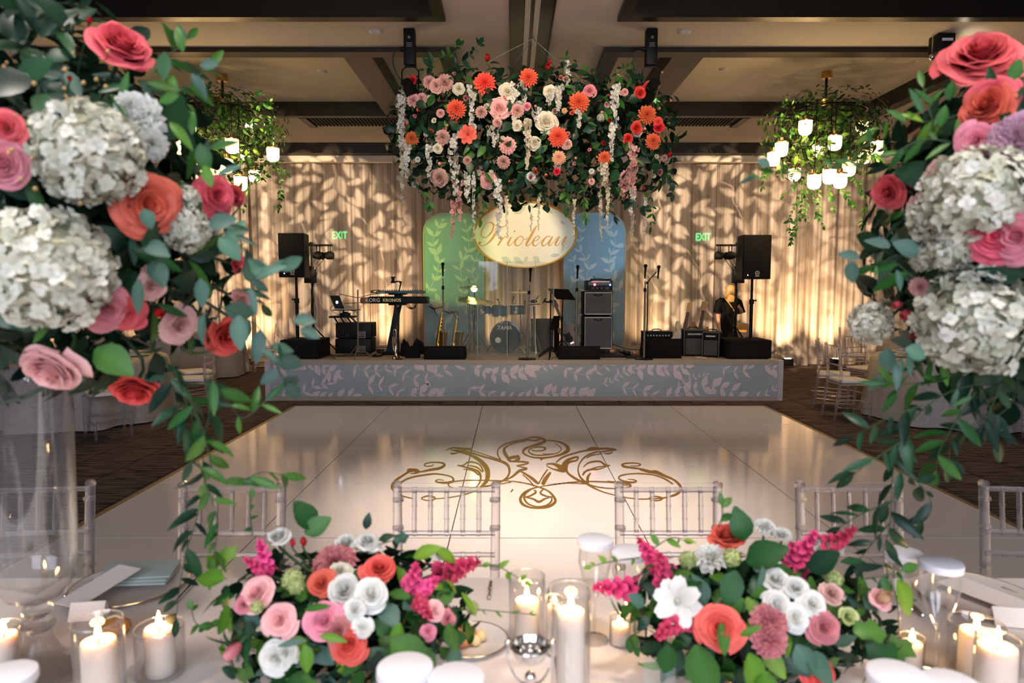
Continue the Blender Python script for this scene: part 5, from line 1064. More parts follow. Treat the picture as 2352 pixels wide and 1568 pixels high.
# ------------------------------------------------------------ hanging flower cloud
def c5(x,y): return 850+x*.319,50+y*.319
hc=P(1228,312,7.95)
hf=thing('hanging_flower_cloud','huge cloud of coral and white flowers with trailing blossoms hung from the ceiling','flower arrangement',(hc.x,hc.y,hc.z)); A=Arr(hf,hc,(1.56,.50,.72),3.2,11)
for kind,m,lst in (('dahlia','dahlia_coral',((825,440,150),(1140,400,130),(1505,580,145),(620,630,135),(1355,830,140),(1995,670,130),(2040,860,110),(1690,980,95),(300,840,100),(2075,720,70))),
 ('rose','red_tulip',((1945,510,85),(1920,765,90),(1860,840,75),(2080,760,85),(2005,460,70),(300,420,75),(230,720,60),(1345,1080,55))),('tulip','red_tulip',((845,260,85),(1280,330,95),(1725,710,75),(2160,955,90),(1680,875,90),(400,1070,55),(1155,1120,60),(600,1160,65),(1265,1110,45),(1970,1195,50),(1020,1150,60),(1290,290,60))),
 ('tulip','coral',((1190,1075,100),(1610,130+240,40),(1515,390,40),(850,985,45),(790,1000,45))),('cosmos','coral',((705,810,125),)),('carnation','blush',((540,435,110),(425,430,85),(310,565,90),(370,550,70),(520,830,100),(990,890,115),(1060,640,90),(960,1010,90),(1850,1120,100),(1830,1190,80),(800,650,80),(700,1000,60))),('peony','blush',((930,620,140),(500,1130,125),(850,1150,115),(475,455,90),(1420,880,70))),
 ('peony','cream_petal',((1265,720,145),(1185,870,90),(990,500,105),(1295,500,90),(640,480,80),(485,910,65),(1060,750,75))),('dahlia','peach',((1360,980,100),(1400,640,40))),('rose','dusty_pink',((1580,495,95),(1130,610,60))),('rose','blush',((1595,1150,50),(880,1260,50)))):
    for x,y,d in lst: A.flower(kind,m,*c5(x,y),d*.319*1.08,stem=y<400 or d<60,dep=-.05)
for x,y0,y1,w,m in ((225,480,900,42,'white_petal'),(240,850,1300,22,'cream_petal'),(265,900,1120,26,'white_petal'),(600,800,1250,58,'white_petal'),(640,1150,1430,40,'blush'),(600,1280,1560,18,'blush'),(930,1150,1560,40,'white_petal'),(980,1250,1560,14,'cream_petal'),(1045,440,720,42,'white_petal'),(1110,430,620,26,'white_petal'),(1135,700,1060,26,'cream_petal'),(1190,620,720,34,'white_petal'),(1760,460,760,40,'white_petal'),(1740,740,1000,22,'white_petal'),(1900,880,1250,44,'blush'),(1890,1200,1550,18,'white_petal'),(1980,1250,1590,14,'white_petal'),(1655,1200,1580,12,'cream_petal'),(1715,1180,1480,12,'cream_petal'),(1165,1380,1510,9,'cream_petal'),(1220,1230,1505,11,'cream_petal'),(740,1080,1560,14,'white_petal'),(420,880,1110,26,'white_petal'),(1365,460,640,34,'white_petal'),(1500,640,760,16,'white_petal'),(735,470,740,34,'white_petal'),(1420,290,470,30,'white_petal'),(890,740,900,60,'white_petal'),(700,1080,1300,34,'white_petal'),(1290,520,600,30,'white_petal'),(1470,1280,1560,10,'cream_petal'),(1830,1120,1280,50,'blush'),(1690,1020,1200,34,'cream_petal')):
    px,p0=c5(x,y0); _,p1=c5(x,y1); pp,_,_=A.spot(px,min(p0,430)); A.strand(px,p0,p1,pp.y-.07,w*.319*1.6,m,dens=1.15 if w>20 else .8)
for k in range(95):
    x,y=A.r.uniform(915,1545),A.r.uniform(165,425); kd,m=A.r.choice((('carnation','blush'),('carnation','white_petal'),('rose_tight','blush'),('rose_tight','cream_petal'),('hydrangea','hydrangea_white'),('rose_tight','coral'),('flower_bud','peach'),('rose_tight','dusty_pink')))
    A.flower(kd,m,x,y,A.r.uniform(12,23),dep=A.r.uniform(-.05,.02),stem=False)
LK=[('ovate','leaf_dark'),('ovate','leaf_mid'),('lance','leaf_dark'),('lance','leaf_mid'),('round','leaf_dark'),('ivy','leaf_dark')]
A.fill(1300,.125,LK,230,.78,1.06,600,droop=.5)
for pts in ([(980,160),(1000,140),(1040,120),(1055,105)],[(1020,165),(1075,130),(1100,100)],[(1040,140),(1050,105)],[(1290,180),(1295,150),(1300,130)],[(1410,200),(1420,170),(1445,150)],[(1330,190),(1340,165)],[(1460,200),(1450,160)],[(1520,400),(1545,420),(1545,445)],[(1490,430),(1500,480),(1495,520)],[(960,440),(985,455),(985,470)],[(1100,420),(1110,470),(1105,505)],[(1250,430),(1255,470)],[(1340,430),(1345,500)],[(1210,430),(1215,470)],[(1300,430),(1300,480)],[(920,360),(945,400),(955,420)],[(1540,340),(1545,380),(1530,410)],[(1075,430),(1085,480)],[(930,200),(915,195)],[(1000,150),(975,160),(950,190)],[(1390,430),(1395,470),(1410,500)],[(1440,440),(1450,470),(1480,480)]):
    A.vine([(x,y,7.62+.02*i) for i,(x,y) in enumerate(pts)],.115,.055,A.r.choice(('ovate','lance')),A.r.choice(('leaf_dark','leaf_mid')),stem=.004,sp=1.2)
A.done()
for a,b in (((1222,90),(1085,160)),((1226,90),(1330,185)),((1224,90),(1160,175)),((1225,88),(1285,170))):
    MB().tube([G(*a,ZC-.09)-hf.location,P(*b,7.9)-hf.location],.0035,4).build('hanging_wire','steel',hf)
MB().tube([G(1225,90,ZC-.09)-hf.location,Vector((G(1225,90,ZC).x,G(1225,90,ZC).y,ZC+.03))-hf.location],.008,6).build('chain','steel',hf)
# ------------------------------------------------------------ chandeliers with greenery
def chandelier(px,py,jars,label,seed,extra):
    top=G(px,py,ZC+.17); t=thing('chandelier',label,'chandelier',top,group='greenery chandeliers'); Yc=top.y; o=top; r=random.Random(seed)
    MB().cyl((0,0,-.045),.07,.09,20).build('canopy','brass',t); zh=P(px,238,Yc).z-top.z; MB().tube([(0,0,-.08),(0,0,zh)],.018,8).build('rod','black_metal',t); MB().cyl((0,0,zh),.09,.1,20).build('hub','brass',t)
    ring=.52
    for k in range(6): a=k*PI/3+.3; MB().tube([(0,0,zh),(ring*math.cos(a),ring*math.sin(a),zh-.12)],.012,6).build('arm','black_metal',t)
    MB().tube([(ring*math.cos(a),ring*math.sin(a),zh-.12) for a in [2*PI*i/32 for i in range(32)]],.014,6,closed=True).build('ring','black_metal',t)
    jm=MB().lathe([(1e-3,-.125),(.045,-.12),(.075,-.10),(.09,-.06),(.092,.07),(.088,.085)],20).mesh('j','jar_glow'); cm=MB().lathe([(.094,.07),(.096,.085),(.06,.105),(.03,.11),(.03,.15),(1e-3,.155)],16).mesh('c','brass')
    for i,(jx,jy) in enumerate(jars):
        dx=abs(jx-px)*Yc/F; dep=math.sqrt(max(.02,.62-dx*dx))*(-1 if i%3!=1 else 1)*r.uniform(.55,1.); p=P(jx,jy,Yc+dep)-top
        j=put('glass_jar',jm,t,Matrix.Translation(p)@Matrix.Diagonal((.92,.92,.92,1))); put('cap',cm,j); MB().tube([(0,0,.15),(0,0,max(.2,zh-.12-p.z)/.92)],.006,5).build('cord','black_metal',j)
        if i%3==0: light('POINT','jar_glow_lamp',top+p+Vector((0,-.02,-.2)),11,(1,.66,.3),shadow_soft_size=.09)
    A=Arr(t,top+Vector((0,0,zh-.42)),(.80,.72,.60),2.2,seed); K=[('ovate','leaf_mid'),('lance','leaf_mid'),('ovate','leaf_fresh')]
    A.fill(1500,.088,K,110,.55,1.12,0,droop=.3)
    for k in range(26):
        a=r.uniform(0,6.28); x=px+math.cos(a)*r.uniform(40,125); Yv=Yc+math.sin(a)*.6; y0=r.uniform(235,330); L=r.uniform(40,110); A.vine([(x,y0,Yv),(x+r.uniform(-12,12),y0+L*.5,Yv),(x+r.uniform(-18,18),y0+L,Yv)],.072,.04,'ovate','leaf_mid',stem=.004,sp=1.2,stuff=k>8)
    for pts in extra: A.vine([(x,y,Yc-.3) for x,y in pts],.08,.035,'ovate','leaf_mid',stem=.004,sp=1.2,stuff=False)
    A.done('vine_mass')
chandelier(510,172,[(435,288),(577,295),(410,335),(533,332),(560,350),(627,352),(490,385),(585,402),(553,418),(452,400),(480,412),(520,378)],'greenery-draped chandelier with glowing jar lamps near the coral rose centerpiece',5,[[(625,360),(645,420),(640,480)],[(600,400),(565,440),(560,480)],[(440,225),(420,215)],[(575,235),(595,215)],[(610,250),(620,235)],[(640,380),(660,400)],[(470,215),(480,195)]])
chandelier(1899,165,[(1850,290),(1980,292),(1795,340),(1777,362),(1880,343),(1918,325),(2015,337),(1985,358),(1950,385),(1930,412),(1825,398),(1870,414),(1905,402)],'greenery-draped chandelier with glowing jar lamps nearer the pink rose centerpiece',6,[[(1850,400),(1840,480),(1820,545)],[(1860,400),(1870,470),(1890,520)],[(1900,420),(1915,480)],[(1960,400),(1985,450),(1980,520)],[(1830,420),(1800,450)],[(1960,400),(1975,440)],[(1850,430),(1850,500)],[(1880,430),(1880,500)],[(1840,440),(1815,500),(1815,555)],[(1930,430),(1960,470)],[(1760,390),(1750,430)],[(1990,340),(2035,380)]])
# ------------------------------------------------------------ ceiling projectors
def projector(px,label,s):
    g=G(px,68,ZC); t=thing('ceiling_projector',label,'projector',g,group='hanging stage projectors'); zb=P(px,152,g.y).z-g.z
    MB().bx(-.06,.06,-.06,.06,zb,-.004,bev=.008).build('ballast_box','black_plastic',t); MB().cyl((0,-.062,-.1),.016,.004,14,'y').build('printed_mark','stand_grey',t)
    for k in range(4): MB().bx(-.03,.03,-.063,-.059,-.16-.012*k,-.154-.012*k).build('printed_line','stand_grey',t)
    z=zb; yk=[(-.09,0,z-.3),(-.09,0,z-.05),(-.05,0,z-.01),(.05,0,z-.01),(.09,0,z-.05),(.09,0,z-.3)]; MB().tube(yk,.008,6).build('yoke','black_metal',t)
    MB().tube([(s*.06,.14,z-.36),(0,0,z-.28),(-s*.03,-.12,z-.2)],[.075,.085,.06],14).build('lamp_head','black_plastic',t); MB().cyl((-.075,-.02,zb*.55),.022,.05,10,'x').build('side_knob','black_metal',t)
    MB().tube(smooth_path([(-.06,0,zb*.6),(-.17,0,zb*.62),(-.18,0,zb),(-.1,0,zb-.15),(.05,0,zb-.25)],5),.008,5).build('cord','cable_black',t)
projector(941,'black projector box hanging left of the flower cloud',1); projector(1496,'black projector box hanging right of the flower cloud',-1)
g=G(2170,82,ZC); t=thing('ceiling_spotlight','black ceiling fixture box with a small lit spotlight at its side','spotlight',g); zb=P(2170,124,g.y).z-g.z
MB().bx(-.13,.06,-.1,.08,zb,-.004,bev=.008).build('box','black_plastic',t); MB().bx(-.09,.03,-.106,-.098,zb*.45,zb*.3).build('label_plate','amp_white',t); MB().tube([(.06,0,zb*.7),(.1,0,zb*.7)],.012,6).tube([(.08,.02,zb*.55),(.16,-.04,zb*.75)],[.03,.04],10).build('lamp_head','black_metal',t); MB().ball((.162,-.045,zb*.755),.036,10,6,(1,.6,1)).build('lit_lens','lamp_spot',t)
MB().tube([(-.16,-.05,-.004),(-.16,-.05,zb-.02)],.006,5).ball((-.16,-.05,zb-.05),.035,10,6).build('hanging_bulb','steel',t)
# ------------------------------------------------------------ clear chiavari chairs
mat('cushion_white',(.72,.68,.66),.85,bump=.1,bscale=80)
def polycarb():
    m=bpy.data.materials.new('clear_resin'); m.use_nodes=True; n=m.node_tree.nodes; L=m.node_tree.links; b=n['Principled BSDF']; nz=n.new('ShaderNodeTexNoise'); nz.inputs['Scale'].default_value=18
    rp=n.new('ShaderNodeMapRange'); rp.inputs[3].default_value=.04; rp.inputs[4].default_value=.10; L.new(nz.outputs[0],rp.inputs[0]); L.new(rp.outputs[0],b.inputs['Roughness'])
    b.inputs['Base Color'].default_value=(.98,.97,.99,1); b.inputs['Transmission Weight'].default_value=1; b.inputs['IOR'].default_value=1.38
    t=n.new('ShaderNodeBsdfTransparent'); t.inputs[0].default_value=(.96,.95,.97,1); d=n.new('ShaderNodeBsdfDiffuse'); d.inputs[0].default_value=(.74,.71,.78,1)
    ms=n.new('ShaderNodeMixShader'); ms.inputs[0].default_value=.45; m2=n.new('ShaderNodeMixShader'); m2.inputs[0].default_value=.06
    L.new(b.outputs[0],ms.inputs[1]); L.new(t.outputs[0],ms.inputs[2]); L.new(ms.outputs[0],m2.inputs[1]); L.new(d.outputs[0],m2.inputs[2]); L.new(m2.outputs[0],n['Material Output'].inputs[0]); M['clear_resin']=m
polycarb()
def bamboo(pts,r,knots=(.33,.66),seg=8):
    """a turned rod with raised rings"""
    a,b=Vector(pts[0]),Vector(pts[1]); q=[];rr=[]
    for f in sorted([0,1]+[k+d for k in knots for d in (-.022,-.018,.018,.022)]):
        q.append(a.lerp(b,f)); rr.append(r*1.22 if any(abs(f-k)<.02 for k in knots) else r)
    return MB().tube(q,rr,seg)
def make_chair(name,label,loc,rz,group):
    """faces local -y: the seat is towards -y, the back at y=0"""
    t=thing(name,label,'chair',loc,rz,group); m='clear_resin'; W=.175
    for s in (-1,1):
        b=MB().tube([(s*W*.97,.06,0),(s*W*.97,.0,.45),(s*W,-.0,.6),(s*W*1.02,.035,.905)],[.016,.018,.018,.0165],12)
        for z,y in ((.52,0),(.62,.003),(.76,.018),(.86,.03)): b.tube([(s*W,y,z-.005),(s*W,y,z+.005)],.0205,12)
        o=b.build('back_post',m,t); MB().lathe([(1e-3,.022),(.013,.02),(.019,.012),(.018,.003),(.0165,0)],12,o=(s*W*1.02,.035,.905)).build('finial',m,o)
        bamboo([(s*.19,-.36,0),(s*.19,-.36,.44)],.017,(.3,.6)).build('front_leg',m,t)
        for z in (.14,.24): bamboo([(s*.185,-.36,z),(s*W*.97,.03,z+.02)],.009,(.5,)).build('side_stretcher',m,t)
    for z,y in ((.895,.034),(.742,.014),(.665,.006),(.545,.0)): bamboo([(-W,y,z),(W,y,z)],.0095,(.17,.33,.5,.67,.83)).build('back_rail',m,t)
    for k in range(5): x=-W+2*W*(k+1)/6; bamboo([(x,.014,.745),(x,.033,.892)],.0085,(.33,.64)).build('spindle',m,t)
    for z in (.12,.2): bamboo([(-.19,-.36,z),(.19,-.36,z)],.009,(.5,)).build('front_stretcher',m,t)
    MB().bx(-.2,.2,-.385,.01,.425,.45,bev=.01).build('seat',m,t); MB().bx(-.195,.195,-.375,0,.451,.49,bev=.018).build('cushion','cushion_white',t)
    return t
FCH=[(90,'clear chair behind the tall glass vase at the table'),(534,'clear chair nearest the trailing vine of the coral rose centerpiece'),(1026,'clear chair between the low bouquet and the centre candles'),(1535,'clear chair behind the capped goblet and low bouquet with the cosmos'),(1950,'clear chair partly hidden by the trailing ruscus vine'),(2378,'clear chair at the far right edge of the table')]
ch0=None
for px,l in FCH:
    loc=Vector((P(px,1110,2.42).x,2.385,0)); rz={90:.1,2378:-.1}.get(px,0)
    if ch0 is None: ch0=make_chair('chiavari_chair',l,loc,rz,'clear chairs at the near table')
    else: tree_copy(ch0,None,l,loc,rz)
# ------------------------------------------------------------ round tables at the sides
mat('lace_cloth',(.42,.37,.33),.85,bump=.5,bscale=70,var=.3,scale=30); mat('grey_cloth',(.30,.28,.26),.85,bump=.3,bscale=50,var=.25,scale=14)
mat('china',(.75,.70,.66),.2); mat('sage_napkin',(.34,.42,.40),.85,bump=.15,bscale=120); mat('silver',(.72,.70,.67),.15,metal=1); mat('gold_rim',(.7,.5,.25),.25,metal=1)
clearmat('thin_glass',(.96,.96,.96),1.65,.02); clearmat('amber_glass',(1,.9,.7),1.45,.02)
def round_table(x,y,r,label,cl,clabel,cm,set_=True):
    t=thing('round_table',label,'table',(x,y,0),group='round guest tables'); MB().cyl((0,0,.735),r-.03,.03,40).build('tabletop','key_wood',t)
    for k in range(4): a=k*PI/2+.4; MB().tube([(.5*math.cos(a),.5*math.sin(a),0),(.45*math.cos(a),.45*math.sin(a),.72)],.02,8).build('leg','black_metal',t)
    rr=random.Random(int(x*10)); ph=rr.uniform(0,6); n=96; vs=[];fs=[]; prof=[(.001,.754),(r*.6,.754),(r-.02,.754),(r,.745),(r+.015,.70),(r+.03,.5),(r+.05,.25),(r+.07,.02)]
    mb=MB().lathe(prof,n,wob=lambda a,z:(0 if z>.74 else (.75-z)*(.075*math.sin(9*a+ph)+.05*math.sin(14*a+2*ph)))); c=mb.build('tablecloth',cm,ang=180); c.location=(x,y,.0); tag(c,clabel,'tablecloth','round tablecloths')
    return t
def place(x,y,z,a,label,napkin=True):
    t=thing('place_setting',label,'plate',(x,y,z),a,'guest plates'); MB().lathe([(1e-3,.004),(.10,.004),(.15,.012),(.16,.016),(.158,.012),(.10,0),(1e-3,0)],28).build('charger','china',t); MB().lathe([(1e-3,.018),(.08,.018),(.125,.026),(.13,.03),(.12,.02),(1e-3,.012)],28).build('dinner_plate','china',t)
    n=thing('napkin','folded sage napkin on the '+label,'napkin',(x,y,z+.03),a,'folded napkins'); MB().bx(-.045,.045,-.1,.1,0,.012,bev=.004).build('fold','sage_napkin',n); MB().bx(-.043,.043,-.03,.1,.012,.022,bev=.004).build('upper_fold','sage_napkin',n)
ZT=.757
SIDE=[(5.45,8.35,.92,'lace_cloth','right'),(7.1,6.9,.92,'lace_cloth','right'),(-5.3,8.35,.95,'lace_cloth','left'),(-5.85,12.35,.9,'grey_cloth','left'),(6.9,10.9,.9,'lace_cloth','right')]
NM=['round table beside the stage end under a taupe lace cloth','round table partly hidden by the pink rose centerpiece','round table partly hidden by the coral rose centerpiece','small grey-clothed round table next to the drape','round table at the back near the drape']
for k,(x,y,r,cm,sd) in enumerate(SIDE):
    round_table(x,y,r,NM[k],0,('taupe lace cloth' if cm=='lace_cloth' else 'gathered grey cloth')+' on the '+NM[k].replace(' under a taupe lace cloth','').replace('small grey-clothed ','small '),cm)
SCH=[(4.10,9.05,-PI/2-.25,'clear chair at the lace table, farther one of the pair near the stage'),(4.02,8.35,-PI/2+.05,'clear chair at the lace table, nearer one of the pair near the stage'),(4.95,9.75,-.35,'clear chair on the drape side of the lace table'),(5.25,6.95,PI,'clear chair in front of the lace table, back towards the camera'),(5.72,7.1,PI-.5,'clear chair between the two lace tables'),(-4.2,9.3,PI/2+.5,'clear chair at the far side of the table behind the coral rose centerpiece'),(-3.88,8.5,PI/2,'clear chair at the dance-floor side of the table behind the coral rose centerpiece'),(-4.35,7.3,PI-.6+1.2,'clear chair in front of the table behind the coral rose centerpiece'),(-4.5,12.8,PI/2+.4,'clear chair by the small grey table'),(5.6,11.5,-.6,'clear chair by the drape at the back table')]
def to_table(x,y):
    s=min(SIDE,key=lambda q:(q[0]-x)**2+(q[1]-y)**2); return math.atan2(s[1]-y,s[0]-x)+PI/2
for x,y,a,l in SCH:
    s_=min(SIDE,key=lambda q:(q[0]-x)**2+(q[1]-y)**2); d=math.hypot(x-s_[0],y-s_[1]); k=max(d,s_[2]+.56)/d; x,y=s_[0]+(x-s_[0])*k,s_[1]+(y-s_[1])*k
    tree_copy(ch0,None,l,(x,y,0),to_table(x,y))['group']='clear chairs at the side tables'
for k,(x,y,r,cm,sd) in enumerate(SIDE[:3]):
    for j,a in enumerate((2.2,3.1,3.9,5.0) if sd=='right' else (.2,1.1,5.2,4.3)): place(x+.62*math.cos(a),y+.62*math.sin(a),ZT,a,'%s plate on the %s'%(('first','second','third','fourth')[j],('lace table near the stage','lace table behind the pink rose centerpiece','table behind the coral rose centerpiece')[k]))
tag(MB().bx(-.13,.13,-.07,.07,0,.012,bev=.003).build('floor_box_cover','stage_border'),'pale flat cover plate on the carpet right of the stage','floor plate').location=G(1885,899,0)
# ------------------------------------------------------------ the near tables
mat('white_cloth',(.72,.665,.63),.85,bump=.06,bscale=25,var=.03)
def near_table(x0,x1,label,clabel):
    y0,y1=.35,1.985; t=thing('banquet_table',label,'table',((x0+x1)/2,(y0+y1)/2,0),group='long banquet tables'); w=(x1-x0)/2; d=(y1-y0)/2
    MB().bx(-w+.02,w-.02,-d+.02,d-.02,.72,.745).build('tabletop','key_wood',t)
    for sx in (-1,1):
        for sy in (-1,1): MB().tube([(sx*(w-.2),sy*(d-.15),0),(sx*(w-.2),sy*(d-.15),.72)],.02,8).build('leg','black_metal',t)
    rc=.05; pts=[]
    for cx,cy,a0 in ((w-rc,d-rc,0),(-w+rc,d-rc,PI/2),(-w+rc,-d+rc,PI),(w-rc,-d+rc,1.5*PI)):
        for k in range(7): a=a0+k*PI/12; pts.append((cx,cy,math.cos(a)*rc,math.sin(a)*rc,a))
    # dense outline for hanging folds
    out=[]
    n=len(pts)
    for i in range(n):
        p=Vector((pts[i][0]+pts[i][2],pts[i][1]+pts[i][3])); q=Vector((pts[(i+1)%n][0]+pts[(i+1)%n][2],pts[(i+1)%n][1]+pts[(i+1)%n][3])); m=max(1,int((q-p).length/.06))
        for k in range(m): out.append(p.lerp(q,k/m))
    n=len(out); mb=MB(); vs=[(0,0,.76)]; rows=((.985,.76),(1,.757),(1.0,.74),(1.0,.5),(1.0,.03)); fs=[]
    for ri,(s,z) in enumerate(rows):
        for i,p in enumerate(out):
            d_=(out[(i+1)%n]-out[i-1]).normalized(); nn=Vector((d_.y,-d_.x)); k=(.76-z)*.06*math.sin(i*.75)*(1 if abs(nn.y)>.97 else 0)+(.004 if ri>1 else (-.012 if ri==0 else 0)); vs.append((p.x+nn.x*k,p.y+nn.y*k,z))
    for i in range(n): fs.append((0,1+i,1+(i+1)%n))
    for ri in range(len(rows)-1):
        for i in range(n): a=1+ri*n; fs.append((a+i,a+n+i,a+n+(i+1)%n,a+(i+1)%n))
    c=MB().add(vs,fs).build('tablecloth','white_cloth',ang=50); c.location=t.location; tag(c,clabel,'tablecloth','white tablecloths on the long tables')
near_table(-2.75,.098,'long banquet table carrying the tall glass vase','white cloth on the long table that carries the tall glass vase'); near_table(.108,2.95,'long banquet table carrying the low bouquet with the cosmos','white cloth on the long table under the low bouquet with the cosmos')
TZ=.7605
# ------------------------------------------------------------ candles
mat('wax',(.90,.80,.68),.55,sss=.6,var=.02); mat('flame',(1,.75,.3),.5,emit=(1,.66,.27),estr=9); mat('wick',(.03,.02,.015),.9)
def candle(px,py_base,gw,gtop,cw,ctop,label,glabel,pw=.32,Y=None):
    g=G(px,py_base,TZ) if Y is None else Vector((P(px,1400,Y).x,Y,TZ)); dist=(g-CAM).length
    t=thing('candle',label,'candle',g,group='lit candles'); k=g.y/F*1.03; h=P(px,ctop,g.y-cw*k*.2).z-TZ; r=cw*k/2
    MB().lathe([(1e-3,.002),(r*.97,.002),(r,.006),(r,h-.006),(r*.93,h),(r*.75,h-.004),(r*.5,h-.009),(1e-3,h-.01)],24).build('wax_pillar','wax',t)
    MB().tube([(0,0,h-.012),(.001,0,h+.006)],.0015,5).build('wick','wick',t); fl=min(.040,.6*r+.016)
    MB().lathe([(1e-3,0),(.004,.004),(.0062,fl*.35),(.0045,fl*.65),(.002,fl*.88),(1e-3,fl)],10,o=(0,0,h+.003)).build('flame','flame',t)
    light('POINT','candle_light',g+Vector((0,0,h+.022)),pw,(1,.56,.22),shadow_soft_size=.012)
    gr=gw*k/2; gh=P(px,gtop,g.y).z-TZ
    o=thing('candle_glass',glabel,'candle holder',g,group='glass candle cylinders')
    MB().lathe([(1e-3,.0),(gr*.96,.0),(gr,.004),(gr,gh),(gr*.975,gh+.002),(gr*.95,gh),(gr*.95,.012),(1e-3,.011)],36).build('cylinder','thin_glass',o); MB().tube([(gr*.975*math.cos(a),gr*.975*math.sin(a),gh) for a in [2*PI*i/36 for i in range(36)]],.0016,5,closed=True).build('rim','rim_glass' if 'rim_glass' in M else clearmat('rim_glass',(.95,.93,.9),1.8,.05,body=.15),o)
candle(370,1545,108,1438,66,1447,'short pillar candle next to the bread roll','short clear glass round the pillar candle next to the bread roll')
candle(222,1590,108,1425,76,1478,'pillar candle beside the foot of the tall glass vase','clear cylinder glass round the candle beside the vase foot',Y=1.33)
candle(1210,1478,84,1322,56,1382,'tall candle left of the tallest centre candle','tall clear cylinder round the candle left of the centre')
candle(1272,1500,40,1372,30,1392,'slim candle half hidden between the two centre candles','slim clear tube round the half hidden centre candle',.3)
candle(1311,1600,92,1352,66,1408,'tallest thick candle at the table centre','tallest clear cylinder at the table centre',Y=1.33)
candle(1424,1478,50,1415,40,1436,'small votive beside the magenta snapdragons','small votive glass beside the magenta snapdragons',.25)
candle(2092,1530,54,1462,46,1480,'small votive in front of the capped goblets','small votive glass in front of the capped goblets',.25)
candle(2237,1545,116,1430,70,1455,'pillar candle farther back beside the tented place card','wide clear glass round the candle beside the tented place card')
candle(2296,1600,92,1465,84,1492,'pillar candle at the lower right corner','wide clear glass round the candle at the lower right corner',Y=1.33)
candle(12,1520,70,1436,56,1462,'votive at the left edge behind the vase','votive glass at the left edge behind the vase',.3)
# ------------------------------------------------------------ goblets with paper caps
mat('paper_cap',(.72,.72,.76),.8,var=.02)
clearmat('goblet_glass',(.95,.95,.95),1.85,.02,body=.025)
def goblet(px,py,Y,d,label,clabel):
    c=P(px,py,Y); h=c.z-TZ-.005; r=d/2; t=thing('goblet',label,'glass',(c.x,Y,TZ),group='stemmed water goblets')
    MB().lathe([(1e-3,.004),(.034,.004),(.036,.001),(.033,0),(.034,.004),(.01,.01),(.0045,.02),(.004,h*.42),(.012,h*.47),(r*.75,h*.62),(r,h*.8),(r*.95,h*.93),(r*.9,h)],28).build('bowl_and_stem','goblet_glass',t)
    o=thing('paper_cap',clabel,'lid',(c.x,Y,TZ+h-.012),group='white paper goblet caps'); R_=r*1.08
    MB().lathe([(1e-3,.017),(R_*.93,.017),(R_*.99,.015),(R_,.012),(R_,0)],32).build('top','paper_cap',o); MB().lathe([(R_*1.0,.012),(R_*1.005,.002),(R_*1.0,0)],32).build('rim','paper_cap',o)
for px,py,Y,d,n in ((1367,1236,1.62,.082,'goblet at the table edge left of the snapdragons'),(1445,1262,1.60,.082,'goblet half hidden behind the snapdragons'),(2162,1288,1.47,.082,'goblet by the right charger plate'),(2076,1266,1.56,.08,'goblet behind the trailing ruscus vine'),(930,1528,1.1,.088,'near goblet below the bouquet with red buds'),(1048,1552,1.08,.088,'near goblet left of the silver piece'),(2062,1545,1.08,.088,'near goblet below the right bouquet'),(2186,1568,1.06,.088,'near goblet at the lower right'),(14,1545,1.12,.086,'near goblet at the lower left corner')):
    goblet(px,py,Y,d,'clear stemmed '+n,'white paper cap on the '+n)
# ------------------------------------------------------------ plates, napkins, cards, bread
mat('charger_glass',(.62,.55,.50),.25); mat('card',(.74,.67,.62),.8,var=.02); mat('bread',(.52,.22,.06),.55,var=.35,scale=25,bump=.2,bscale=60); mat('butter',(.85,.68,.33),.5)
def plate(px,py,r,label,rim='gold_rim'):
    g=G(px,py,TZ); t=thing('plate',label,'plate',g,group='plates on the near tables'); MB().lathe([(1e-3,.003),(r*.6,.003),(r*.72,.007),(r*.97,.013),(r,.014),(r*.97,.010),(r*.7,.002),(1e-3,0)],44).build('dish','charger_glass' if r>.12 else 'china',t); MB().tube([(r*math.cos(a),r*math.sin(a),.0135) for a in [2*PI*i/44 for i in range(44)]],.0014,5,closed=True).build('rim',rim,t); return g
g=plate(300,1348,.155,'grey charger plate with gold rim under the sage napkin')
n=thing('napkin','folded sage linen napkin on the charger beside the vase','napkin',g+Vector((.005,.03,.012)),.12)
for k,(w,d_,z) in enumerate(((.2,.13,0),(.19,.125,.006),(.2,.115,.012))): MB().box((0,.008*k,z+.008),(w,d_,.007),rot=(.03*k-.02,.02,.03*k),bev=.003).build('fold','sage_napkin',n)
MB().box((-.03,-.045,.026),(.085,.2,.002),rot=(.14,0,-.35)).build('menu_sheet','card',thing('menu_card','pale menu card laid across the sage napkin','card',g+Vector((-.01,-.035,.016))))
def tent(px,py,label,rz):
    t=thing('place_card',label,'card',G(px,py,TZ),rz,'tented place cards'); w,h=.085,.045
    for s in (-1,1): MB().box((0,s*.012,h/2),(w,.001,h*1.06),rot=(s*.5,0,0)).build('leaf_side','card',t)
tent(205,1418,'tented place card in front of the sage napkin',.15); tent(2318,1432,'tented place card by the right candles',-.2)
def roll(px,py,r,label):
    t=thing('bread_roll',label,'bread',G(px,py,TZ+.004),group='bread rolls'); MB().lathe([(1e-3,0),(r*.8,.004),(r,r*.4),(r*.92,r*.8),(r*.6,r*1.15),(1e-3,r*1.28)],20,wob=lambda a,z:.04*math.sin(3*a)).build('crust','bread',t); MB().tube(smooth_path([(-r*.6,0,r*1.1),(0,.005,r*1.3),(r*.6,0,r*1.1)],3),.004,5).build('score','butter',t)
roll(266,1455,.034,'golden bread roll behind the short pillar candle')
plate(1086,1478,.085,'small bread plate beside the low bouquet with red buds'); roll(1062,1475,.036,'golden bread roll on the small bread plate')
t=thing('butter_curl','two pale butter balls on the small bread plate','butter',G(1105,1470,TZ+.006)); MB().ball((0,0,.012),.014,10,7).build('ball','butter',t); MB().ball((-.012,-.02,.011),.013,10,7).build('ball','butter',t)
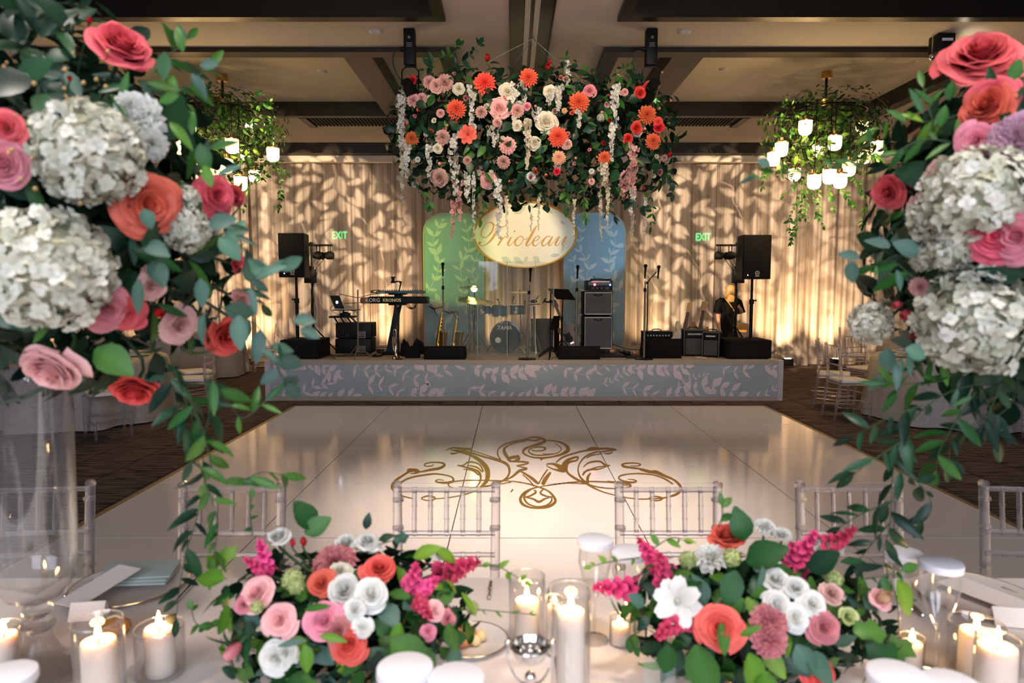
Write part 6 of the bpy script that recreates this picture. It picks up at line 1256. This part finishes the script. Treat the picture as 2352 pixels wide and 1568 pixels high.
g=plate(2245,1375,.155,'grey charger plate with gold rim behind the capped goblet'); MB().box((.02,-.02,.02),(.1,.23,.002),rot=(.02,0,.5)).build('menu_sheet','card',thing('menu_card','pale menu card on the charger behind the capped goblet','card',g))
def cutlery(x0,y0,x1,y1,label,knife=True):
    a=G(x0,y0,TZ+.005); b=G(x1,y1,TZ+.005); t=thing('table_knife' if knife else 'table_fork',label,'cutlery',a,group='table cutlery'); d=b-a
    MB().tube([(0,0,0),d*.5,d*.52,d*.98,d],[.005,.004,.006,.005,.001],6).build('handle_and_blade','silver',t); MB().ball((0,0,0),.006,8,5).build('butt','silver',t)
cutlery(150,1368,215,1318,'silver knife left of the sage napkin'); cutlery(165,1372,232,1320,'second silver knife left of the sage napkin'); cutlery(405,1380,455,1325,'silver fork right of the sage napkin',False); cutlery(2080,1375,2120,1415,'silver fork left of the right charger',False); cutlery(2062,1372,2096,1402,'second silver fork left of the right charger',False); cutlery(2262,1335,2340,1365,'silver knife across the right charger rim')
cutlery(1123,1372,1128,1335,'silver knife standing out behind the bouquet with red buds')
# silver strainer cradle
Yc=1.2; g=Vector((P(1218,1500,Yc).x,Yc,TZ)); t=thing('silver_stand','ornate silver bowl pivoting in a curved cradle at the table centre','ornament',g); zz=P(1218,1482,Yc).z-TZ; r=.034
MB().lathe([(r*.3,-.03),(r*.75,-.024),(r*.95,-.01),(r,0),(r*1.06,.002),(r*.98,.003),(r*.85,-.008),(r*.4,-.016),(1e-3,-.018)],28,o=(0,0,zz)).build('bowl','silver',t)
ft=MB()
for k in range(8): a=k*PI/4; ft.ball((r*.5*math.cos(a),r*.5*math.sin(a),zz-.012),.006,8,5)
ft.ball((0,0,zz-.014),.009,8,5); ft.build('floral_relief','silver',t)
MB().tube([(r*1.03*math.cos(a),r*1.03*math.sin(a),zz) for a in [2*PI*i/28 for i in range(28)]],.003,6,closed=True).build('rim','silver',t)
MB().tube(smooth_path([(-r*1.2,0,zz+.005),(-r*1.18,0,zz-.03),(-r*.7,0,zz-.065),(0,0,zz-.075),(r*.7,0,zz-.065),(r*1.18,0,zz-.03),(r*1.2,0,zz+.005)],5),.0028,6).build('cradle','silver',t)
for s in (-1,1): MB().ball((s*r*1.2,0,zz+.006),.006,8,6).build('pivot','silver',t)
MB().lathe([(.05,0),(.048,.006),(.02,.012),(.008,.03),(.006,zz*.45),(.010,zz*.5),(.012,zz-.085),(.006,zz-.074)],20).build('pedestal','silver',t); MB().ball((0,-.004,zz-.06),.011,10,8,(1,1,1.3)).build('figure','silver',t)
# acrylic sign holder
a=P(1478,1512,1.28); b=P(1552,1512,1.28); t=thing('acrylic_sign','clear acrylic table sign standing at the table front','sign',((a.x+b.x)/2,1.28,TZ)); w=b.x-a.x; h=a.z-TZ
MB().bx(-w/2,w/2,-.002,.002,0,h).build('sheet','acrylic_sheet',t,False); MB().bx(-w/2,w/2,-.0025,.0025,h-.002,h).build('top_edge','rim_glass',t,False); MB().bx(-w/2,w/2,0,.05,0,.004).build('foot','acrylic_sheet',t,False)
# ------------------------------------------------------------ tall glass vases
def vaseglass():
    m=mat('vase_glass',(.97,.97,.98),.02,trans=1.,ior=1.42,var=0); n=m.node_tree.nodes; L=m.node_tree.links; t=n.new('ShaderNodeBsdfTransparent'); ms=n.new('ShaderNodeMixShader'); ms.inputs[0].default_value=.6; L.new(n['Principled BSDF'].outputs[0],ms.inputs[1]); L.new(t.outputs[0],ms.inputs[2]); L.new(ms.outputs[0],n['Material Output'].inputs[0])
vaseglass()
mat('solid_glass',(.96,.96,.97),.02,trans=1.,ior=1.45,var=0)
def vase(x,y,label):
    t=thing('footed_vase',label,'vase',(x,y,TZ),group='tall footed glass vases')
    MB().lathe([(1e-3,.012),(.05,.012),(.1,.006),(.105,.002),(.105,0),(.1,.008),(.05,.04),(.03,.08),(.026,.105)],36).build('foot','vase_glass',t)
    MB().ball((0,0,.118),.036,16,8,(1,1,.5)).ball((0,0,.152),.03,16,8,(1,1,.7)).build('knop','vase_glass',t)
    MB().lathe([(1e-3,.17),(.03,.172),(.06,.19),(.078,.225),(.084,.28),(.086,.45),(.09,.62),(.096,.7),(.092,.7),(.086,.62),(.082,.45),(.08,.28),(.072,.23),(1e-3,.185)],40).build('bowl','goblet_glass',t); return t
# ------------------------------------------------------------ tall centerpieces
DK=[('ovate','leaf_dark'),('lance','leaf_dark'),('ovate','leaf_dark'),('round','leaf_dark'),('lance','leaf_mid'),('ovate','leaf_teal')]
vx=P(86,1400,1.47).x; vase(vx,1.47,'tall footed clear glass vase under the coral rose centerpiece')
c=P(110,470,1.47); tl=thing('tall_centerpiece','tall centerpiece of coral roses and white hydrangeas with a trailing vine, on the left vase','flower arrangement',(vx,1.47,TZ+.62)); A=Arr(tl,c,(.36,.34,.40),2.2,21)
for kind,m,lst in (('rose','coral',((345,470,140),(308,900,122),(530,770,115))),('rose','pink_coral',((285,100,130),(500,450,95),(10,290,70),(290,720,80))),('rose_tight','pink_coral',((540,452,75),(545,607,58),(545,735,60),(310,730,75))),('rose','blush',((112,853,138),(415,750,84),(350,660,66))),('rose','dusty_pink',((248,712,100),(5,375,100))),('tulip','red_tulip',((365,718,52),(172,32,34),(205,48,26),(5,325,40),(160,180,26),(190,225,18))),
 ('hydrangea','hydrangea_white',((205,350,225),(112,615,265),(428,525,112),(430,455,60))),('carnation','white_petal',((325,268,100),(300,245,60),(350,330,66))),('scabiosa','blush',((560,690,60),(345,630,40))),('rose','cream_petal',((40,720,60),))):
    for x,y,d in lst:
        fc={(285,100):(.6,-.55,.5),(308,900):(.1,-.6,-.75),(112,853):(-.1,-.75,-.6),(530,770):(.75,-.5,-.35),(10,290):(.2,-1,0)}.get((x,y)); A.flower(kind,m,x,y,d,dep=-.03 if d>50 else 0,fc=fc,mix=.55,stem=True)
for k in range(34): A.flower('flower_bud','tan_bud',A.r.uniform(-10,260),A.r.uniform(110,470),A.r.uniform(16,30),dep=-.05,stem=False,sq=(.8,.8,1))
for az,el,kd,m,sz in (((1.2,.5,'rose','pink_coral',.05),(1.7,-.2,'hydrangea','hydrangea_white',.085),(2.2,.1,'rose','coral',.05),(2.6,-.5,'rose','blush',.05),(3.0,.3,'hydrangea','hydrangea_white',.085),(3.5,-.35,'rose','dusty_pink',.045),(1.9,.7,'rose','coral',.05),(0.9,-.1,'carnation','white_petal',.045))): 
    d=Vector((math.cos(az)*math.cos(el),math.sin(az)*math.cos(el),math.sin(el))); p=A.c+Vector([d[j]*A.rad[j]*1.0 for j in range(3)]); put(kd,flower_me(kd,int(az*3),m),A.root,Matrix.Translation(p-A.off)@face(d,az)@Matrix.Scale(sz,4))
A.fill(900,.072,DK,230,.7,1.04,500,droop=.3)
for (x,y,l,d,m,kd) in ((330,480,.055,(.3,0,-.7),'leaf_teal','round'),(300,545,.08,(.2,0,-1),'leaf_teal','lance'),(330,560,.075,(.9,-.1,-.3),'leaf_teal','round'),(350,600,.08,(.5,-.2,-.8),'leaf_teal','round'),(320,640,.10,(-.1,-.1,-1),'leaf_teal','lance'),(75,740,.10,(-.6,-.3,.2),'leaf_teal','round'),(250,470,.06,(-.2,-.2,1),'leaf_teal','ovate'),(590,640,.09,(.8,-.1,.5),'leaf_teal','ovate'),(575,660,.08,(.2,-.1,-.8),'leaf_teal','lance'),(675,735,.06,(1,0,.05),'leaf_teal','round'),(690,755,.06,(.9,0,-.4),'leaf_teal','round'),(480,520,.075,(.7,0,.3),'leaf_teal','round'),(505,545,.08,(.6,0,-.6),'leaf_teal','round'),(520,520,.07,(1,0,-.1),'leaf_dark','lance'),(540,540,.07,(.9,0,-.4),'leaf_dark','lance'),(460,640,.08,(.1,-.1,-1),'leaf_teal','ovate'),(470,720,.09,(-.2,-.2,-1),'leaf_teal','lance'),(380,120,.075,(-.1,-.1,-1),'leaf_mid','ovate'),(440,170,.07,(.6,0,-.8),'leaf_teal','ovate'),(420,120,.08,(-.2,0,1),'leaf_mid','lance'),(410,220,.06,(-.9,0,-.2),'leaf_mid','round'),(460,150,.05,(.8,0,.1),'leaf_teal','round'),(280,235,.09,(.2,0,1),'leaf_mid','lance'),(480,340,.09,(.9,-.1,.2),'leaf_mid','lance'),(460,330,.08,(.2,0,-.9),'leaf_mid','ovate'),(440,310,.07,(.1,0,1),'leaf_mid','lance'),(500,400,.07,(.9,0,.35),'leaf_teal','lance'),(180,390,.07,(.7,-.3,-.5),'leaf_dark','ovate'),(390,280,.09,(.6,-.1,-.6),'leaf_fresh','lance'),(220,800,.12,(.8,-.1,-.5),'leaf_mid','round'),(470,380,.06,(.3,-.2,-.8),'leaf_fresh','ovate'),(600,800,.06,(.8,0,-.6),'leaf_teal','lance'),(640,790,.05,(.2,0,-1),'leaf_dark','lance')):
    p=P(x,y,1.2+.1*A.r.random()); A.leaf(p,d,(CAM-p)+Vector((A.r.uniform(-.9,.9),0,.8)),l*.64,kd,m)
Yv=1.3
for pts,m,sz in (([(400,850),(430,930),(455,1010),(470,1090),(455,1180),(430,1260),(412,1350),(405,1420)],'leaf_dark',.062),([(430,900),(470,1000),(490,1080),(530,1110),(600,1085),(650,1090)],'leaf_mid',.055),([(455,1060),(480,1130),(500,1200),(490,1280)],'leaf_mid',.05),([(480,860),(530,930),(560,960),(610,920)],'leaf_mid',.055),([(500,700),(580,740),(620,790),(640,850),(660,880)],'leaf_teal',.055),([(560,640),(600,640),(640,620)],'leaf_teal',.06),([(380,820),(400,900),(410,960)],'leaf_dark',.065),([(330,200),(370,140),(410,110),(430,90)],'leaf_mid',.05),([(350,290),(400,220),(440,190),(480,150)],'leaf_mid',.05),([(140,60),(160,30),(180,15)],'leaf_dark',.05),([(60,90),(80,40)],'leaf_dark',.08),([(500,560),(560,570),(570,600)],'leaf_teal',.06),([(540,660),(580,680),(600,700)],'leaf_dark',.05),([(470,860),(480,960),(440,1060)],'leaf_dark',.055)):
    A.vine([(x,y,Yv+.02*i) for i,(x,y) in enumerate(pts)],sz*1.22,.021,'lance' if m!='leaf_teal' else 'ovate',m)
A.done()
vx=P(2500,1400,1.47).x; vase(vx,1.42,'tall footed clear glass vase under the pink rose centerpiece')
c=P(2330,520,1.5); tr=thing('tall_centerpiece','tall centerpiece of pink roses and white hydrangeas with a long dark ruscus vine','flower arrangement',(vx,1.42,TZ+.62)); A=Arr(tr,c,(.25,.32,.36),2.2,22)
for kind,m,lst in (('rose','pink_coral',((2255,120,150),(2036,443,80),(2290,540,130),(2275,220,90))),('rose','coral',((2262,240,105),)),('rose','dusty_pink',((2240,322,84),(2330,545,120))),('carnation','mauve',((2325,320,90),(2345,290,60))),('rose_tight','magenta',((2096,416,40),)),('tulip','red_tulip',((2130,458,48),(2150,525,78),(2170,515,50))),('tulip','pink_coral',((2062,700,44),(2083,722,56),(2110,765,56),(2098,775,30))),
 ('hydrangea','hydrangea_white',((2242,448,215),(2237,735,240),(2140,500,110),(1998,742,100),(2185,570,100),(2125,590,66))),('carnation','blush',((2165,405,78),(2115,480,66),(2110,660,44)))):
    for x,y,d in lst:
        fc={(2255,120):(-.35,-.6,.55),(2036,443):(-.8,-.5,-.25),(2262,240):(-.7,-.5,.2)}.get((x,y)); A.flower(kind,m,x,y,d,dep=-.03 if d>50 else 0,fc=fc,mix=.5)
for k in range(10): A.flower('flower_bud','leaf_dark',1995+A.r.uniform(0,60),A.r.uniform(700,790),14,dep=-.03,stem=False)
for az,el,kd,m,sz in (((-0.5,.5,'rose','pink_coral',.05),(-0.1,-.2,'hydrangea','hydrangea_white',.085),(0.3,.1,'rose','coral',.05),(0.7,-.5,'rose','blush',.05),(1.2,.3,'hydrangea','hydrangea_white',.085),(1.6,-.35,'rose','dusty_pink',.045),(2.0,.7,'rose','coral',.05),(2.4,-.1,'carnation','white_petal',.045))): 
    d=Vector((math.cos(az)*math.cos(el),math.sin(az)*math.cos(el),math.sin(el))); p=A.c+Vector([d[j]*A.rad[j]*1.0 for j in range(3)]); put(kd,flower_me(kd,int(az*3),m),A.root,Matrix.Translation(p-A.off)@face(d,az)@Matrix.Scale(sz,4))
A.fill(800,.072,DK,210,.7,1.04,420,droop=.35)
for (x,y,l,d,m,kd) in ((1975,590,.065,(-.5,0,.1),'leaf_teal','ovate'),(1955,600,.065,(.1,0,-1),'leaf_teal','round'),(2110,580,.085,(-.8,-.1,.3),'leaf_teal','round'),(2045,565,.07,(-.9,0,.3),'leaf_teal','ovate'),(2190,660,.12,(1,-.2,0),'leaf_teal','round'),(2040,800,.07,(-.1,-.1,-1),'leaf_teal','round'),(2080,800,.07,(.8,-.1,-.3),'leaf_teal','round'),(2060,620,.07,(.3,0,-.9),'leaf_teal','lance'),(2140,240,.07,(-.7,0,.7),'leaf_mid','lance'),(2120,260,.08,(-.5,0,.9),'leaf_mid','lance'),(2180,230,.06,(.1,0,1),'leaf_mid','ovate'),(2160,290,.06,(.2,0,1),'leaf_mid','ovate'),(2190,310,.07,(.9,0,-.2),'leaf_fresh','ovate'),(2080,280,.06,(-.7,0,.6),'leaf_mid','lance'),(2060,350,.05,(-.9,0,-.1),'leaf_mid','lance'),(1770,380,.045,(-.9,0,.4),'leaf_teal','round'),(1735,405,.05,(-.8,0,-.3),'leaf_dark','lance'),(1720,400,.045,(.9,0,-.3),'leaf_mid','lance'),(2320,190,.08,(.4,0,1),'leaf_mid','ovate')):
    p=P(x,y,1.28+.1*A.r.random()); A.leaf(p,d,(CAM-p)+Vector((A.r.uniform(-.9,.9),0,.8)),l*.64,kd,m)
for pts,m,sz in (([(2260,880),(2180,900),(2110,950),(2060,1020),(2050,1100),(2045,1200),(2030,1280),(2060,1380),(2065,1460)],'leaf_dark',.062),([(2120,930),(2040,960),(1990,985),(1960,1000)],'leaf_dark',.058),([(2090,1000),(2000,1060),(1960,1090)],'leaf_dark',.056),([(2060,1080),(2110,1110),(2140,1160),(2120,1200)],'leaf_dark',.056),([(2050,1150),(1980,1180),(1930,1210)],'leaf_dark',.05),([(2240,900),(2200,960),(2160,1030),(2150,1080)],'leaf_mid',.06),([(2300,880),(2260,960),(2190,1000),(2180,1060)],'leaf_dark',.06),([(2340,860),(2320,930),(2250,980)],'leaf_dark',.065),([(2200,860),(2120,880),(2040,880)],'leaf_mid',.055),([(2180,820),(2100,850),(2060,900)],'leaf_mid',.055),([(2230,250),(2180,270),(2120,280),(2060,270),(2010,300)],'leaf_fresh',.045),([(2200,330),(2120,320),(2050,350),(2000,330),(1950,360)],'leaf_mid',.04),([(2150,300),(2130,240),(2120,200)],'leaf_mid',.05),([(2100,640),(2050,600),(2010,610)],'leaf_mid',.05),([(2045,1200),(2010,1240),(1970,1290)],'leaf_dark',.055),([(2100,800),(2060,830),(2030,860)],'leaf_teal',.055),([(2200,780),(2230,850),(2280,950),(2290,1010)],'leaf_dark',.07),([(1990,380),(1900,385),(1820,400),(1780,395)],'leaf_mid',.038)):
    A.vine([(x,y,1.36+.02*i) for i,(x,y) in enumerate(pts)],sz*1.22,.021,'lance',m)
A.done()
# ------------------------------------------------------------ low bouquets
LOWK=[('ovate','leaf_mid'),('round','leaf_mid'),('ovate','leaf_dark'),('ivy','leaf_mid'),('ovate','leaf_fresh'),('lance','leaf_dark'),('round','leaf_teal')]
def low(px,py,Y,label,seed,flowers,leaves,shoots,rx):
    c=P(px,py,Y); t=thing('low_bouquet',label,'flower arrangement',(c.x,Y,TZ)); h=c.z-TZ
    MB().lathe([(.045,0),(.05,.004),(.04,.02),(.06,.06),(.075,.1),(.07,.1)],24).build('compote_bowl','gold_rim',t)
    A=Arr(t,(c.x,Y,c.z-.02),(rx,.17,max(.11,h*.72)),2.3,seed)
    for kind,m,lst in flowers:
        for q in lst: A.flower(kind,m,q[0],q[1],q[2],dep=-.035,fc=q[3] if len(q)>3 else None,mix=.35)
    A.fill(420,.052,LOWK,150,.72,1.0,240,droop=.2)
    for (x,y,l,d,m,kd) in leaves: p,n,tc=A.spot(x,y,-.05); A.leaf(p,d,tc+Vector((A.r.uniform(-.8,.8),0,.6)),l*.72,kd,m)
    for pts,m,sz,kd in shoots: A.vine([(x,y,Y-.03+.0*i) for i,(x,y) in enumerate(pts)],sz,.022,kd,m)
    A.done()
Z1=(0,-.3,1)
low(795,1392,1.43,'low bouquet of coral and white roses with two red buds',31,
 (('rose','coral',((872,1302,86),(738,1337,72),(800,1482,96))),('rose','white_petal',((790,1352,78),(852,1362,78),(815,1398,54),(845,1240,60),(795,1242,56),(632,1512,84),(640,1228,58),(832,1442,54),(1010,1270,46),(655,1500,50))),('carnation','dusty_pink',((770,1285,96),)),('peony','cream_petal',((780,1308,50),)),('rose','blush',((588,1360,78),(640,1422,82),(1000,1400,46))),('rose','dusty_pink',((745,1425,90),(775,1450,70),(560,1385,46),(1030,1420,40),(985,1450,40))),('tulip','dusty_pink',((535,1495,66,(-.5,-.5,-.4)),)),('tulip','red_tulip',((697,1244,36),(672,1246,30))),
  ('snapdragon','magenta',((605,1275,80,(-.15,-.2,1)),(590,1300,70,(-.6,-.3,.6)),(950,1325,90,(.2,-.4,.9)),(985,1345,80,(.5,-.4,.6)),(1050,1305,120,(1,-.1,.35)),(975,1400,70,(.5,-.6,-.2)))),('hydrangea','lime_petal',((672,1330,50),(590,1394,30),(1085,1395,34),(680,1345,40)))),
 ((720,1215,.10,(-.3,0,.6),'leaf_mid','round'),(700,1225,.09,(.8,0,.5),'leaf_mid','round'),(680,1310,.08,(.3,-.2,-.8),'leaf_mid','ovate'),(900,1470,.12,(.9,-.3,-.5),'leaf_mid','round'),(920,1430,.08,(-.2,-.2,-.9),'leaf_fresh','ovate'),(700,1470,.07,(-1,-.2,-.1),'leaf_teal','lance'),(700,1400,.08,(.8,-.3,.3),'leaf_mid','lance'),(700,1480,.07,(.2,-.3,-.9),'leaf_fresh','ovate'),(735,1460,.07,(.9,-.2,0),'leaf_fresh','lance'),(950,1280,.09,(.8,-.1,.4),'leaf_fresh','ovate'),(1000,1260,.08,(.9,0,-.5),'leaf_fresh','ovate'),(515,1330,.08,(-.7,0,.1),'leaf_fresh','round'),(520,1390,.09,(-.1,-.1,-1),'leaf_fresh','ovate'),(1030,1430,.09,(.2,-.1,-1),'leaf_mid','ovate'),(840,1215,.05,(.2,0,.9),'leaf_dark','ovate'),(870,1240,.05,(.8,0,.3),'leaf_dark','ovate'),(960,1480,.1,(.3,-.4,-.8),'leaf_mid','round'),(1060,1360,.08,(.5,-.1,-.7),'leaf_fresh','lance')),
 (([(520,1420),(480,1440),(450,1430),(440,1400)],'leaf_mid',.03,'ovate'),([(1040,1400),(1100,1400),(1160,1405),(1215,1410)],'leaf_fresh',.022,'lance'),([(1090,1300),(1140,1300),(1180,1320),(1205,1335)],'leaf_fresh',.024,'ovate'),([(580,1230),(575,1180),(578,1145)],'leaf_mid',.03,'ovate'),([(870,1250),(905,1240)],'leaf_dark',.04,'ivy'),([(520,1330),(495,1310),(510,1290)],'leaf_fresh',.05,'ivy'),([(620,1540),(700,1550),(760,1560)],'leaf_dark',.05,'ovate')),.275)
low(1728,1392,1.43,'low bouquet with a white cosmos, a row of white ranunculus and magenta snapdragons',32,
 (('rose','coral',((1670,1226,90),(1655,1442,104),(1885,1552,70))),('cosmos','white_petal',((1556,1380,105,(-.35,-.8,.35)),)),('scabiosa','white_petal',((1632,1275,78),(1902,1246,64),(1755,1205,46),(1795,1225,44))),('rose','white_petal',((1770,1300,62),(1782,1328,64),(1828,1348,62),(1868,1386,62),(1785,1388,64),(1828,1418,58))),('carnation','dusty_pink',((1768,1430,78),(1768,1470,74))),('rose','dusty_pink',((1895,1440,74),)),('rose_tight','lime_petal',((1950,1416,56),)),('rose','blush',((1912,1362,54),(2022,1375,50))),('tulip','peach',((2028,1372,66),)),
  ('snapdragon','magenta',((1500,1285,110,(-.5,-.2,.8)),(1520,1305,90,(-.2,-.3,.9)),(1412,1350,110,(-1,-.2,.1)),(1540,1440,100,(-.7,-.6,-.1)),(1850,1262,100,(.3,-.2,.9)),(1820,1275,80,(-.2,-.3,.9)),(1930,1235,80,(.8,-.1,.6)),(1480,1255,60,(-.6,0,.8)))),('hydrangea','lime_petal',((1580,1285,44),(1682,1280,44),(1915,1330,40),(1898,1312,34)))),
 ((1710,1240,.10,(-.2,0,.8),'leaf_mid','round'),(1715,1290,.12,(.5,-.3,.4),'leaf_mid','round'),(1690,1310,.1,(-.3,-.3,-.8),'leaf_mid','round'),(1655,1430,.08,(.1,-.4,-.9),'leaf_mid','ovate'),(1700,1460,.06,(.7,-.3,.6),'leaf_fresh','lance'),(1720,1500,.1,(.2,-.4,-.9),'leaf_fresh','round'),(1600,1480,.14,(.2,-.3,-1),'leaf_mid','round'),(1850,1500,.1,(.6,-.3,-.5),'leaf_teal','round'),(1830,1480,.08,(.3,-.4,-.6),'leaf_teal','round'),(1535,1480,.08,(-.1,-.2,-1),'leaf_mid','round'),(1480,1390,.06,(-.6,-.2,.5),'leaf_teal','round'),(1990,1480,.1,(.8,-.2,-.4),'leaf_mid','ivy'),(1960,1450,.09,(.9,-.1,.1),'leaf_mid','ivy'),(2060,1330,.11,(.4,-.2,-.9),'leaf_fresh','ovate'),(1930,1290,.08,(.9,-.1,.1),'leaf_dark','lance'),(1960,1310,.09,(.9,0,.2),'leaf_dark','lance'),(1760,1540,.12,(-.1,-.5,-.7),'leaf_fresh','round'),(1860,1310,.1,(.4,-.3,.5),'leaf_dark','round'),(1740,1350,.07,(.1,-.3,.8),'leaf_teal','ovate')),
 (([(1500,1260),(1540,1235),(1570,1240)],'leaf_fresh',.03,'ovate'),([(1650,1210),(1660,1180),(1658,1160)],'leaf_mid',.035,'ovate'),([(1470,1280),(1400,1290),(1360,1300)],'leaf_fresh',.024,'ovate'),([(1470,1450),(1440,1470),(1470,1490)],'leaf_mid',.035,'ovate'),([(1980,1330),(2040,1320),(2070,1310)],'leaf_mid',.05,'ovate'),([(1990,1440),(2040,1480),(2030,1530)],'leaf_mid',.06,'ivy')),.275)
